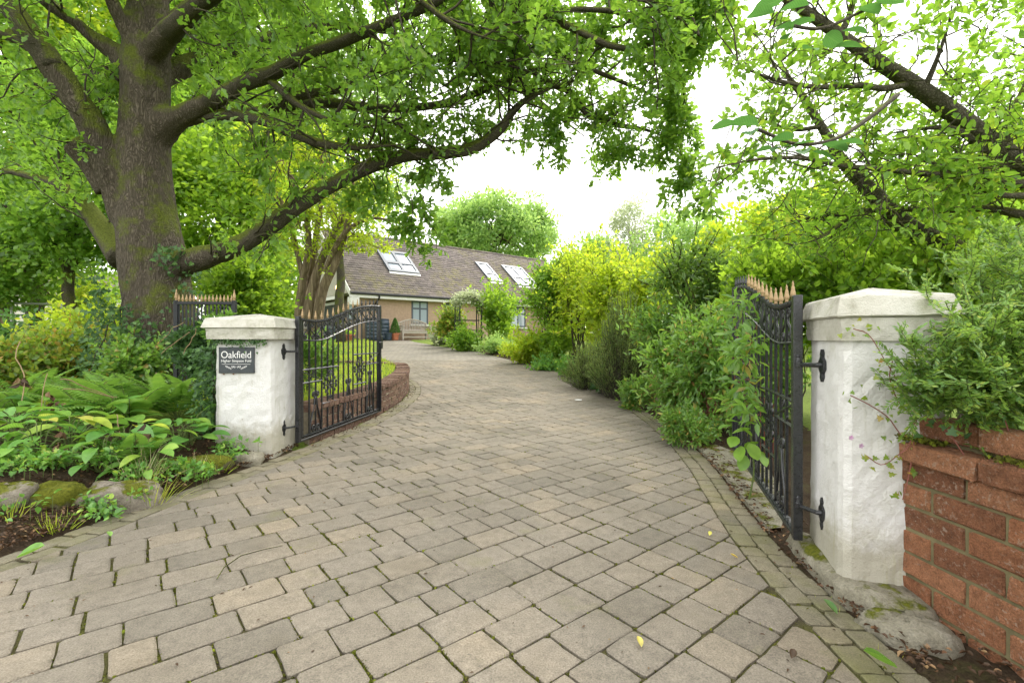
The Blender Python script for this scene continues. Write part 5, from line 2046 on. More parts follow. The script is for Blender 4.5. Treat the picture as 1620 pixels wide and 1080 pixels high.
LIMBS = [
    # low limb sweeping right over the drive
    ([(262, 430, 5.6, 25), (305, 412, 5.5, 20), (350, 399, 5.4, 17), (400, 376, 5.35, 14.5), (465, 330, 5.3, 13), (520, 297, 5.3, 12), (575, 268, 5.3, 11.5), (640, 247, 5.4, 10.5), (705, 243, 5.5, 9.5), (750, 234, 5.6, 9), (790, 207, 5.6, 8), (816, 172, 5.6, 6), (850, 148, 5.6, 4.5), (905, 130, 5.6, 3)], 20),
    # big left limb
    ([(205, 345, 5.58, 30), (182, 290, 5.5, 31), (160, 240, 5.4, 30), (140, 190, 5.3, 28), (105, 138, 5.2, 26), (70, 85, 5.1, 25), (40, 45, 5.0, 23), (10, 5, 4.95, 21), (-60, -70, 4.9, 16), (-160, -160, 4.8, 9)], 24),
    ([(82, 100, 5.15, 17), (40, 68, 5.05, 15), (0, 50, 5.0, 13), (-60, 30, 4.9, 10), (-150, 10, 4.8, 5)], 12),
    ([(60, 70, 5.1, 18), (30, 30, 5.1, 15), (10, -10, 5.2, 12), (-40, -90, 5.3, 7)], 12),
    # second left limb
    ([(205, 105, 5.6, 22), (180, 82, 5.55, 18), (150, 62, 5.5, 15), (118, 35, 5.45, 14), (75, 5, 5.4, 12), (20, -40, 5.3, 9), (-70, -110, 5.2, 5)], 14),
    # small limb forking up
    ([(220, 80, 5.5, 18), (200, 45, 5.4, 15), (182, 12, 5.3, 13), (165, -30, 5.2, 11), (130, -110, 5.0, 7)], 12),
    ([(250, 70, 5.6, 24), (285, 28, 5.55, 19), (322, 4, 5.5, 16), (360, -22, 5.4, 13), (440, -70, 5.2, 9), (560, -120, 5.0, 5)], 14),
    # right limbs
    ([(250, 205, 5.6, 24), (288, 184, 5.5, 19), (335, 160, 5.3, 16), (390, 130, 5.15, 14), (430, 116, 5.05, 13), (480, 88, 4.95, 11), (530, 70, 4.9, 10), (600, 42, 4.8, 9), (680, 8, 4.7, 8), (740, -25, 4.6, 6), (820, -60, 4.6, 4)], 16),
    ([(255, 195, 5.6, 20), (295, 186, 5.6, 16), (345, 181, 5.6, 12), (400, 180, 5.7, 10), (440, 170, 5.8, 9), (520, 163, 5.9, 9), (600, 172, 6.0, 8), (700, 165, 6.0, 7), (770, 140, 6.0, 6), (830, 115, 6.0, 5), (890, 100, 6.0, 3)], 12),
    ([(290, 188, 5.55, 13), (345, 182, 5.4, 11), (400, 187, 5.3, 10), (445, 203, 5.2, 9), (490, 222, 5.15, 8), (545, 233, 5.1, 7), (600, 231, 5.0, 6), (650, 228, 5.0, 3)], 12),
    ([(430, 168, 5.6, 8), (480, 150, 5.5, 8), (540, 140, 5.4, 7), (600, 110, 5.3, 6), (700, 95, 5.2, 5), (780, 100, 5.2, 4), (830, 110, 5.2, 3)], 10),
    # limbs that arch over from above
    ([(246, -110, 5.6, 20), (380, -180, 5.3, 16), (560, -160, 5.0, 13), (700, -80, 4.9, 10), (800, -12, 4.9, 8), (860, 22, 4.9, 7), (920, 52, 4.9, 6.5), (965, 72, 4.9, 6), (1005, 76, 4.9, 5), (1060, 60, 4.9, 4), (1110, 50, 4.9, 2)], 12),
    ([(640, -110, 5.2, 10), (740, -40, 5.5, 8), (800, 40, 5.7, 7), (840, 110, 5.8, 6), (870, 132, 5.8, 6), (905, 148, 5.8, 5.5), (930, 182, 5.8, 5), (975, 198, 5.8, 4.5), (1020, 205, 5.8, 4), (1070, 225, 5.8, 2)], 10),
    ([(860, 20, 4.9, 6), (930, 15, 5.1, 5), (1000, 28, 5.3, 5), (1060, 90, 5.5, 4), (1085, 160, 5.6, 3), (1080, 230, 5.7, 2)], 8),
    ([(760, -40, 5.0, 8), (830, 30, 5.2, 6), (890, 90, 5.4, 5), (960, 120, 5.5, 4), (1030, 150, 5.6, 3), (1075, 175, 5.6, 2)], 8),
    ([(700, -100, 4.8, 9), (860, -70, 4.6, 7), (980, -20, 4.6, 6), (1060, 20, 4.7, 5), (1110, 60, 4.8, 3)], 8),
    ([(640, -40, 6.6, 8), (740, 50, 6.8, 6), (840, 150, 6.9, 5), (930, 220, 7.0, 3)], 8),
    ([(520, -80, 4.6, 8), (620, -30, 4.5, 6), (720, 40, 4.5, 5), (800, 70, 4.5, 3)], 8),
    ([(420, 120, 5.1, 8), (480, 170, 5.0, 6), (560, 200, 4.9, 4), (640, 190, 4.9, 2)], 8),
    # limbs reaching towards the viewer and away (they fill the crown)
    ([(235, 90, 5.55, 20), (300, 20, 4.9, 16), (380, -40, 4.3, 12), (470, -110, 3.9, 8)], 10),
    ([(240, 130, 5.7, 20), (330, 90, 6.4, 15), (430, 60, 7.0, 11), (540, 40, 7.4, 8), (660, 60, 7.6, 5)], 10),
    ([(220, 120, 5.7, 20), (150, 120, 6.5, 14), (90, 130, 7.2, 10), (20, 140, 7.6, 6)], 10),
    ([(228, 20, 5.6, 18), (330, -60, 6.2, 13), (480, -60, 6.8, 10), (640, 0, 7.2, 7), (760, 30, 7.4, 5), (880, 60, 7.4, 3)], 10),
]
limb_paths = []
FROM_TRUNK = (0, 1, 4, 5, 6, 7, 8, 14 + 5, 15 + 5, 16 + 5, 17 + 5)
for k, (tr, sd) in enumerate(LIMBS):
    x0, y0, d0, r0 = tr[0]
    if k in FROM_TRUNK:
        tr = [(234, y0 + 75, 5.66, r0 * 0.35), (231, y0 + 40, 5.64, r0 * 0.6)] + [(x0, y0, d0, min(r0, 26))] + tr[1:]
    pth, rad = limb_pts(tr)
    limb_paths.append(pth)
    sL = np.concatenate([[0], np.cumsum(np.linalg.norm(np.diff(pth, axis=0), axis=1))])
    rad = rad * (0.95 if k == 0 else 0.74 if k < 7 else 0.85)
    rad = rad * (1 + (0.35 * np.exp(-((sL - 0.5) / 0.22) ** 2) if k in FROM_TRUNK else 0.0)) * (1 + 0.07 * np.sin(sL * 9 + k) * np.sin(sL * 3.7))
    rad = rad * np.clip((sL[-1] - sL) / 0.7, 0.12, 1.0) ** 0.7
    nb_ = int(np.searchsorted(sL, 1.7 if k != 1 else 2.4))
    if k in FROM_TRUNK and nb_ > 5:          # the limb's first stretch grows out of the trunk's own skin
        trunk_mb.tube(pth[:nb_], rad[:nb_], 20, wob=bark_wob(10 + k, 0.03, 4))
        pth, rad = pth[nb_ - 3:], rad[nb_ - 3:]
    MB().tube(pth, rad, sd, wob=bark_wob(10 + k, 0.055, 5)).build('limb', M['limb_bark'], oak, smooth=True)


def fuse(mb, voxel, smooth_it, ridge, parent, name, mat):
    """one skin over overlapping tubes, softened at the joins, then ridged like bark"""
    off = root_loc(parent)
    o = link(name, mb.mesh(name, off), mat, parent)
    md = o.modifiers.new('r', 'REMESH')
    md.mode = 'VOXEL'
    md.voxel_size = voxel
    sm = o.modifiers.new('s', 'SMOOTH')
    sm.iterations = smooth_it
    sm.factor = 0.5
    dg = bpy.context.evaluated_depsgraph_get()
    me = bpy.data.meshes.new_from_object(o.evaluated_get(dg))
    o.modifiers.clear()
    n = len(me.vertices)
    co = np.zeros(n * 3)
    nr = np.zeros(n * 3)
    me.vertices.foreach_get('co', co)
    me.vertex_normals.foreach_get('vector', nr)
    co, nr = co.reshape(-1, 3), nr.reshape(-1, 3)
    x, y, z = co[:, 0], co[:, 1], co[:, 2]
    u = x * 1.0 + y * 0.6
    v = y - 0.6 * x
    w1 = np.sin(u * 46 + 2.2 * np.sin(z * 3.1 + v * 4) + 1.1 * np.sin(z * 9 + u * 7)) * np.sin(v * 39 + 1.9 * np.sin(z * 2.7 + 1.0))
    w2 = np.sin(u * 83 + 1.5 * np.sin(z * 7)) * np.sin(v * 77 + z * 6)
    w3 = np.sin(x * 7 + 1.3 * np.sin(z * 2)) * np.sin(z * 4.3 + y * 6)
    co = co + nr * (ridge * (0.9 * w1 + 0.45 * w2) + 0.012 * w3)[:, None]
    me.vertices.foreach_set('co', co.ravel())
    me.polygons.foreach_set('use_smooth', np.ones(len(me.polygons), dtype=bool))
    me.materials.clear()
    me.materials.append(mat)
    me.update()
    old = o.data
    o.data = me
    bpy.data.meshes.remove(old)
    return o


fuse(trunk_mb, 0.026, 9, 0.0065, oak, 'trunk', M['oak_bark'])
# cut stub and the low dead-looking branch on the far side
pth, rad = limb_pts([(175, 300, 5.5, 20), (148, 262, 5.4, 17), (122, 232, 5.3, 17), (116, 226, 5.28, 15)])
MB().tube(pth, rad, 16, wob=bark_wob(70, 0.05, 5)).build('cut_stub', M['oak_bark'], oak, smooth=True)
pth, rad = limb_pts([(195, 410, 5.7, 20), (160, 360, 5.9, 15), (120, 310, 6.1, 11), (70, 285, 6.3, 7), (10, 270, 6.5, 4)])
limb_paths.append(pth)
MB().tube(pth, rad, 10).build('limb', M['limb_bark'], oak, smooth=True)

SKY_HOLE = [(700, 420), (692, 300), (705, 268), (770, 248), (800, 235), (850, 262), (900, 280), (935, 288), (962, 305), (985, 262), (1030, 290), (1060, 335), (1060, 420)]
SKY2 = [(1088, 95), (1150, 60), (1150, 230), (1110, 240), (1092, 190)]
HOUSE_VIEW = [(575, 350), (692, 300), (1050, 330), (1100, 600), (420, 600), (455, 395), (540, 385)]
TRUNK_VIEW = [(170, 330), (190, 120), (200, 60), (255, 60), (265, 120), (275, 330), (320, 400), (320, 540), (190, 540)]
GATE_VIEW = [(270, 430), (420, 430), (470, 470), (470, 700), (270, 700)]


def oak_ok(p):
    if p[1] < 2.6 or p[2] > 6.4: return False
    x, y = proj(p)
    if x < -150 or x > 1130 or y > 420: return False
    if in_poly(x, y, SKY_HOLE) or in_poly(x, y, HOUSE_VIEW) or in_poly(x, y, SKY2) or in_poly(x, y, GATE_VIEW): return False
    if p[1] < 5.6 and in_poly(x, y, TRUNK_VIEW): return False
    if 30 < x < 330 and y > 330: return False
    return True


rng = np.random.default_rng(101)
tw1 = grow_twigs(rng, limb_paths, 6.0, 1.0, 0.2, (0, 0, 0.08), 0.9, 7, oak_ok, 0.22)
tw2 = grow_twigs(rng, tw1, 6.6, 0.42, 0.15, (0, 0, 0.02), 0.9, 5, oak_ok, 0.22)
tw3 = grow_twigs(rng, limb_paths, 2.5, 0.35, 0.3, (0, 0, 0.02), 1.0, 5, oak_ok, 0.22)
# hanging sprays at the crown's right edge
hang = []
for (px_, py_, d_) in [(1080, 300, 5.6), (1090, 250, 5.6), (1050, 240, 5.7), (1010, 250, 5.6), (960, 240, 5.6), (900, 240, 5.5), (860, 230, 5.5), (1070, 200, 5.5), (990, 270, 5.6), (660, 320, 5.4), (640, 360, 5.4), (600, 340, 5.4), (680, 290, 5.4), (620, 300, 5.4), (560, 330, 5.4), (1100, 290, 5.7), (1060, 300, 5.8), (690, 395, 5.4), (655, 390, 5.4), (1100, 40, 5.0), (1125, 15, 5.0), (1135, 60, 5.1), (1095, 75, 5.1), (1080, 120, 5.3), (1060, 60, 5.0), (1020, 30, 4.9), (1110, -20, 4.9), (1140, 30, 5.0), (1060, 100, 5.2), (1120, 90, 5.2), (1085, 320, 5.6), (1105, 330, 5.7), (1075, 170, 5.4), (1150, -10, 4.9)]:
    e = np.array(P(px_, py_, d_))
    a = e + np.array([rng.normal() * 0.15, rng.normal() * 0.15, 0.55])
    hang.append(wander(rng, a, e, 4, 0.15))
tw4 = grow_twigs(rng, hang, 14, 0.26, 0.1, (0, 0, -0.15), 0.9, 5, None, 0.2)
twm = MB()
for tset, r0, r1, sd in ((tw1, 0.013, 0.004, 5), (tw2, 0.005, 0.002, 3), (tw3, 0.006, 0.002, 4), (hang, 0.006, 0.003, 4)):
    for tw in tset:
        twm.tube(tw, np.linspace(r0, r1, len(tw)), sd, caps=False)
twm.build('twigs', M['twig'], oak, smooth=True)
alltw = tw2 + tw3 + tw4
p_, d_ = twig_leaves(rng, alltw, 26, 0.1, 0.55, 0.06)
# the big limbs stay in view: little grows right in front of them
LINES = [[(a, b) for a, b, _, _ in LIMBS[i][0]] for i in (0, 1, 4, 6, 7, 8, 9)]
LP = np.vstack([smooth_path(l, 60) for l in LINES])
LD = np.concatenate([smooth_path([(d,) for _, _, d, _ in LIMBS[i][0]], 60)[:, 0] for i in (0, 1, 4, 6, 7, 8, 9)])
sx_ = CX + F_PX * p_[:, 0] / p_[:, 1]
sy_ = HY - F_PX * (p_[:, 2] - CAM_Z) / p_[:, 1]
keep = np.ones(len(p_), bool)
for i in range(0, len(p_), 4000):
    d2 = (sx_[i:i + 4000, None] - LP[None, :, 0]) ** 2 + (sy_[i:i + 4000, None] - LP[None, :, 1]) ** 2
    j = d2.argmin(1)
    front = p_[i:i + 4000, 1] < LD[j] + 0.1
    keep[i:i + 4000] = ~((d2.min(1) < 24 ** 2) & front & (rng.uniform(0, 1, len(j)) < 0.72))
p_, d_ = p_[keep], d_[keep]
nl = len(p_)
print('oak twigs', len(tw1), len(tw2), len(tw3), 'leaves', nl)
nr = rdir(rng, nl) * 0.8 + np.array([0, 0, 1.0])
leaves('crown', oak, M['oak'], p_, d_, nr, 0.086 * rng.uniform(0.65, 1.25, nl), T_oak(0.29))

# ivy on the oak's foot
rng = np.random.default_rng(103)
n = 2600
zz = rng.uniform(-0.1, 1.45, n) ** 1.0
aa = rng.normal(-1.15, 0.6, n)
rb = np.interp(zz, [-0.2, 0.4, 0.9, 1.5, 2.0], [0.68, 0.56, 0.5, 0.46, 0.44])
rb = rb + rng.exponential(0.05, n)
pp = np.stack([ob_.x + 0.03 + rb * np.cos(aa), ob_.y + rb * np.sin(aa), oak_z + 0.3 + zz], 1)
dens = np.sin(aa * 3 + zz * 2) + np.cos(zz * 4 + aa) + rng.normal(size=n) * 0.6 - zz * 0.7 + 0.7
pp = pp[dens > 0]
n = len(pp)
iv = thing('ivy_climber', 'dark ivy climbing the foot of the mossy oak', 'ivy', (ob_.x, ob_.y - 0.6, oak_z))
leaves('foliage', iv, M['ivy'], pp, rdir(rng, n) + [0, -0.5, -0.6], rdir(rng, n) + [0, -1.5, 0.3], 0.055 * rng.uniform(0.6, 1.3, n), T_ivy())
vm = MB()
for k in range(6):
    a0 = -1.9 + k * 0.28
    pts = [(ob_.x + 0.03 + (np.interp(z, [-0.2, 0.4, 0.9, 1.5], [0.70, 0.58, 0.52, 0.48])) * math.cos(a0 + 0.15 * math.sin(z * 3 + k)), ob_.y + np.interp(z, [-0.2, 0.4, 0.9, 1.5], [0.70, 0.58, 0.52, 0.48]) * math.sin(a0 + 0.15 * math.sin(z * 3 + k)), oak_z + 0.3 + z) for z in np.linspace(-0.25, 1.2, 10)]
    vm.tube([(a_ + 0.03 * math.sin(i_ * 1.7 + k), b_, c_) for i_, (a_, b_, c_) in enumerate(pts[:6 + k % 3])], 0.007, 5)
vm.build('stems', M['twig'], iv)


# ------------------------------------------------------------------ trees behind, on the left
def bg_tree(name, label, px, d, top, radx, mat, seed, n_leaf=15000, leaf=0.16, trunk_r=0.16, n_clump=60, cr=0.9, rz=None, ry=None, bottom=None, tm=None, bark='limb_bark', fork=0.5, shell=0.45, n_limb=14, up=0.5, group=None, base_y=None):
    """px: column of the crown's middle; top: picture row of its top; radx: half width in pixels at that depth"""
    x = (px - CX) / F_PX * d
    z_top = CAM_Z + (HY - top) / F_PX * d
    gzv = float(gz(x, d))
    rx = radx / F_PX * d
    if bottom is None:
        z_bot = gzv + (z_top - gzv) * 0.25
    else:
        z_bot = CAM_Z + (HY - bottom) / F_PX * d
    c = (x, d, (z_top + z_bot) / 2)
    rzz = (z_top - z_bot) / 2
    return plant(name, label, 'tree', (x, d, gzv - 0.05), c, (rx, ry or rx * 0.8, rzz), n_clump, cr, n_leaf, leaf, tm or T_quad(0.32), mat, seed, bark=bark, trunk_r=trunk_r, n_limb=n_limb, group=group, up=up, shell=shell, fork=fork)


GB = 'trees behind the oak'
bg_tree('deciduous_tree', 'tall bright green tree filling the gap behind the oak trunk', 215, 15, -160, 190, 'beech', 201, 26000, 0.17, 0.2, 90, 1.0, group=GB)
bg_tree('deciduous_tree', 'bright yellow green tree to the left of the oak trunk', 60, 13, -190, 170, 'lime', 202, 17000, 0.16, 0.18, 80, 0.9, group=GB, bottom=330)
bg_tree('deciduous_tree', 'deep green tree at the left edge behind the big oak limb', -60, 11, -120, 190, 'oak', 203, 24000, 0.13, 0.2, 90, 0.75, group=GB, bottom=470)
bg_tree('deciduous_tree', 'tall green tree behind the oak limbs, left of the pale stemmed tree', 390, 17, -120, 170, 'beech', 204, 24000, 0.18, 0.2, 90, 1.1, group=GB)
bg_tree('deciduous_tree', 'feathery green tree rising behind the pale stemmed tree and the roof', 540, 19, 20, 130, 'ashleaf', 205, 13000, 0.19, 0.18, 70, 1.1, group=GB, bottom=380)
bg_tree('deciduous_tree', 'dark green tree low behind the oak with drooping lower boughs', 110, 9.2, 130, 130, 'oak', 206, 15000, 0.11, 0.12, 70, 0.55, group=GB, bottom=440, n_limb=18)
bg_tree('deciduous_tree', 'fresh green bushy tree between the oak trunk and pale stemmed tree', 360, 10.5, 190, 90, 'beech', 207, 14000, 0.13, 0.1, 60, 0.6, group=GB, bottom=470)
bg_tree('deciduous_tree', 'ivy clad trunk tree with dark leaves at the far left edge', 5, 9.5, 290, 80, 'oak', 208, 9000, 0.11, 0.2, 40, 0.5, group=GB, bottom=505, bark='pale_bark')
for k, (px, d, top, rad, mat, lab) in enumerate([(-130, 26, 120, 130, 'beech', 'distant deep green tree closing the view at the far left'), (120, 30, 200, 120, 'beech', 'distant bright tree beside the pale cottage'), (300, 28, 60, 140, 'oak', 'distant dark tree showing between oak trunk and low limb'), (450, 30, 150, 130, 'beech', 'distant bright tree seen beneath the long oak limb')]):
    bg_tree('distant_tree', lab, px, d, top, rad, mat, 220 + k, 9000, 0.32, 0.25, 60, 1.5, group='distant trees on the left', bottom=520)

# the pale, many-stemmed tree left of the house
rng = np.random.default_rng(301)
b0 = P(487, 515, 9.2)
bz = float(gz(b0.x, b0.y))
pst = thing('multi_stem_tree', 'pale fluted multi stemmed tree in front of the bungalow gable', 'tree', (b0.x, b0.y, bz - 0.05))
STEMS = [
    ([(470, 540, 9.2, 10), (474, 490, 9.2, 10), (478, 450, 9.2, 9), (484, 420, 9.2, 8), (488, 390, 9.2, 7), (485, 350, 9.2, 6), (470, 300, 9.1, 5), (450, 260, 9.0, 4), (428, 225, 9.0, 3)]),
    ([(486, 540, 9.25, 13), (490, 490, 9.2, 12), (497, 450, 9.2, 11), (508, 415, 9.2, 9), (520, 385, 9.2, 8), (538, 350, 9.3, 6), (552, 320, 9.4, 5), (560, 280, 9.5, 3)]),
    ([(500, 540, 9.2, 12), (504, 490, 9.1, 11), (512, 455, 9.1, 10), (526, 425, 9.1, 9), (540, 390, 9.1, 7), (548, 360, 9.1, 6), (556, 330, 9.1, 5), (575, 300, 9.2, 3)]),
    ([(480, 540, 9.35, 9), (482, 490, 9.35, 9), (488, 450, 9.35, 8), (496, 410, 9.4, 7), (500, 370, 9.5, 6), (508, 320, 9.6, 5), (512, 270, 9.7, 4), (500, 225, 9.8, 3)]),
    ([(515, 430, 9.1, 7), (530, 392, 9.0, 6), (552, 362, 8.9, 5), (590, 345, 8.8, 3), (640, 355, 8.8, 2)]),
    ([(480, 440, 9.2, 6), (470, 400, 9.2, 5), (455, 340, 9.3, 5), (430, 290, 9.4, 4), (418, 240, 9.5, 3), (400, 200, 9.6, 2)]),
    ([(430, 290, 9.4, 4), (425, 262, 9.4, 3), (410, 230, 9.3, 3), (395, 205, 9.3, 2)]),
]
sp = []
for k, tr in enumerate(STEMS):
    pth, rad = limb_pts(tr)
    sp.append(pth)
    MB().tube(pth, rad * 0.72, 12, wob=bark_wob(300 + k, 0.09, 4)).build('stem', M['pale_bark'], pst, smooth=True)


def pst_ok(p):
    x, y = proj(p)
    return 360 < x < 690 and 180 < y < 470 and not (x > 555 and y > 400) and not (x > 500 and y > 440)


t1 = grow_twigs(rng, sp, 10, 0.9, 0.4, (0.05, 0, 0.05), 0.95, 6, pst_ok)
t2 = grow_twigs(rng, t1, 7, 0.45, 0.15, (0, 0, -0.05), 0.95, 5, pst_ok)
twm = MB()
for tw in t1: twm.tube(tw, np.linspace(0.012, 0.004, len(tw)), 4, caps=False)
for tw in t2: twm.tube(tw, np.linspace(0.005, 0.002, len(tw)), 3, caps=False)
twm.build('twigs', M['pale_bark'], pst)
p_, d_ = twig_leaves(rng, t2 + t1, 16, 0.08, 0.6, 0.06)
n = len(p_)
print('pale tree leaves', n)
leaves('crown', pst, M['lime'], p_, d_ + [0, 0, -0.2], rdir(rng, n) + [0, 0, 0.8], 0.085 * rng.uniform(0.6, 1.3, n), T_leaf(0.24))

# ------------------------------------------------------------------ trees behind the house and on the right
bg_tree('round_tree', 'round pale green tree standing behind the bungalow roof', 786, 44, 312, 98, 'ashleaf', 401, 26000, 0.34, 0.35, 130, 1.35, bottom=430, shell=0.55, fork=0.55, n_limb=26)
bg_tree('slender_tree', 'thin grey green tree against the white sky right of the roof', 1003, 27, 305, 52, 'birch', 402, 6500, 0.17, 0.11, 46, 0.7, bottom=440, fork=0.4, n_limb=22, tm=T_quad(0.22), bark='pale_bark')
GR = 'trees behind the border'
bg_tree('deciduous_tree', 'hazy yellow green tree behind the thin grey green tree, beyond the border', 1080, 24, 335, 75, 'ashleaf', 403, 13000, 0.2, 0.15, 60, 0.95, bottom=500, group=GR)
bg_tree('deciduous_tree', 'yellow green tree low behind the dark evergreen shrub', 1180, 19, 330, 85, 'lime', 404, 15000, 0.18, 0.14, 60, 0.8, bottom=500, group=GR)
bg_tree('deciduous_tree', 'light green tree behind the leaning tree boughs, above the gate tips', 1300, 17, 300, 110, 'lime', 405, 15000, 0.17, 0.14, 70, 0.85, bottom=480, group=GR)
bg_tree('deciduous_tree', 'bright green tree behind the mossy leaning branch', 1450, 14, 250, 130, 'beech', 406, 17000, 0.15, 0.14, 70, 0.75, bottom=470, group=GR)
bg_tree('deciduous_tree', 'yellow green tree at the right edge behind the leaning tree', 1610, 13, 180, 120, 'lime', 407, 15000, 0.14, 0.14, 70, 0.7, bottom=460, group=GR)
bg_tree('deciduous_tree', 'small pale tree between the thin grey tree and the thin stemmed tree', 930, 30, 372, 50, 'ashleaf', 408, 7000, 0.26, 0.14, 40, 1.0, bottom=510, group=GR)
for k, (px, d, top, rad, mat, lab) in enumerate([(1000, 38, 400, 80, 'beech', 'distant low tree closing the view behind the yellow shrubs'), (1150, 36, 380, 90, 'lime', 'distant yellow tree closing the view behind the evergreen'), (1330, 30, 350, 110, 'beech', 'distant green tree low behind the leaning tree boughs'), (1560, 28, 330, 120, 'beech', 'distant green tree at the right edge below the boughs')]):
    bg_tree('distant_tree', lab, px, d, top, rad, mat, 430 + k, 8000, 0.34, 0.2, 50, 1.4, group='distant trees on the right', bottom=520)

# the cherry whose boughs enter from the right
cr0 = P(1720, 420, 4.4)
cz = float(gz(cr0.x, cr0.y)) - 0.05
che = thing('leaning_tree', 'leaning tree with mossy boughs reaching in from the right edge', 'tree', (cr0.x, cr0.y, cz))
BOUGHS = [
    ([(1730, 640, 4.4, 56), (1722, 520, 4.4, 50), (1712, 430, 4.4, 44), (1700, 370, 4.4, 40), (1668, 318, 4.4, 32), (1620, 268, 4.4, 26), (1570, 228, 4.3, 22), (1510, 180, 4.2, 20), (1440, 130, 4.1, 18), (1380, 92, 4.0, 15), (1320, 50, 3.9, 13), (1270, 15, 3.8, 11), (1200, -30, 3.7, 8), (1120, -70, 3.6, 4)], 20),
    ([(1560, 540, 4.9, 26), (1545, 470, 4.9, 25), (1528, 418, 4.9, 23), (1500, 392, 4.9, 21), (1460, 375, 4.9, 19), (1425, 352, 4.9, 17), (1392, 318, 4.9, 14), (1360, 285, 4.9, 12), (1330, 252, 4.9, 10), (1312, 222, 4.9, 8), (1290, 185, 4.9, 7), (1268, 150, 4.9, 6), (1240, 110, 4.9, 5), (1225, 60, 4.9, 3)], 18),
    ([(1690, 320, 4.4, 16), (1620, 292, 4.3, 12), (1560, 280, 4.2, 9), (1480, 276, 4.1, 8), (1400, 268, 4.0, 7), (1330, 262, 3.9, 6), (1270, 250, 3.8, 5), (1200, 252, 3.7, 4), (1150, 262, 3.6, 3), (1105, 275, 3.6, 2)], 10),
    ([(1690, 352, 4.5, 16), (1620, 340, 4.5, 12), (1560, 330, 4.6, 9), (1480, 333, 4.7, 8), (1410, 330, 4.8, 7), (1340, 338, 4.9, 6), (1280, 345, 5.0, 5), (1215, 368, 5.0, 3)], 10),
    ([(1600, 275, 4.4, 10), (1560, 240, 4.3, 9), (1510, 205, 4.2, 8), (1450, 205, 4.4, 6), (1390, 215, 4.6, 5)], 8),
    ([(1630, 310, 4.3, 9), (1570, 305, 4.2, 8), (1520, 275, 4.2, 6), (1460, 255, 4.2, 4), (1400, 262, 4.3, 2)], 8),
    ([(1440, 132, 4.1, 9), (1400, 140, 4.0, 8), (1360, 135, 3.9, 7), (1300, 138, 3.8, 6), (1240, 130, 3.7, 5), (1180, 110, 3.6, 3), (1130, 90, 3.5, 2)], 8),
    ([(1330, 55, 3.9, 9), (1345, 20, 3.9, 8), (1350, -20, 3.9, 7), (1340, -80, 3.9, 4)], 8),
    ([(1460, 145, 4.1, 8), (1480, 100, 4.0, 6), (1500, 40, 3.9, 5), (1510, -20, 3.8, 3)], 8),
    ([(1590, 240, 4.4, 12), (1600, 190, 4.4, 9), (1625, 130, 4.4, 7), (1660, 60, 4.4, 4)], 8),
    ([(1668, 318, 4.4, 20), (1680, 240, 4.6, 15), (1700, 150, 4.9, 11), (1690, 40, 5.2, 8), (1640, -60, 5.4, 5)], 10),
    ([(1395, 320, 4.9, 8), (1350, 340, 4.6, 6), (1300, 375, 4.4, 4), (1250, 390, 4.3, 2)], 6),
    ([(1300, 200, 4.9, 6), (1255, 205, 4.8, 5), (1205, 190, 4.7, 4), (1160, 170, 4.6, 2)], 6),
]
cp = []
for k, (tr, sd) in enumerate(BOUGHS):
    pth, rad = limb_pts(tr)
    rad = rad * (0.66 if k == 0 else 0.85 if k == 1 else 0.62)
    sL = np.concatenate([[0], np.cumsum(np.linalg.norm(np.diff(pth, axis=0), axis=1))])
    rad = rad * np.clip((sL[-1] - sL) / 0.6, 0.12, 1.0) ** 0.7
    cp.append(pth)
    MB().tube(pth, rad, sd, wob=bark_wob(500 + k, 0.035, 5)).build('trunk' if k == 0 else 'bough', M['cherry_bark'], che, smooth=True)


def che_ok(p):
    x, y = proj(p) if p[1] > 1.2 else (2000, 0)
    if p[1] < 2.4 or p[2] > 5: return False
    if x < 1085: return False
    if in_poly(x, y, [(1080, 80), (1130, 80), (1135, 230), (1085, 230)]): return False
    if y > 410 and x < 1250: return False
    return not (y > 440)


rng = np.random.default_rng(501)
t1 = grow_twigs(rng, cp, 11, 0.8, 0.1, (-0.1, 0, 0.05), 0.9, 7, che_ok, 0.24)
t2 = grow_twigs(rng, t1, 7.0, 0.38, 0.12, (0, 0, 0.0), 0.9, 5, che_ok, 0.24)
twm = MB()
for tw in t1: twm.tube(tw, np.linspace(0.0075, 0.0025, len(tw)), 5, caps=False)
for tw in t2: twm.tube(tw, np.linspace(0.0032, 0.0014, len(tw)), 3, caps=False)
twm.build('twigs', M['cherry_bark'], che, smooth=True)
p_, d_ = twig_leaves(rng, t2, 14, 0.08, 0.6, 0.03)
LP = np.vstack([smooth_path([(a, b) for a, b, _, _ in BOUGHS[i][0]], 60) for i in (0, 1)])
LD = np.concatenate([smooth_path([(d,) for _, _, d, _ in BOUGHS[i][0]], 60)[:, 0] for i in (0, 1)])
sx_ = CX + F_PX * p_[:, 0] / p_[:, 1]
sy_ = HY - F_PX * (p_[:, 2] - CAM_Z) / p_[:, 1]
d2 = (sx_[:, None] - LP[None, :, 0]) ** 2 + (sy_[:, None] - LP[None, :, 1]) ** 2
j = d2.argmin(1)
keep = ~((d2.min(1) < 26 ** 2) & (p_[:, 1] < LD[j] + 0.1) & (rng.uniform(0, 1, len(j)) < 0.75))
p_, d_ = p_[keep], d_[keep]
n = len(p_)
print('cherry leaves', n)
leaves('crown', che, M['cherry'], p_, d_ + [0, 0, -0.1], rdir(rng, n) * 0.7 + [0, 0, 1.0], 0.072 * rng.uniform(0.55, 1.3, n), T_leaf(0.29, 0.06, 0.1))
# a spray of broad blue-green leaves hanging in front, each leaf its own
bt = T_broad(0.3, 6, 0.08, 0.2)
bmesh = leaf_mesh('leaf', np.zeros((1, 3)), [(0, 1, 0)], [(0, 0, 1)], 1.0, bt, True)
bmesh.materials.append(M['bluegreen'])


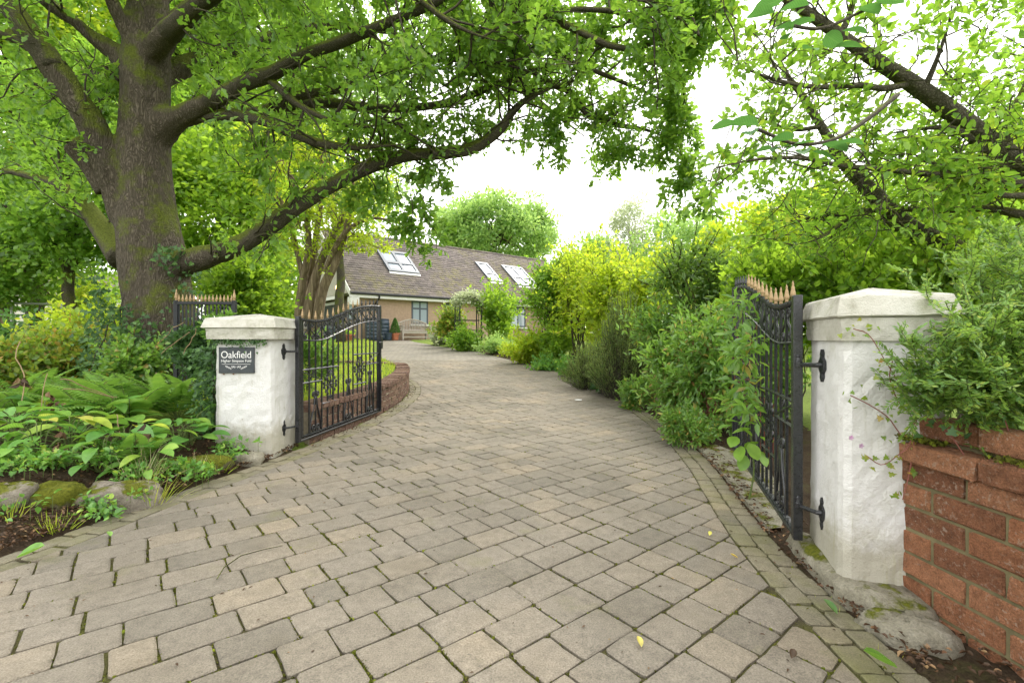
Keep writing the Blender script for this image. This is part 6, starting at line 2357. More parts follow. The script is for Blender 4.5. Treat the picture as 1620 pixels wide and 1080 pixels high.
def spray(label, tips, stem, seed):
    rng = np.random.default_rng(seed)
    pth, rad = limb_pts(stem)
    rt = thing('leafy_spray', label, 'branch', tuple(pth[0]))
    MB().tube(pth, rad, 6).build('stem', M['twig'], rt, smooth=True)
    r0 = np.array(pth[0])
    for (px, py, d, sz, yaw, pitch) in tips:
        o = link('leaf', bmesh, None, rt)
        tip = np.array(P(px, py, d))
        o.location = tuple(tip - r0)
        o.rotation_euler = (R(pitch), rng.normal() * 0.25, R(yaw))
        o.scale = (sz * 0.92, sz * 0.92, sz * 0.92)


spray('spray of broad blue green leaves hanging in the middle air before the leaning tree',
      [(1200, 198, 1.75, 0.135, 95, 4), (1165, 195, 1.78, 0.10, 70, -4), (1188, 208, 1.72, 0.10, 150, -25), (1290, 222, 1.72, 0.12, 60, -8), (1255, 220, 1.7, 0.11, 100, -5), (1300, 228, 1.68, 0.12, -80, -6), (1245, 232, 1.7, 0.10, 120, -18), (1320, 226, 1.7, 0.11, -95, -2), (1222, 236, 1.75, 0.10, 95, -12), (1270, 238, 1.72, 0.09, 150, -25), (1285, 240, 1.74, 0.09, -120, -30)],
      [(1420, 150, 2.2, 4), (1370, 190, 2.0, 3.5), (1320, 220, 1.8, 3), (1260, 228, 1.74, 2.2), (1200, 205, 1.72, 1.6)], 1)
spray('spray of broad blue green leaves at the top edge right of the sky gap',
      [(1225, 20, 1.8, 0.12, 90, -6), (1255, 45, 1.8, 0.12, 110, -12), (1290, 32, 1.8, 0.12, 60, 0), (1305, 55, 1.78, 0.11, -60, -10), (1245, 62, 1.82, 0.11, 150, -15), (1330, 50, 1.8, 0.11, -90, 0), (1280, 8, 1.8, 0.12, 85, -4), (1360, 12, 1.8, 0.12, -70, 4), (1320, 75, 1.8, 0.10, -120, -12), (1270, 78, 1.8, 0.10, 190, -30), (1240, 0, 1.85, 0.12, 60, 0), (1385, -2, 1.8, 0.12, -90, -5)],
      [(1480, -60, 2.0, 4), (1420, -10, 1.9, 3), (1360, 20, 1.85, 2.6), (1300, 45, 1.8, 2.2), (1245, 40, 1.8, 1.6)], 2)

# ------------------------------------------------------------------ shrubs of the border (right of the drive)
def at(px, d):
    x = (px - CX) / F_PX * d
    return x, d, float(gz(x, d))


def shrub(name, label, px, d, top, bottom, radx, mat, seed, n_leaf, leaf, tm, n_clump=28, cr=0.25, multi=12, stem_r=0.01, bark='twig', ry=None, shell=0.3, up=0.4, droop=0.0, cat='shrub', group=None, fname='foliage', squash=0.8, wob=0.12, basepx=None):
    x, y, z = at(px, d)
    zt = CAM_Z + (HY - top) / F_PX * d
    zb = CAM_Z + (HY - bottom) / F_PX * d
    zb = max(zb, z + 0.02)
    rx = radx / F_PX * d
    c = (x, y, (zt + zb) / 2)
    base = (x, y, z - 0.02)
    if basepx is not None:
        bx_, by_, bz_ = at(basepx, d)
        base = (bx_, by_, bz_ - 0.02)
    return plant(name, label, cat, base, c, (max(rx - cr * 0.6, 0.05), max((ry or rx * 0.8) - cr * 0.5, 0.05), max((zt - zb) / 2 - cr * 0.4, 0.05)), n_clump, cr, n_leaf, leaf, tm, M and mat, seed, bark=bark, multi=multi, stem_r=stem_r, group=group, up=up, droop=droop, shell=shell, crown_name=fname, squash=squash, wob=wob, shoots=3.2 if d < 7 else 2.4, shoot_len=1.35 if d < 7 else 1.7)


LF = T_leaf(0.2, 0.05, 0.12)
LFW = T_leaf(0.32, 0.06, 0.1)
GBD = 'border shrubs'
shrub('leafy_shrub', 'tall fresh green shrub with red tinged stems beside the half hidden gate', 1125, 4.7, 492, 722, 74, 'nandina', 601, 2500, 0.075, LF, 60, 0.2, 26, 0.006, 'redstem', shell=0.2, droop=0.3, group=GBD)
shrub('leafy_shrub', 'loose green shrub spilling onto the drive edge before the dark needle leaved bush', 1075, 5.2, 530, 705, 52, 'nandina', 602, 2600, 0.075, LF, 46, 0.2, 22, 0.006, 'redstem', shell=0.2, droop=0.3, group=GBD)
shrub('leafy_shrub', 'green shrub behind the half hidden gate, under the gold tips', 1190, 4.9, 482, 690, 56, 'nandina', 603, 4200, 0.075, LF, 46, 0.22, 18, 0.006, 'redstem', shell=0.2, droop=0.2, group=GBD)
shrub('low_plant', 'low trailing green plant at the drive edge under the tall shrub', 1090, 4.35, 640, 715, 46, 'nandina', 604, 1300, 0.05, LF, 26, 0.1, 12, 0.004, 'redstem', shell=0.2, droop=0.2, cat='plant', group=GBD)
shrub('leafy_shrub', 'broad leaved green hedge shrub directly behind the large pillar', 1400, 5.0, 400, 560, 120, 'beech', 605, 9000, 0.08, LFW, 80, 0.3, 24, 0.01, shell=0.2, group=GBD)
shrub('leafy_shrub', 'broad leaved shrub behind the gate with light showing through', 1240, 5.6, 390, 560, 95, 'beech', 606, 7000, 0.085, LFW, 60, 0.32, 20, 0.01, shell=0.2, group=GBD)
shrub('leafy_shrub', 'leafy shrub below the mossy leaning branch, behind the needle shrub', 1540, 4.6, 400, 560, 90, 'beech', 607, 6000, 0.08, LFW, 60, 0.3, 20, 0.01, shell=0.2, group=GBD)
shrub('evergreen_shrub', 'dark evergreen shrub with a bare stem behind the leafy border', 1098, 6.6, 392, 500, 66, 'pieris', 608, 3000, 0.085, LF, 24, 0.24, 14, 0.03, 'limb_bark', shell=0.55, group=GBD)
shrub('evergreen_shrub', 'mid green evergreen mound below the dark bare stemmed evergreen', 1065, 6.3, 480, 600, 58, 'nandina', 609, 4200, 0.075, LF, 40, 0.26, 12, 0.012, shell=0.3, group=GBD)
shrub('yellow_shrub', 'glowing yellow green shrub between the thin grey tree and the dark needle bush', 968, 10.5, 400, 560, 62, 'lime', 610, 4200, 0.10, LFW, 46, 0.42, 18, 0.014, group=GBD, shell=0.35)
shrub('yellow_shrub', 'yellow green shrub with thin stems next to the thin stemmed tree', 905, 12.5, 415, 560, 46, 'lime', 611, 2600, 0.11, LFW, 34, 0.42, 16, 0.012, group=GBD, shell=0.35)
shrub('yellow_shrub', 'yellow green shrub behind the dark needle bush', 1020, 9.3, 395, 560, 55, 'lime', 612, 3600, 0.09, LFW, 40, 0.38, 16, 0.012, group=GBD, shell=0.35)
shrub('yellow_shrub', 'low bright yellow perennial clump beneath the spreading multi stem shrub', 835, 12.2, 528, 585, 34, 'lime', 613, 2600, 0.09, LFW, 26, 0.2, 10, 0.008, group=GBD, cat='plant')
shrub('multi_stem_shrub', 'spreading green shrub with several bare stems at the drive bend', 868, 12.6, 415, 520, 42, 'cherry', 614, 3600, 0.095, LFW, 40, 0.36, 14, 0.022, 'limb_bark', group=GBD, shell=0.5)
shrub('multi_stem_shrub', 'thin stemmed young tree with sparse yellow green leaves against the sky', 918, 11.4, 385, 500, 44, 'lime', 615, 1500, 0.085, LFW, 34, 0.34, 12, 0.018, 'limb_bark', group=GBD, shell=0.5)
shrub('leafy_shrub', 'bushy bright green shrub right of the garden arch', 785, 17.2, 448, 556, 34, 'beech', 616, 3400, 0.13, LFW, 34, 0.45, 12, 0.014, group=GBD)
shrub('flowering_shrub', 'orange tinged shrub in front of the bungalow window', 714, 18.0, 488, 556, 22, 'bramble', 617, 3600, 0.11, LFW, 30, 0.34, 12, 0.012, group=GBD)
shrub('leafy_shrub', 'pale green mound at the far bend of the drive', 700, 19.0, 534, 556, 16, 'birch', 618, 1500, 0.11, LFW, 18, 0.22, 8, 0.008, group=GBD, cat='plant')
shrub('leafy_shrub', 'green clump at the foot of the garden arch', 738, 16.2, 522, 570, 30, 'cherry', 619, 2200, 0.10, LFW, 24, 0.25, 8, 0.008, group=GBD, cat='plant')
shrub('leafy_shrub', 'soft grey green perennial clump between the arch and spreading shrub', 785, 14.8, 538, 578, 34, 'ashleaf', 620, 2200, 0.09, LF, 24, 0.22, 8, 0.006, group=GBD, cat='plant')
shrub('leafy_shrub', 'yellow green perennial clump spilling towards the drive before the arch', 815, 14.0, 552, 584, 26, 'lime', 621, 1500, 0.08, LF, 18, 0.18, 8, 0.006, group=GBD, cat='plant')
shrub('ground_cover', 'low dark green ground cover plant at the drive edge', 872, 10.9, 572, 598, 30, 'hosta', 622, 1500, 0.075, LFW, 24, 0.13, 8, 0.004, group=GBD, cat='plant')
shrub('ground_cover', 'low broad leaved ground cover plant near the dark needle bush', 912, 9.7, 576, 608, 30, 'hosta', 623, 1500, 0.07, LFW, 24, 0.13, 8, 0.004, group=GBD, cat='plant')
shrub('leafy_shrub', 'green shrub between the spreading shrub stems and yellow shrubs', 880, 11.6, 520, 592, 30, 'beech', 624, 2400, 0.08, LFW, 26, 0.2, 8, 0.006, group=GBD, cat='plant')
shrub('leafy_shrub', 'small dark ground plant in front of the dark needle bush', 965, 7.6, 590, 632, 30, 'ivy', 625, 1300, 0.06, LFW, 20, 0.12, 8, 0.004, group=GBD, cat='plant')
shrub('leafy_shrub', 'low mixed plant at the drive edge before the evergreen mound', 1010, 6.5, 600, 662, 34, 'nandina', 626, 1700, 0.06, LF, 26, 0.13, 10, 0.004, 'redstem', group=GBD, cat='plant')


# rosemary: upright wands of needles
def wand_bush(name, label, px, d, top, radx, mat, seed, n_wand, needle, per, lean=0.25, group=None):
    rng = np.random.default_rng(seed)
    x, y, z = at(px, d)
    zt = CAM_Z + (HY - top) / F_PX * d
    rx = radx / F_PX * d
    rt = thing(name, label, 'shrub', (x, y, z - 0.02), group)
    mb, tws = MB(), []
    for k in range(n_wand):
        a, rr = rng.uniform(0, 2 * math.pi), math.sqrt(rng.uniform(0, 1))
        h = (zt - z) * (1 - 0.75 * rr ** 1.6) * rng.uniform(0.75, 1.05)
        b0 = np.array([x + 0.35 * rx * rr * math.cos(a), y + 0.35 * rx * rr * math.sin(a), z])
        e = np.array([x + rx * rr * math.cos(a) + rng.normal() * 0.04, y + 0.8 * rx * rr * math.sin(a), z + h])
        pth = wander(rng, b0, e, 4, 0.06, 0.05)
        tws.append(pth)
        mb.tube(pth, np.linspace(0.006, 0.002, len(pth)), 3, caps=False)
    mb.build('stems', M['twig'], rt)
    p, dd = twig_leaves(rng, tws, per, needle, 0.55, 0.01)
    n = len(p)
    leaves('foliage', rt, M[mat], p, dd + [0, 0, 0.9], rdir(rng, n), needle * rng.uniform(0.7, 1.3, n), T_quad(0.09, 0.02))


wand_bush('needle_bush', 'dark grey green needle leaved bush leaning over the drive edge', 985, 7.3, 452, 60, 'rosemary', 701, 330, 0.045, 62, group=GBD)
wand_bush('needle_bush', 'lower grey green needle leaved bush in front of the taller one', 932, 8.2, 535, 50, 'rosemary', 702, 230, 0.045, 46, group=GBD)
wand_bush('feathery_plant', 'tall feathery yellow green grass plant behind the low needle bush', 955, 9.8, 485, 34, 'lime', 703, 150, 0.07, 40, group=GBD)

# a light green seedling and leaf sprays poking through the half hidden gate
sd0 = P(1185, 745, 2.85)
rng = np.random.default_rng(711)
sdl = thing('seedling', 'light green broad leaved seedling poking through the half hidden gate', 'plant', (sd0.x, sd0.y, 0.02))
lm = leaf_mesh('leaf', np.zeros((1, 3)), [(0, 1, 0)], [(0, 0, 1)], 1.0, T_broad(0.34, 6, 0.06, 0.15), True)
lm.materials.append(leafmat('seedling_leaf', [(0, (0.075, 0.16, 0.022)), (1, (0.11, 0.20, 0.028))], (0.25, 0.42, 0.045), 0.3, 0.05))
st = MB()
st.tube(smooth_path([(sd0.x, sd0.y, 0.02), (sd0.x + 0.03, sd0.y, 0.2), (sd0.x + 0.0, sd0.y - 0.02, 0.42)], 8), 0.005, 5)
st.build('stem', M['greenstem'], sdl)
for (px, py, yaw, pitch, sz) in [(1170, 668, 110, 10, 0.10), (1165, 690, 140, -30, 0.10), (1195, 672, 20, 5, 0.10), (1205, 690, -60, -30, 0.10), (1185, 700, 180, -55, 0.11), (1200, 712, 200, -60, 0.10), (1180, 720, 150, -60, 0.10), (1190, 690, 90, 40, 0.09), (1210, 668, -40, 20, 0.09), (1178, 645, 60, 45, 0.08), (1160, 672, 100, -10, 0.10), (1172, 705, 130, -45, 0.11), (1198, 698, 10, -35, 0.11), (1188, 678, 60, -20, 0.11), (1205, 650, -30, 10, 0.09)]:
    q = np.array(P(px, py, 2.75)) - np.array([sd0.x, sd0.y, 0.02])
    o = link('leaf', lm, None, sdl)
    o.location = tuple(q)
    o.rotation_euler = (R(pitch), rng.normal() * 0.3, R(yaw))
    o.scale = (sz, sz, sz)
spray_c = [np.array(P(a, b, d)) for a, b, d in [(1190, 540, 3.2), (1180, 565, 3.2), (1175, 500, 3.4), (1165, 530, 3.4), (1185, 610, 3.25), (1170, 600, 3.3), (1160, 480, 3.6), (1175, 630, 3.3), (1160, 560, 3.5), (1180, 480, 3.35), (1170, 545, 3.3), (1185, 655, 3.1), (1165, 640, 3.4)]]
rt = thing('shrub_shoots', 'leafy shoots of the shrub pushing between the bars of the half hidden gate', 'shrub', (float(spray_c[2][0]) + 0.3, 3.6, 0.06))
mb = MB()
for c in [c_ * ((c_[1] - 0.42) / c_[1]) + np.array([0, 0, CAM_Z * 0.42 / c_[1]]) for c_ in spray_c]:
    pth = wander(rng, (rt.location.x, rt.location.y, 0.06), c, 5, 0.1, 0.1)
    mb.tube(pth, np.linspace(0.005, 0.002, len(pth)), 4, caps=False)
mb.build('stems', M['redstem'], rt)
spray_c = [c_ * ((c_[1] - 0.42) / c_[1]) + np.array([0, 0, CAM_Z * 0.42 / c_[1]]) for c_ in spray_c]
p, d_, nn_ = clump_leaves(rng, np.array(spray_c), 0.08, 420, 0.6, 0.3)
leaves('foliage', rt, M['nandina'], p, d_, nn_, 0.075 * rng.uniform(0.6, 1.3, len(p)), LF)

# ------------------------------------------------------------------ the needle shrub over the brick wall
rng = np.random.default_rng(721)
nb0 = (1.95, 1.62, 0.3)
nsh = thing('needle_shrub', 'feathery green needle leaved shrub tumbling over the brick wall and pillar cap', 'shrub', nb0)
heads = []
for (px, py, d, s) in [(1590, 410, 1.9, 1), (1540, 430, 1.9, 1), (1610, 450, 1.75, 1), (1560, 480, 1.75, 1), (1520, 470, 1.75, 1), (1600, 520, 1.65, 1), (1530, 520, 1.68, 1), (1500, 500, 1.66, 1), (1480, 540, 1.62, 1), (1540, 560, 1.6, 1), (1590, 580, 1.55, 1), (1500, 580, 1.58, 1), (1460, 580, 1.6, 1), (1440, 590, 1.62, 1), (1550, 610, 1.52, 1), (1500, 620, 1.54, 1), (1610, 620, 1.48, 1), (1430, 615, 1.62, 1), (1460, 630, 1.58, 1), (1410, 600, 1.64, 1), (1580, 640, 1.5, 1), (1600, 380, 2.0, 1), (1620, 400, 1.8, 1), (1650, 480, 1.6, 1), (1660, 580, 1.5, 1), (1640, 420, 1.7, 1), (1470, 470, 1.74, 0.6), (1570, 540, 1.62, 1), (1515, 640, 1.53, 1), (1620, 560, 1.55, 1), (1545, 450, 1.85, 1), (1580, 500, 1.7, 1), (1460, 600, 1.58, 1), (1530, 590, 1.56, 1), (1560, 590, 1.56, 1)]:
    heads.append(np.array(P(px, py, d)))
mb = MB()
limb_n = []
for h in heads:
    base = np.array(nb0) + np.array([rng.normal() * 0.08 - 0.02, rng.normal() * 0.08, rng.uniform(0.25, 0.55)])
    pth = wander(rng, base, h, 5, 0.1, 0.06)
    limb_n.append(pth)
    mb.tube(pth, np.linspace(0.009, 0.003, len(pth)), 5, caps=False)
s1 = grow_twigs(rng, limb_n, 34, 0.16, 0.3, (-0.2, -0.2, 0.12), 1.0, 5, None, 0.15)
s2 = grow_twigs(rng, s1, 30, 0.062, 0.1, (-0.1, -0.2, 0.1), 0.75, 4, None, 0.12)
for tw in s1: mb.tube(tw, np.linspace(0.0028, 0.0014, len(tw)), 3, caps=False)
for tw in s2: mb.tube(tw, np.linspace(0.0013, 0.0008, len(tw)), 3, caps=False)
mb.build('stems', M['greenstem'], nsh)
P_, D_, N_ = [], [], []
for tw in s1 + s2:
    L_ = np.linalg.norm(np.diff(tw, axis=0), axis=1).sum()
    n = int(L_ / 0.0036)
    if n < 2: continue
    t = np.linspace(0.05, 0.999, n) * (len(tw) - 1)
    i = np.minimum(t.astype(int), len(tw) - 2)
    u = (t - i)[:, None]
    p = tw[i] * (1 - u) + tw[i + 1] * u
    tan = unit(tw[i + 1] - tw[i])
    upv = unit(np.array([0, -0.3, 1.0]) + rng.normal(size=3) * 0.4)
    side = unit(np.cross(tan, upv))
    sg = np.where(np.arange(n) % 2 == 0, 1, -1)[:, None]
    P_.append(p)
    D_.append(side * sg + tan * 0.75 + rng.normal(size=(n, 3)) * 0.22)
    N_.append(np.broadcast_to(upv, (n, 3)) + rng.normal(size=(n, 3)) * 0.3)
P_, D_, N_ = np.vstack(P_), np.vstack(D_), np.vstack(N_)
print('needles', len(P_), len(s1), len(s2))
leaves('foliage', nsh, M['yew'], P_, D_, N_, 0.019 * rng.uniform(0.75, 1.25, len(P_)), T_quad(0.2, 0.0))

# moss along the ledge above the coping
rngL = np.random.default_rng(727)
n = 1500
ss_ = rngL.uniform(0.0, 1.0, n) ** 1.2
den = np.sin(ss_ * 21) + np.cos(ss_ * 9 + 1)
off_ = rngL.uniform(-0.02, 0.05, n)
lp_ = np.array([1.46, 1.77]) + np.outer(ss_, WDIR) + np.outer(-off_, WN)
lp3 = np.stack([lp_[:, 0], lp_[:, 1], np.full(n, 0.62) + rngL.uniform(0, 0.012, n)], 1)[den > -0.4]
n = len(lp3)
mo_ = leaves('ledge_moss', wall_r, M['moss'], lp3, rdir(rngL, n) + [0, 0, 0.9], rdir(rngL, n), 0.014 * rngL.uniform(0.5, 1.3, n), T_quad(0.4, 0.1))
tag(mo_, kind='stuff')

# herb robert trailing down the pillar
hr0 = P(1450, 655, 1.66)
hr = thing('trailing_weed', 'red stemmed trailing weed with tiny pink flowers on the large pillar', 'plant', tuple(hr0))
mb = MB()
tr = [[(1450, 655), (1425, 610), (1400, 570), (1375, 530), (1350, 520)], [(1452, 660), (1430, 690), (1405, 660), (1375, 640), (1345, 625)], [(1448, 655), (1440, 700), (1420, 720), (1395, 735), (1370, 720)], [(1452, 655), (1425, 640), (1408, 600), (1412, 570)], [(1450, 665), (1440, 740), (1428, 790)]]
for t_ in tr:
    pts = [np.array(P(a, b, 1.70 + 0.0007 * (1440 - a))) for a, b in t_]
    mb.tube(smooth_path(pts, 14), [0.002] * 14, 4)
mb.build('stems', M['redstem'], hr)
P_, D_ = [], []
for t_ in tr:
    for (a, b) in t_[1:]:
        for k in range(5):
            P_.append(np.array(P(a + rng.normal() * 9, b + rng.normal() * 9, 1.695 + 0.0007 * (1440 - a))))
n = len(P_)
leaves('foliage', hr, M['bramble'], np.array(P_), rdir(rng, n) + [0, -0.3, 0], rdir(rng, n) + [-0.4, -1.4, 0.4], 0.022 * rng.uniform(0.6, 1.3, n), T_ivy())
for (px, py, d) in [(1346, 692, 1.70), (1362, 705, 1.69), (1508, 730, 1.60)]:
    c = np.array(P(px, py, d))
    aa = np.arange(5) * 2 * math.pi / 5
    dirs = np.stack([np.cos(aa), np.full(5, -0.3), np.sin(aa)], 1)
    leaves('flower', hr, M['petal'], np.tile(c, (5, 1)), dirs, np.tile([0, -1, 0], (5, 1)), 0.011, T_leaf(0.4, 0.0, 0.0))
# ivy tips on the coping
il = thing('ivy_sprig', 'few ivy leaves trailing over the mossy brick coping', 'ivy', tuple(P(1500, 680, 1.58)))
pts_i = [(1492, 645, 1.58), (1470, 675, 1.62), (1495, 680, 1.56), (1505, 690, 1.55), (1575, 645, 1.52), (1598, 690, 1.47), (1590, 665, 1.48), (1535, 690, 1.53), (1548, 755, 1.52), (1556, 762, 1.52), (1450, 630, 1.64), (1455, 685, 1.63), (1480, 668, 1.6)]
n = len(pts_i)
leaves('foliage', il, M['ivy'], np.array([P(*q) for q in pts_i]), rdir(rng, n) + [-0.4, -0.4, -0.4], rdir(rng, n) * 0.5 + [-0.6, -1.0, 0.7], 0.034 * rng.uniform(0.7, 1.2, n), T_ivy())
mb = MB()
mb.tube(smooth_path([P(1450, 630, 1.66), P(1480, 668, 1.62), P(1505, 690, 1.57), P(1548, 755, 1.53)], 14), 0.0018, 4)
mb.tube(smooth_path([P(1575, 640, 1.55), P(1590, 665, 1.5), P(1598, 690, 1.48)], 8), 0.0018, 4)
mb.build('stems', M['redstem'], il)

# ------------------------------------------------------------------ left bed: broad leaves, ferns, ivy, brambles, rocks
hl = [leaf_mesh('leaf', np.zeros((1, 3)), [(0, 1, 0)], [(0, 0, 1)], 1.0, T_broad(w_, 6, f_, c_), True) for w_, f_, c_ in ((0.30, 0.10, 0.35), (0.34, 0.08, 0.25), (0.26, 0.12, 0.45))]
for m_ in hl: m_.materials.append(M['hosta'])
hy = leaf_mesh('leaf', np.zeros((1, 3)), [(0, 1, 0)], [(0, 0, 1)], 1.0, T_broad(0.32, 6, 0.1, 0.35), True)
hy.materials.append(M['yellow'])


def broad_clump(label, px, d, n, size, seed, yellow=0):
    rng = np.random.default_rng(seed)
    x, y, z = at(px, d)
    rt = thing('broad_leaved_plant', label, 'plant', (x, y, z), 'broad leaved bed plants')
    mb = MB()
    for k in range(n):
        a = k * 2.4 + rng.normal() * 0.3
        t = (k + 0.5) / n
        rr = 0.05 + 0.24 * t * size / 0.2
        h = 0.20 * (1 - t * 0.75) + rng.normal() * 0.02 + 0.03
        b = (rr * math.cos(a), rr * math.sin(a), h)
        mb.tube(smooth_path([(0.02 * math.cos(a), 0.02 * math.sin(a), 0), (b[0] * 0.5, b[1] * 0.5, h * 0.8), b], 6), 0.004, 4, caps=False)
        o = link('leaf', hy if k < yellow else hl[rng.integers(3)], None, rt)
        o.location = b
        o.rotation_euler = (R(rng.uniform(-18, 30) * (1 - t) + rng.uniform(-20, 8) * t), rng.normal() * 0.22, a - math.pi / 2 + rng.normal() * 0.3)
        s = size * rng.uniform(0.75, 1.2)
        o.scale = (s, s, s)
    mb.build('stalks', M['greenstem'], rt, world=False)


for k, (px, d, lab, yl) in enumerate([(25, 3.15, 'broad leaved plant at the left edge above the mossy rock', 0), (110, 3.2, 'broad leaved plant behind the large mossy rock', 1), (200, 3.35, 'broad leaved plant with yellowing leaf in the middle of the bed', 1), (278, 3.6, 'light broad leaved plant next to the pillar ivy', 0), (70, 3.65, 'broad leaved plant in the second row at the left edge', 0), (170, 3.75, 'broad leaved plant in front of the fern', 0), (-10, 3.9, 'broad leaved plant half cut by the left edge, under the leafy thicket', 0), (240, 3.15, 'small broad leaved plant above the moss mound', 0), (60, 2.98, 'broad leaved plant with drooping leaves just behind the left rocks', 1), (160, 3.05, 'broad leaved plant overhanging the large mossy rock', 0), (300, 3.75, 'broad leaved plant in the corner by the sign pillar', 0), (20, 3.4, 'wide leaved plant near the left edge in the middle row', 0)]):
    broad_clump(lab, px, d, 18 if k < 6 else 13, [0.17, 0.17, 0.15, 0.15, 0.18, 0.16, 0.18, 0.12, 0.13, 0.13, 0.14, 0.17][k], 800 + k, yl)


# ferns: each frond is a part
def fern(label, px, d, n, length, seed, group='ferns'):
    rng = np.random.default_rng(seed)
    x, y, z = at(px, d)
    rt = thing('fern', label, 'fern', (x, y, z), group)
    for k in range(n):
        a = -math.pi / 2 + (k / max(1, n - 1) - 0.5) * 4.4 + rng.normal() * 0.2
        L = length * rng.uniform(0.75, 1.15)
        el = R(rng.uniform(48, 76))
        pts = []
        nseg = 16
        p = np.array([x, y, z])
        for i in range(nseg + 1):
            t = i / nseg
            e = el - t * R(65)
            pts.append(p.copy())
            p = p + np.array([math.cos(a) * math.cos(e), math.sin(a) * math.cos(e), math.sin(e)]) * L / nseg
        pts = np.array(pts)
        fr = MB().tube(pts, np.linspace(0.004, 0.001, len(pts)), 4, caps=False).build('frond', M['greenstem'], rt)
        P_, D_, N_, S_ = [], [], [], []
        nn = 26
        for i in range(nn):
            t = 0.12 + 0.88 * i / (nn - 1)
            j = min(int(t * nseg), nseg - 1)
            u = t * nseg - j
            q = pts[j] * (1 - u) + pts[j + 1] * u
            tan = unit(pts[j + 1] - pts[j])
            side = unit(np.cross(tan, [0, 0, 1.0]))
            nrm = np.cross(side, tan)
            w_ = 0.17 * L / 0.7 * math.sin(math.pi * min(1, t * 0.9 + 0.1)) ** 0.7 * (1.05 - 0.55 * t)
            for sg in (-1, 1):
                dr = unit(side * sg + tan * 0.45 - np.array([0, 0, 0.12]))
                P_.append(q); D_.append(dr); N_.append(nrm); S_.append(w_)
        tag(leaves('pinnae', fr, M['fern'], P_, D_, N_, np.array(S_), T_leaf(0.085, 0.03, 0.12)), kind='stuff')


fern('large arching fern in the middle of the bed', 205, 4.05, 10, 0.8, 821)
fern('upright fern beside the white pillar under the railing', 280, 4.3, 8, 0.75, 822)
fern('low fern behind the broad leaved plants left of the large fern', 130, 4.25, 8, 0.7, 823)

fern('small fern low behind the large mossy rock', 215, 3.2, 7, 0.42, 824)
fern('fern at the left edge among the leafy thicket', 30, 4.3, 8, 0.7, 825)

# ivy beside the pillar
rng = np.random.default_rng(831)
ivp = at(318, 4.05)
iv = thing('ivy_climber', 'dark blue green ivy column against the side of the sign pillar', 'ivy', ivp)
n = 1700
pp = np.stack([np.clip(rng.normal(-2.56, 0.07, n), -2.8, -2.485), rng.uniform(3.86, 4.5, n), rng.uniform(0.18, 0.93, n)], 1)
leaves('foliage', iv, M['ivy'], pp, rdir(rng, n) + [-0.3, -0.6, -0.6], rdir(rng, n) * 0.7 + [-0.5, -1.2, 0.5], 0.045 * rng.uniform(0.6, 1.3, n), T_ivy())
mb = MB()
for k in range(5):
    mb.tube(wander(rng, (-2.53, 3.95 + k * 0.1, 0.12), (-2.5, 3.95 + k * 0.1, 0.9), 6, 0.08), 0.006, 4)
mb.build('stems', M['twig'], iv)
# ivy fringe under the cap of the sign pillar
n = 190
pp = np.stack([rng.uniform(-2.46, -2.02, n), np.full(n, 3.875) + rng.normal(size=n) * 0.008, 0.982 - rng.exponential(0.018, n)], 1)
fr = thing('ivy_fringe', 'thin line of ivy under the cap of the sign pillar', 'ivy', (-2.46, 3.88, 0.95))
leaves('foliage', fr, M['ivy'], pp, rdir(rng, n) + [0, -0.2, -0.8], rdir(rng, n) * 0.5 + [0, -1.2, 0.3], 0.022 * rng.uniform(0.6, 1.3, n), T_ivy())
MB().tube(wander(rng, (-2.47, 3.882, 0.978), (-2.01, 3.882, 0.978), 8, 0.01), 0.003, 4).build('stem', M['twig'], fr)

# brambles and tall weeds behind
GW = 'weeds behind the broad leaved plants'
shrub('weed_thicket', 'reddish and green leafy thicket at the left edge of the bed', 30, 5.2, 545, 640, 80, 'bramble', 841, 4200, 0.07, LFW, 50, 0.22, 24, 0.006, 'redstem', group=GW, shell=0.2)
shrub('weed_thicket', 'yellow green weedy mound left of the oak foot', 130, 5.6, 525, 630, 70, 'bramble', 842, 4200, 0.07, LFW, 50, 0.22, 22, 0.006, 'redstem', group=GW, shell=0.2)
shrub('weed_thicket', 'glowing yellow bush at the back of the bed before the oak', 150, 7.0, 490, 560, 60, 'lime', 843, 4200, 0.08, LFW, 40, 0.24, 18, 0.006, group=GW, shell=0.3)
shrub('weed_thicket', 'green leafy tangle at the foot of the oak', 210, 4.9, 540, 620, 45, 'nandina', 844, 2600, 0.06, LFW, 36, 0.18, 16, 0.005, 'redstem', group=GW, shell=0.2)
shrub('leafy_shrub', 'dark weeds in the shade beneath the field gate', 20, 7.2, 520, 580, 90, 'deep', 845, 3200, 0.08, LFW, 36, 0.28, 14, 0.006, group=GW, shell=0.2)
shrub('leafy_shrub', 'bright hedge seen beyond the field gate', 140, 14, 460, 520, 40, 'lime', 846, 3200, 0.12, LFW, 36, 0.35, 12, 0.01, group=GW, shell=0.3)
shrub('leafy_shrub', 'fresh green bush between the oak foot and the sign pillar', 385, 7.2, 405, 540, 62, 'beech', 847, 7500, 0.085, LFW, 56, 0.32, 16, 0.01, group=GW, shell=0.25)
shrub('leafy_shrub', 'dark clump of leaves in front of the gold tipped railing', 305, 4.62, 505, 600, 30, 'ivy', 848, 1100, 0.05, T_ivy(), 26, 0.12, 10, 0.005, group=GW, shell=0.2, cat='plant')
shrub('leafy_shrub', 'fern green tuft behind the corner of the sign pillar cap', 352, 4.6, 485, 560, 16, 'fern', 849, 500, 0.06, LF, 16, 0.09, 8, 0.004, group=GW, cat='plant')
shrub('leafy_shrub', 'small olive shrub on the lawn seen through the gate bars', 512, 6.0, 545, 600, 22, 'pieris', 850, 420, 0.06, LF, 18, 0.12, 8, 0.005, group='lawn shrubs', shell=0.2)
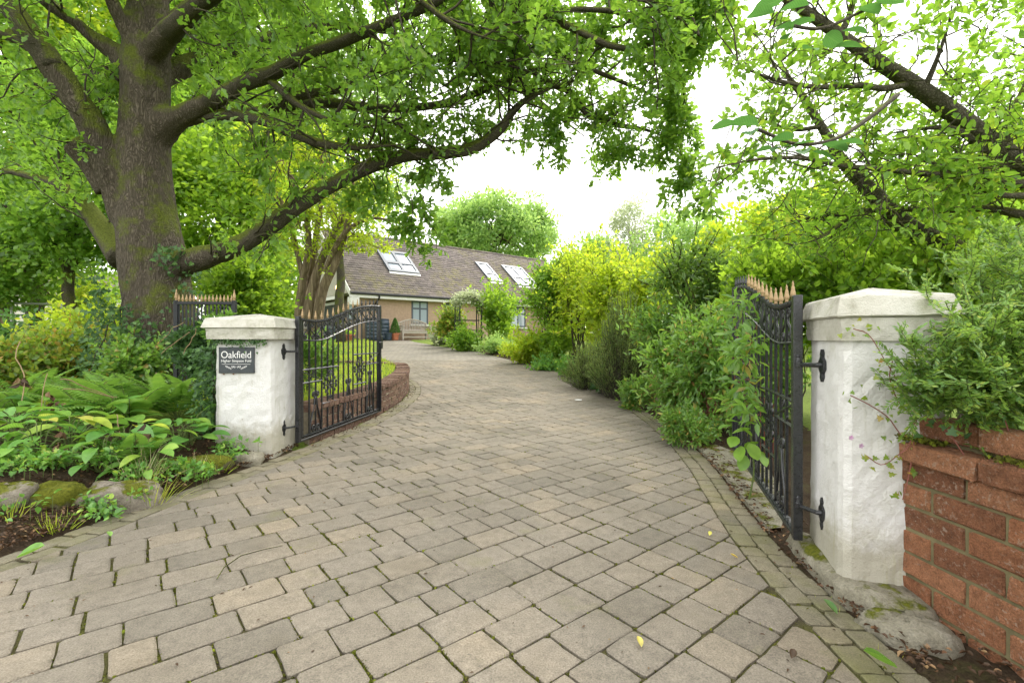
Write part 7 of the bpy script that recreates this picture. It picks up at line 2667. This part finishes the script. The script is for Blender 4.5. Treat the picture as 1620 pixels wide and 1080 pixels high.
shrub('leafy_shrub', 'leggy green shrub behind the gate beside the sign pillar', 490, 5.2, 520, 620, 22, 'nandina', 851, 420, 0.06, LF, 18, 0.13, 8, 0.005, group='lawn shrubs', shell=0.2)
shrub('leafy_shrub', 'green hedge closing the far side of the raised lawn', 455, 14, 470, 540, 40, 'beech', 852, 4200, 0.13, LFW, 40, 0.4, 12, 0.012, group='lawn shrubs', shell=0.25)

# dry stalks
rng = np.random.default_rng(861)
ds = thing('dry_stalks', 'bundle of pale dry stalks leaning over the broad leaved plants', 'plant', at(120, 3.7))
mb = MB()
for (a, b, d1, c, e, d2) in [(40, 690, 3.5, 32, 540, 3.7), (60, 690, 3.5, 75, 590, 3.6), (180, 630, 3.8, 95, 600, 3.5), (185, 628, 3.8, 100, 615, 3.5), (250, 545, 4.4, 290, 510, 4.3), (255, 560, 4.4, 300, 525, 4.3), (290, 560, 4.2, 310, 520, 4.2), (190, 690, 3.3, 185, 655, 3.3), (90, 760, 2.9, 92, 700, 3.0), (228, 720, 3.2, 235, 690, 3.2)]:
    MB().tube(wander(rng, P(a, b, d1), P(c, e, d2), 5, 0.08, 0.04), 0.004, 4).build('stalk', M['drystem'], ds)
n = 26
pp = np.array([P(a + rng.normal() * 6, b + rng.normal() * 10, d) for a, b, d in [(36, 600, 3.6), (85, 635, 3.55), (228, 690, 3.2), (92, 698, 3.0)] for _ in range(7)])
leaves('withered_leaves', ds, M['litter'], pp, rdir(rng, len(pp)) + [0, 0, -1], rdir(rng, len(pp)), 0.07, T_leaf(0.25, 0.2, 0.3))


def rock(label, px, d, sx, sy, sz, seed, mat='rock', rot=0.0, name='rock', group='rocks edging the bed', sink=0.42):
    rng = np.random.default_rng(seed)
    x, y, z = at(px, d)
    nu, nv = 26, 16
    ph = rng.uniform(0, 6.28, 12)
    V = []
    for j in range(nv + 1):
        th = math.pi * j / nv
        for i in range(nu):
            a = 2 * math.pi * i / nu
            v = np.array([math.cos(a) * math.sin(th), math.sin(a) * math.sin(th), math.cos(th)])
            v = np.sign(v) * np.abs(v) ** 0.62
            r = 1 + 0.10 * math.sin(2 * a + ph[0] + 2 * th) + 0.07 * math.sin(3 * a + ph[1]) * math.sin(2 * th + ph[2]) + 0.05 * math.sin(5 * a + ph[3] + 4 * th) + rng.normal() * 0.026
            p = v * r
            p = np.array([p[0] * sx, p[1] * sy, p[2] * sz])
            V.append((x + p[0] * math.cos(rot) - p[1] * math.sin(rot), y + p[0] * math.sin(rot) + p[1] * math.cos(rot), z + sz * (1 - sink * 2) * 0.5 + p[2]))
    Fc = []
    for j in range(nv):
        for i in range(nu):
            k = (i + 1) % nu
            Fc.append((j * nu + i, (j + 1) * nu + i, (j + 1) * nu + k, j * nu + k))
    o = MB().add(V, Fc).build(name, M[mat], None, smooth=True)
    tag(o, label, 'rock', group)


rock('large grey rock patched with moss at the edge of the drive', 180, 2.78, 0.215, 0.13, 0.10, 1, rot=0.15)
rock('mossy rock left of the large mossy rock', 90, 2.66, 0.13, 0.11, 0.085, 2, 'mosshump', 0.2)
rock('grey rock at the left edge of the drive', 12, 2.55, 0.13, 0.10, 0.07, 3, rot=0.1)
rock('long low mound of bright moss between the rock and the pillar', 300, 3.42, 0.26, 0.09, 0.07, 4, 'mosshump', 0.45, name='moss_mound')
rock('rectangular grey stone block at the foot of the sign pillar', 392, 3.72, 0.10, 0.07, 0.06, 5, 'footing', 0.35, name='stone_block', sink=0.2)


# grass: tufts in front, lawn behind the curved wall
def blades(name, pts, h, w_, seed, mat='grass', lean=0.35, parent=None):
    rng = np.random.default_rng(seed)
    n = len(pts)
    d = np.stack([rng.normal(size=n) * lean, rng.normal(size=n) * lean, np.ones(n)], 1)
    V0 = np.array([(-0.5, 0, 0), (0.5, 0, 0), (0.35, 0.5, 0.06), (-0.35, 0.5, 0.06), (0, 1, 0.25)], float)
    V0[:, 0] *= w_ / h
    nrm = rdir(rng, n) * np.array([1, 1, 0.1])
    return leaves(name, parent, M[mat], pts, d, nrm, h * rng.uniform(0.5, 1.3, n), (V0, [(0, 1, 2, 3), (3, 2, 4)]))


rng = np.random.default_rng(871)
n = 38000
yy = 4.5 + 16 * rng.uniform(0, 1, n) ** 1.6
xx = xlo(yy) - 0.25 - rng.uniform(0, 1, n) * np.minimum(7.0, 1.2 + yy * 0.42)
lawn = blades('lawn_grass', np.stack([xx, yy, gz(xx, yy) - 0.005], 1), 0.09, 0.010, 872)
lawn.data.transform(Matrix.Identity(4))
tag(lawn, 'bright green grass of the raised lawn behind the curved wall', 'grass', kind='stuff')
lz = tag(sheet('lawn', np.linspace(-9, -1.5, 90), np.linspace(4.35, 20.5, 120), lambda X, Y: np.where(X < xlo(Y) - 0.14, gz(X, Y) + 0.006, gz(X, Y) - 0.2), M['ground']), kind='structure')


def tuft(label, px, d, n, h, seed, mat='grass'):
    rng = np.random.default_rng(seed)
    x, y, z = at(px, d)
    rt = thing('grass_tuft', label, 'grass', (x, y, z), 'grass tufts along the bed')
    pts = np.stack([x + rng.normal(size=n) * 0.035, y + rng.normal(size=n) * 0.03, np.full(n, z)], 1)
    blades('blades', pts, h, 0.005, seed, mat, 0.5, rt)


tuft('grass tuft in front of the left edge rock', 15, 2.42, 34, 0.10, 881)
tuft('grass tuft on the dark soil between rocks and setts', 88, 2.42, 40, 0.09, 882)
tuft('grass tuft at the right end of the large mossy rock', 240, 2.86, 80, 0.22, 883)
tuft('dry pale grass tuft above the large mossy rock', 225, 3.05, 60, 0.22, 884, 'straw')
tuft('grass tuft at the end of the moss mound', 345, 3.45, 60, 0.12, 885)
tuft('dry grass wisps lying before the moss mound', 310, 3.3, 40, 0.15, 886, 'straw')
tuft('grass tuft in the sett joint by the boulder', 1310, 1.78, 40, 0.06, 887)
tuft('small grass tuft between boulder and brick wall', 1400, 1.5, 30, 0.05, 888)
# small weeds on the moss mound
rng = np.random.default_rng(891)
c = np.array([P(a, b, d) for a, b, d in [(300, 735, 3.4), (330, 730, 3.5), (270, 740, 3.3), (355, 728, 3.6), (250, 735, 3.2), (315, 745, 3.35)]])
ww = thing('creeping_weed', 'creeping green weed over the moss mound before the sign pillar', 'plant', tuple(at(310, 3.42)))
p, d_, nn_ = clump_leaves(rng, c, 0.08, 420, 0.7, 0.0, 0.5)
leaves('foliage', ww, M['hosta'], p, d_, nn_, 0.028 * rng.uniform(0.6, 1.4, len(p)), T_ivy())
mb = MB()
for q in c: mb.tube(wander(rng, at(310, 3.42), q, 4, 0.1), 0.002, 3)
mb.build('stems', M['greenstem'], ww)

# small weeds between the rocks and the broad leaved plants
for k, (px, d, lab, nlf) in enumerate([(120, 2.98, 'small green weeds behind the mossy rocks', 260), (40, 2.85, 'small green weeds above the left edge rock', 260), (215, 3.0, 'small green weeds above the large mossy rock', 240), (265, 3.2, 'small green weeds left of the moss mound', 240), (60, 2.5, 'few weed leaves on the dark soil before the rocks', 90), (350, 3.7, 'small green weeds before the sign pillar', 200), (160, 2.62, 'creeping green weeds at the front of the large mossy rock', 200), (5, 2.7, 'dense little weeds at the left edge between the rocks', 260), (150, 3.15, 'low leafy weeds under the broad leaved plants', 320), (310, 3.25, 'tiny weeds in front of the moss mound', 160)]):
    rg = np.random.default_rng(930 + k)
    b = at(px, d)
    wt = thing('weed_patch', lab, 'weeds', b, 'weed patches in the bed')
    cc_ = np.array(b) + np.stack([rg.normal(size=16) * 0.13, rg.normal(size=16) * 0.07, rg.uniform(0.03, 0.12, 16)], 1)
    p, d_, nn_ = clump_leaves(rg, cc_, 0.05, nlf, 0.7, 0.0, 0.6)
    leaves('foliage', wt, M['hosta'], p, d_, nn_, 0.03 * rg.uniform(0.6, 1.6, len(p)), T_ivy() if k % 2 else T_leaf(0.34))
    mb = MB()
    for q in cc_: mb.tube([(q[0], q[1], b[2] - 0.01), tuple(q)], 0.0015, 3, caps=False)
    tag(mb.build('stems', M['greenstem'], wt), kind='stuff')

# leaf litter
rng = np.random.default_rng(901)
n = 4200
yy = rng.uniform(1.9, 4.3, n)
xx = xlo(yy) - rng.exponential(0.28, n) - 0.01
lp = np.stack([xx, yy, gz(xx, yy) + 0.028], 1)
n2 = 800
yy = rng.uniform(1.4, 4.6, n2)
xx = xro(yy) + rng.exponential(0.12, n2) - 0.03
lp = np.vstack([lp, np.stack([xx, yy, np.maximum(gz(xx, yy), 0.0) + 0.024], 1)])
n4 = 380
yy = rng.uniform(0.9, 1.75, n4)
xx = rng.uniform(1.2, 1.52, n4)
lp = np.vstack([lp, np.stack([xx, yy, np.maximum(gz(xx, yy), 0.0) + 0.03], 1)])
n3 = 260
yy = rng.uniform(4.3, 8.5, n3)
xx = xlo(yy) + rng.exponential(0.05, n3)
lp = np.vstack([lp, np.stack([xx, yy, zd(yy) + 0.008], 1)])
n = len(lp)
lit = leaves('leaf_litter', None, M['litter'], lp, rdir(rng, n) * [1, 1, 0.25], rdir(rng, n) * 0.6 + [0, 0, 1], 0.024 * rng.uniform(0.4, 1.3, n), T_leaf(0.3, 0.12, 0.2))
tag(lit, 'brown dead leaves and twigs scattered on the soil beside the drive', 'leaf litter', kind='stuff')
# crumbs and twiglets on the setts
n = 420
yy = 1.0 + 5 * rng.uniform(0, 1, n) ** 1.3
xx = xlo(yy) + rng.uniform(0, 1, n) * (xro(yy) - xlo(yy))
cr = leaves('debris', None, M['litter'], np.stack([xx, yy, zd(yy) + 0.006], 1), rdir(rng, n) * [1, 1, 0.05], rdir(rng, n) * 0.2 + [0, 0, 1], 0.014 * rng.uniform(0.3, 1.4, n), T_leaf(0.22, 0.1, 0.1))
tag(cr, 'fine bits of dead leaf scattered over the setts', 'debris', kind='stuff')


def fallen(label, px, py, size, yaw, mat, zoff=0.01):
    d = F_PX / (py - HY)
    me = leaf_mesh('fallen_leaf', np.zeros((1, 3)), [(0, 1, 0)], [(0, 0, 1)], size, T_broad(0.3, 5, 0.22, -0.2), True)
    o = link('fallen_leaf', me, M[mat])
    o.location = ((px - CX) / F_PX * d, d, float(zd(d)) + zoff)
    o.rotation_euler = (R(6), R(12), R(yaw))
    tag(o, label, 'leaf', 'fallen leaves on the drive')


fallen('curled orange leaf on the setts in the middle foreground', 1015, 1028, 0.036, 10, 'orange')
fallen('brown leaf on the cut setts left of the boulder', 1252, 1046, 0.034, -40, 'litter')
fallen('bright green leaf on the edging at the far left', 25, 888, 0.11, -70, 'hosta', 0.016)
fallen('small green leaf on the edging beneath the left rocks', 175, 852, 0.04, 60, 'hosta', 0.012)
fallen('green oak leaf beside the boulder', 1325, 980, 0.06, 20, 'bluegreen', 0.02)
fallen('flat green leaf at the bottom edge below the boulder', 1420, 1072, 0.09, 80, 'fern', 0.03)
fallen('yellow leaf on the mossy edging near the lower hinge', 1252, 862, 0.03, 20, 'yellow')
fallen('pale yellow leaf on the setts left of the edging', 1122, 850, 0.03, -30, 'yellow')
fallen('ochre leaf on the setts near the edging', 1168, 886, 0.034, 70, 'orange')
sc_ = P(912, 629, 7.0)
dd = 7.05
pap = MB().prism([(0, 0), (0.07, -0.01), (0.09, 0.05), (0.03, 0.08), (-0.02, 0.04)], 0, 0.006)
po = pap.build('paper_scrap', M['paper'])
po.location = ((912 - CX) / F_PX * dd, dd, float(zd(dd)) + 0.008)
tag(po, 'small white scrap lying on the drive before the low needle bush', 'paper')
tw = MB()
tw.tube([P(352, 912, 0) * 0 + Vector(q) for q in [(-1.21, 1.93, 0.012), (-1.235, 2.02, 0.016), (-1.22, 2.12, 0.02), (-1.15, 2.2, 0.014), (-1.09, 2.24, 0.012)]], [0.002, 0.0026, 0.0025, 0.002, 0.0012], 6)
two = tw.build('fallen_twig', M['twig'])
tag(two, 'curved brown twig lying on the setts in the left foreground', 'twig')
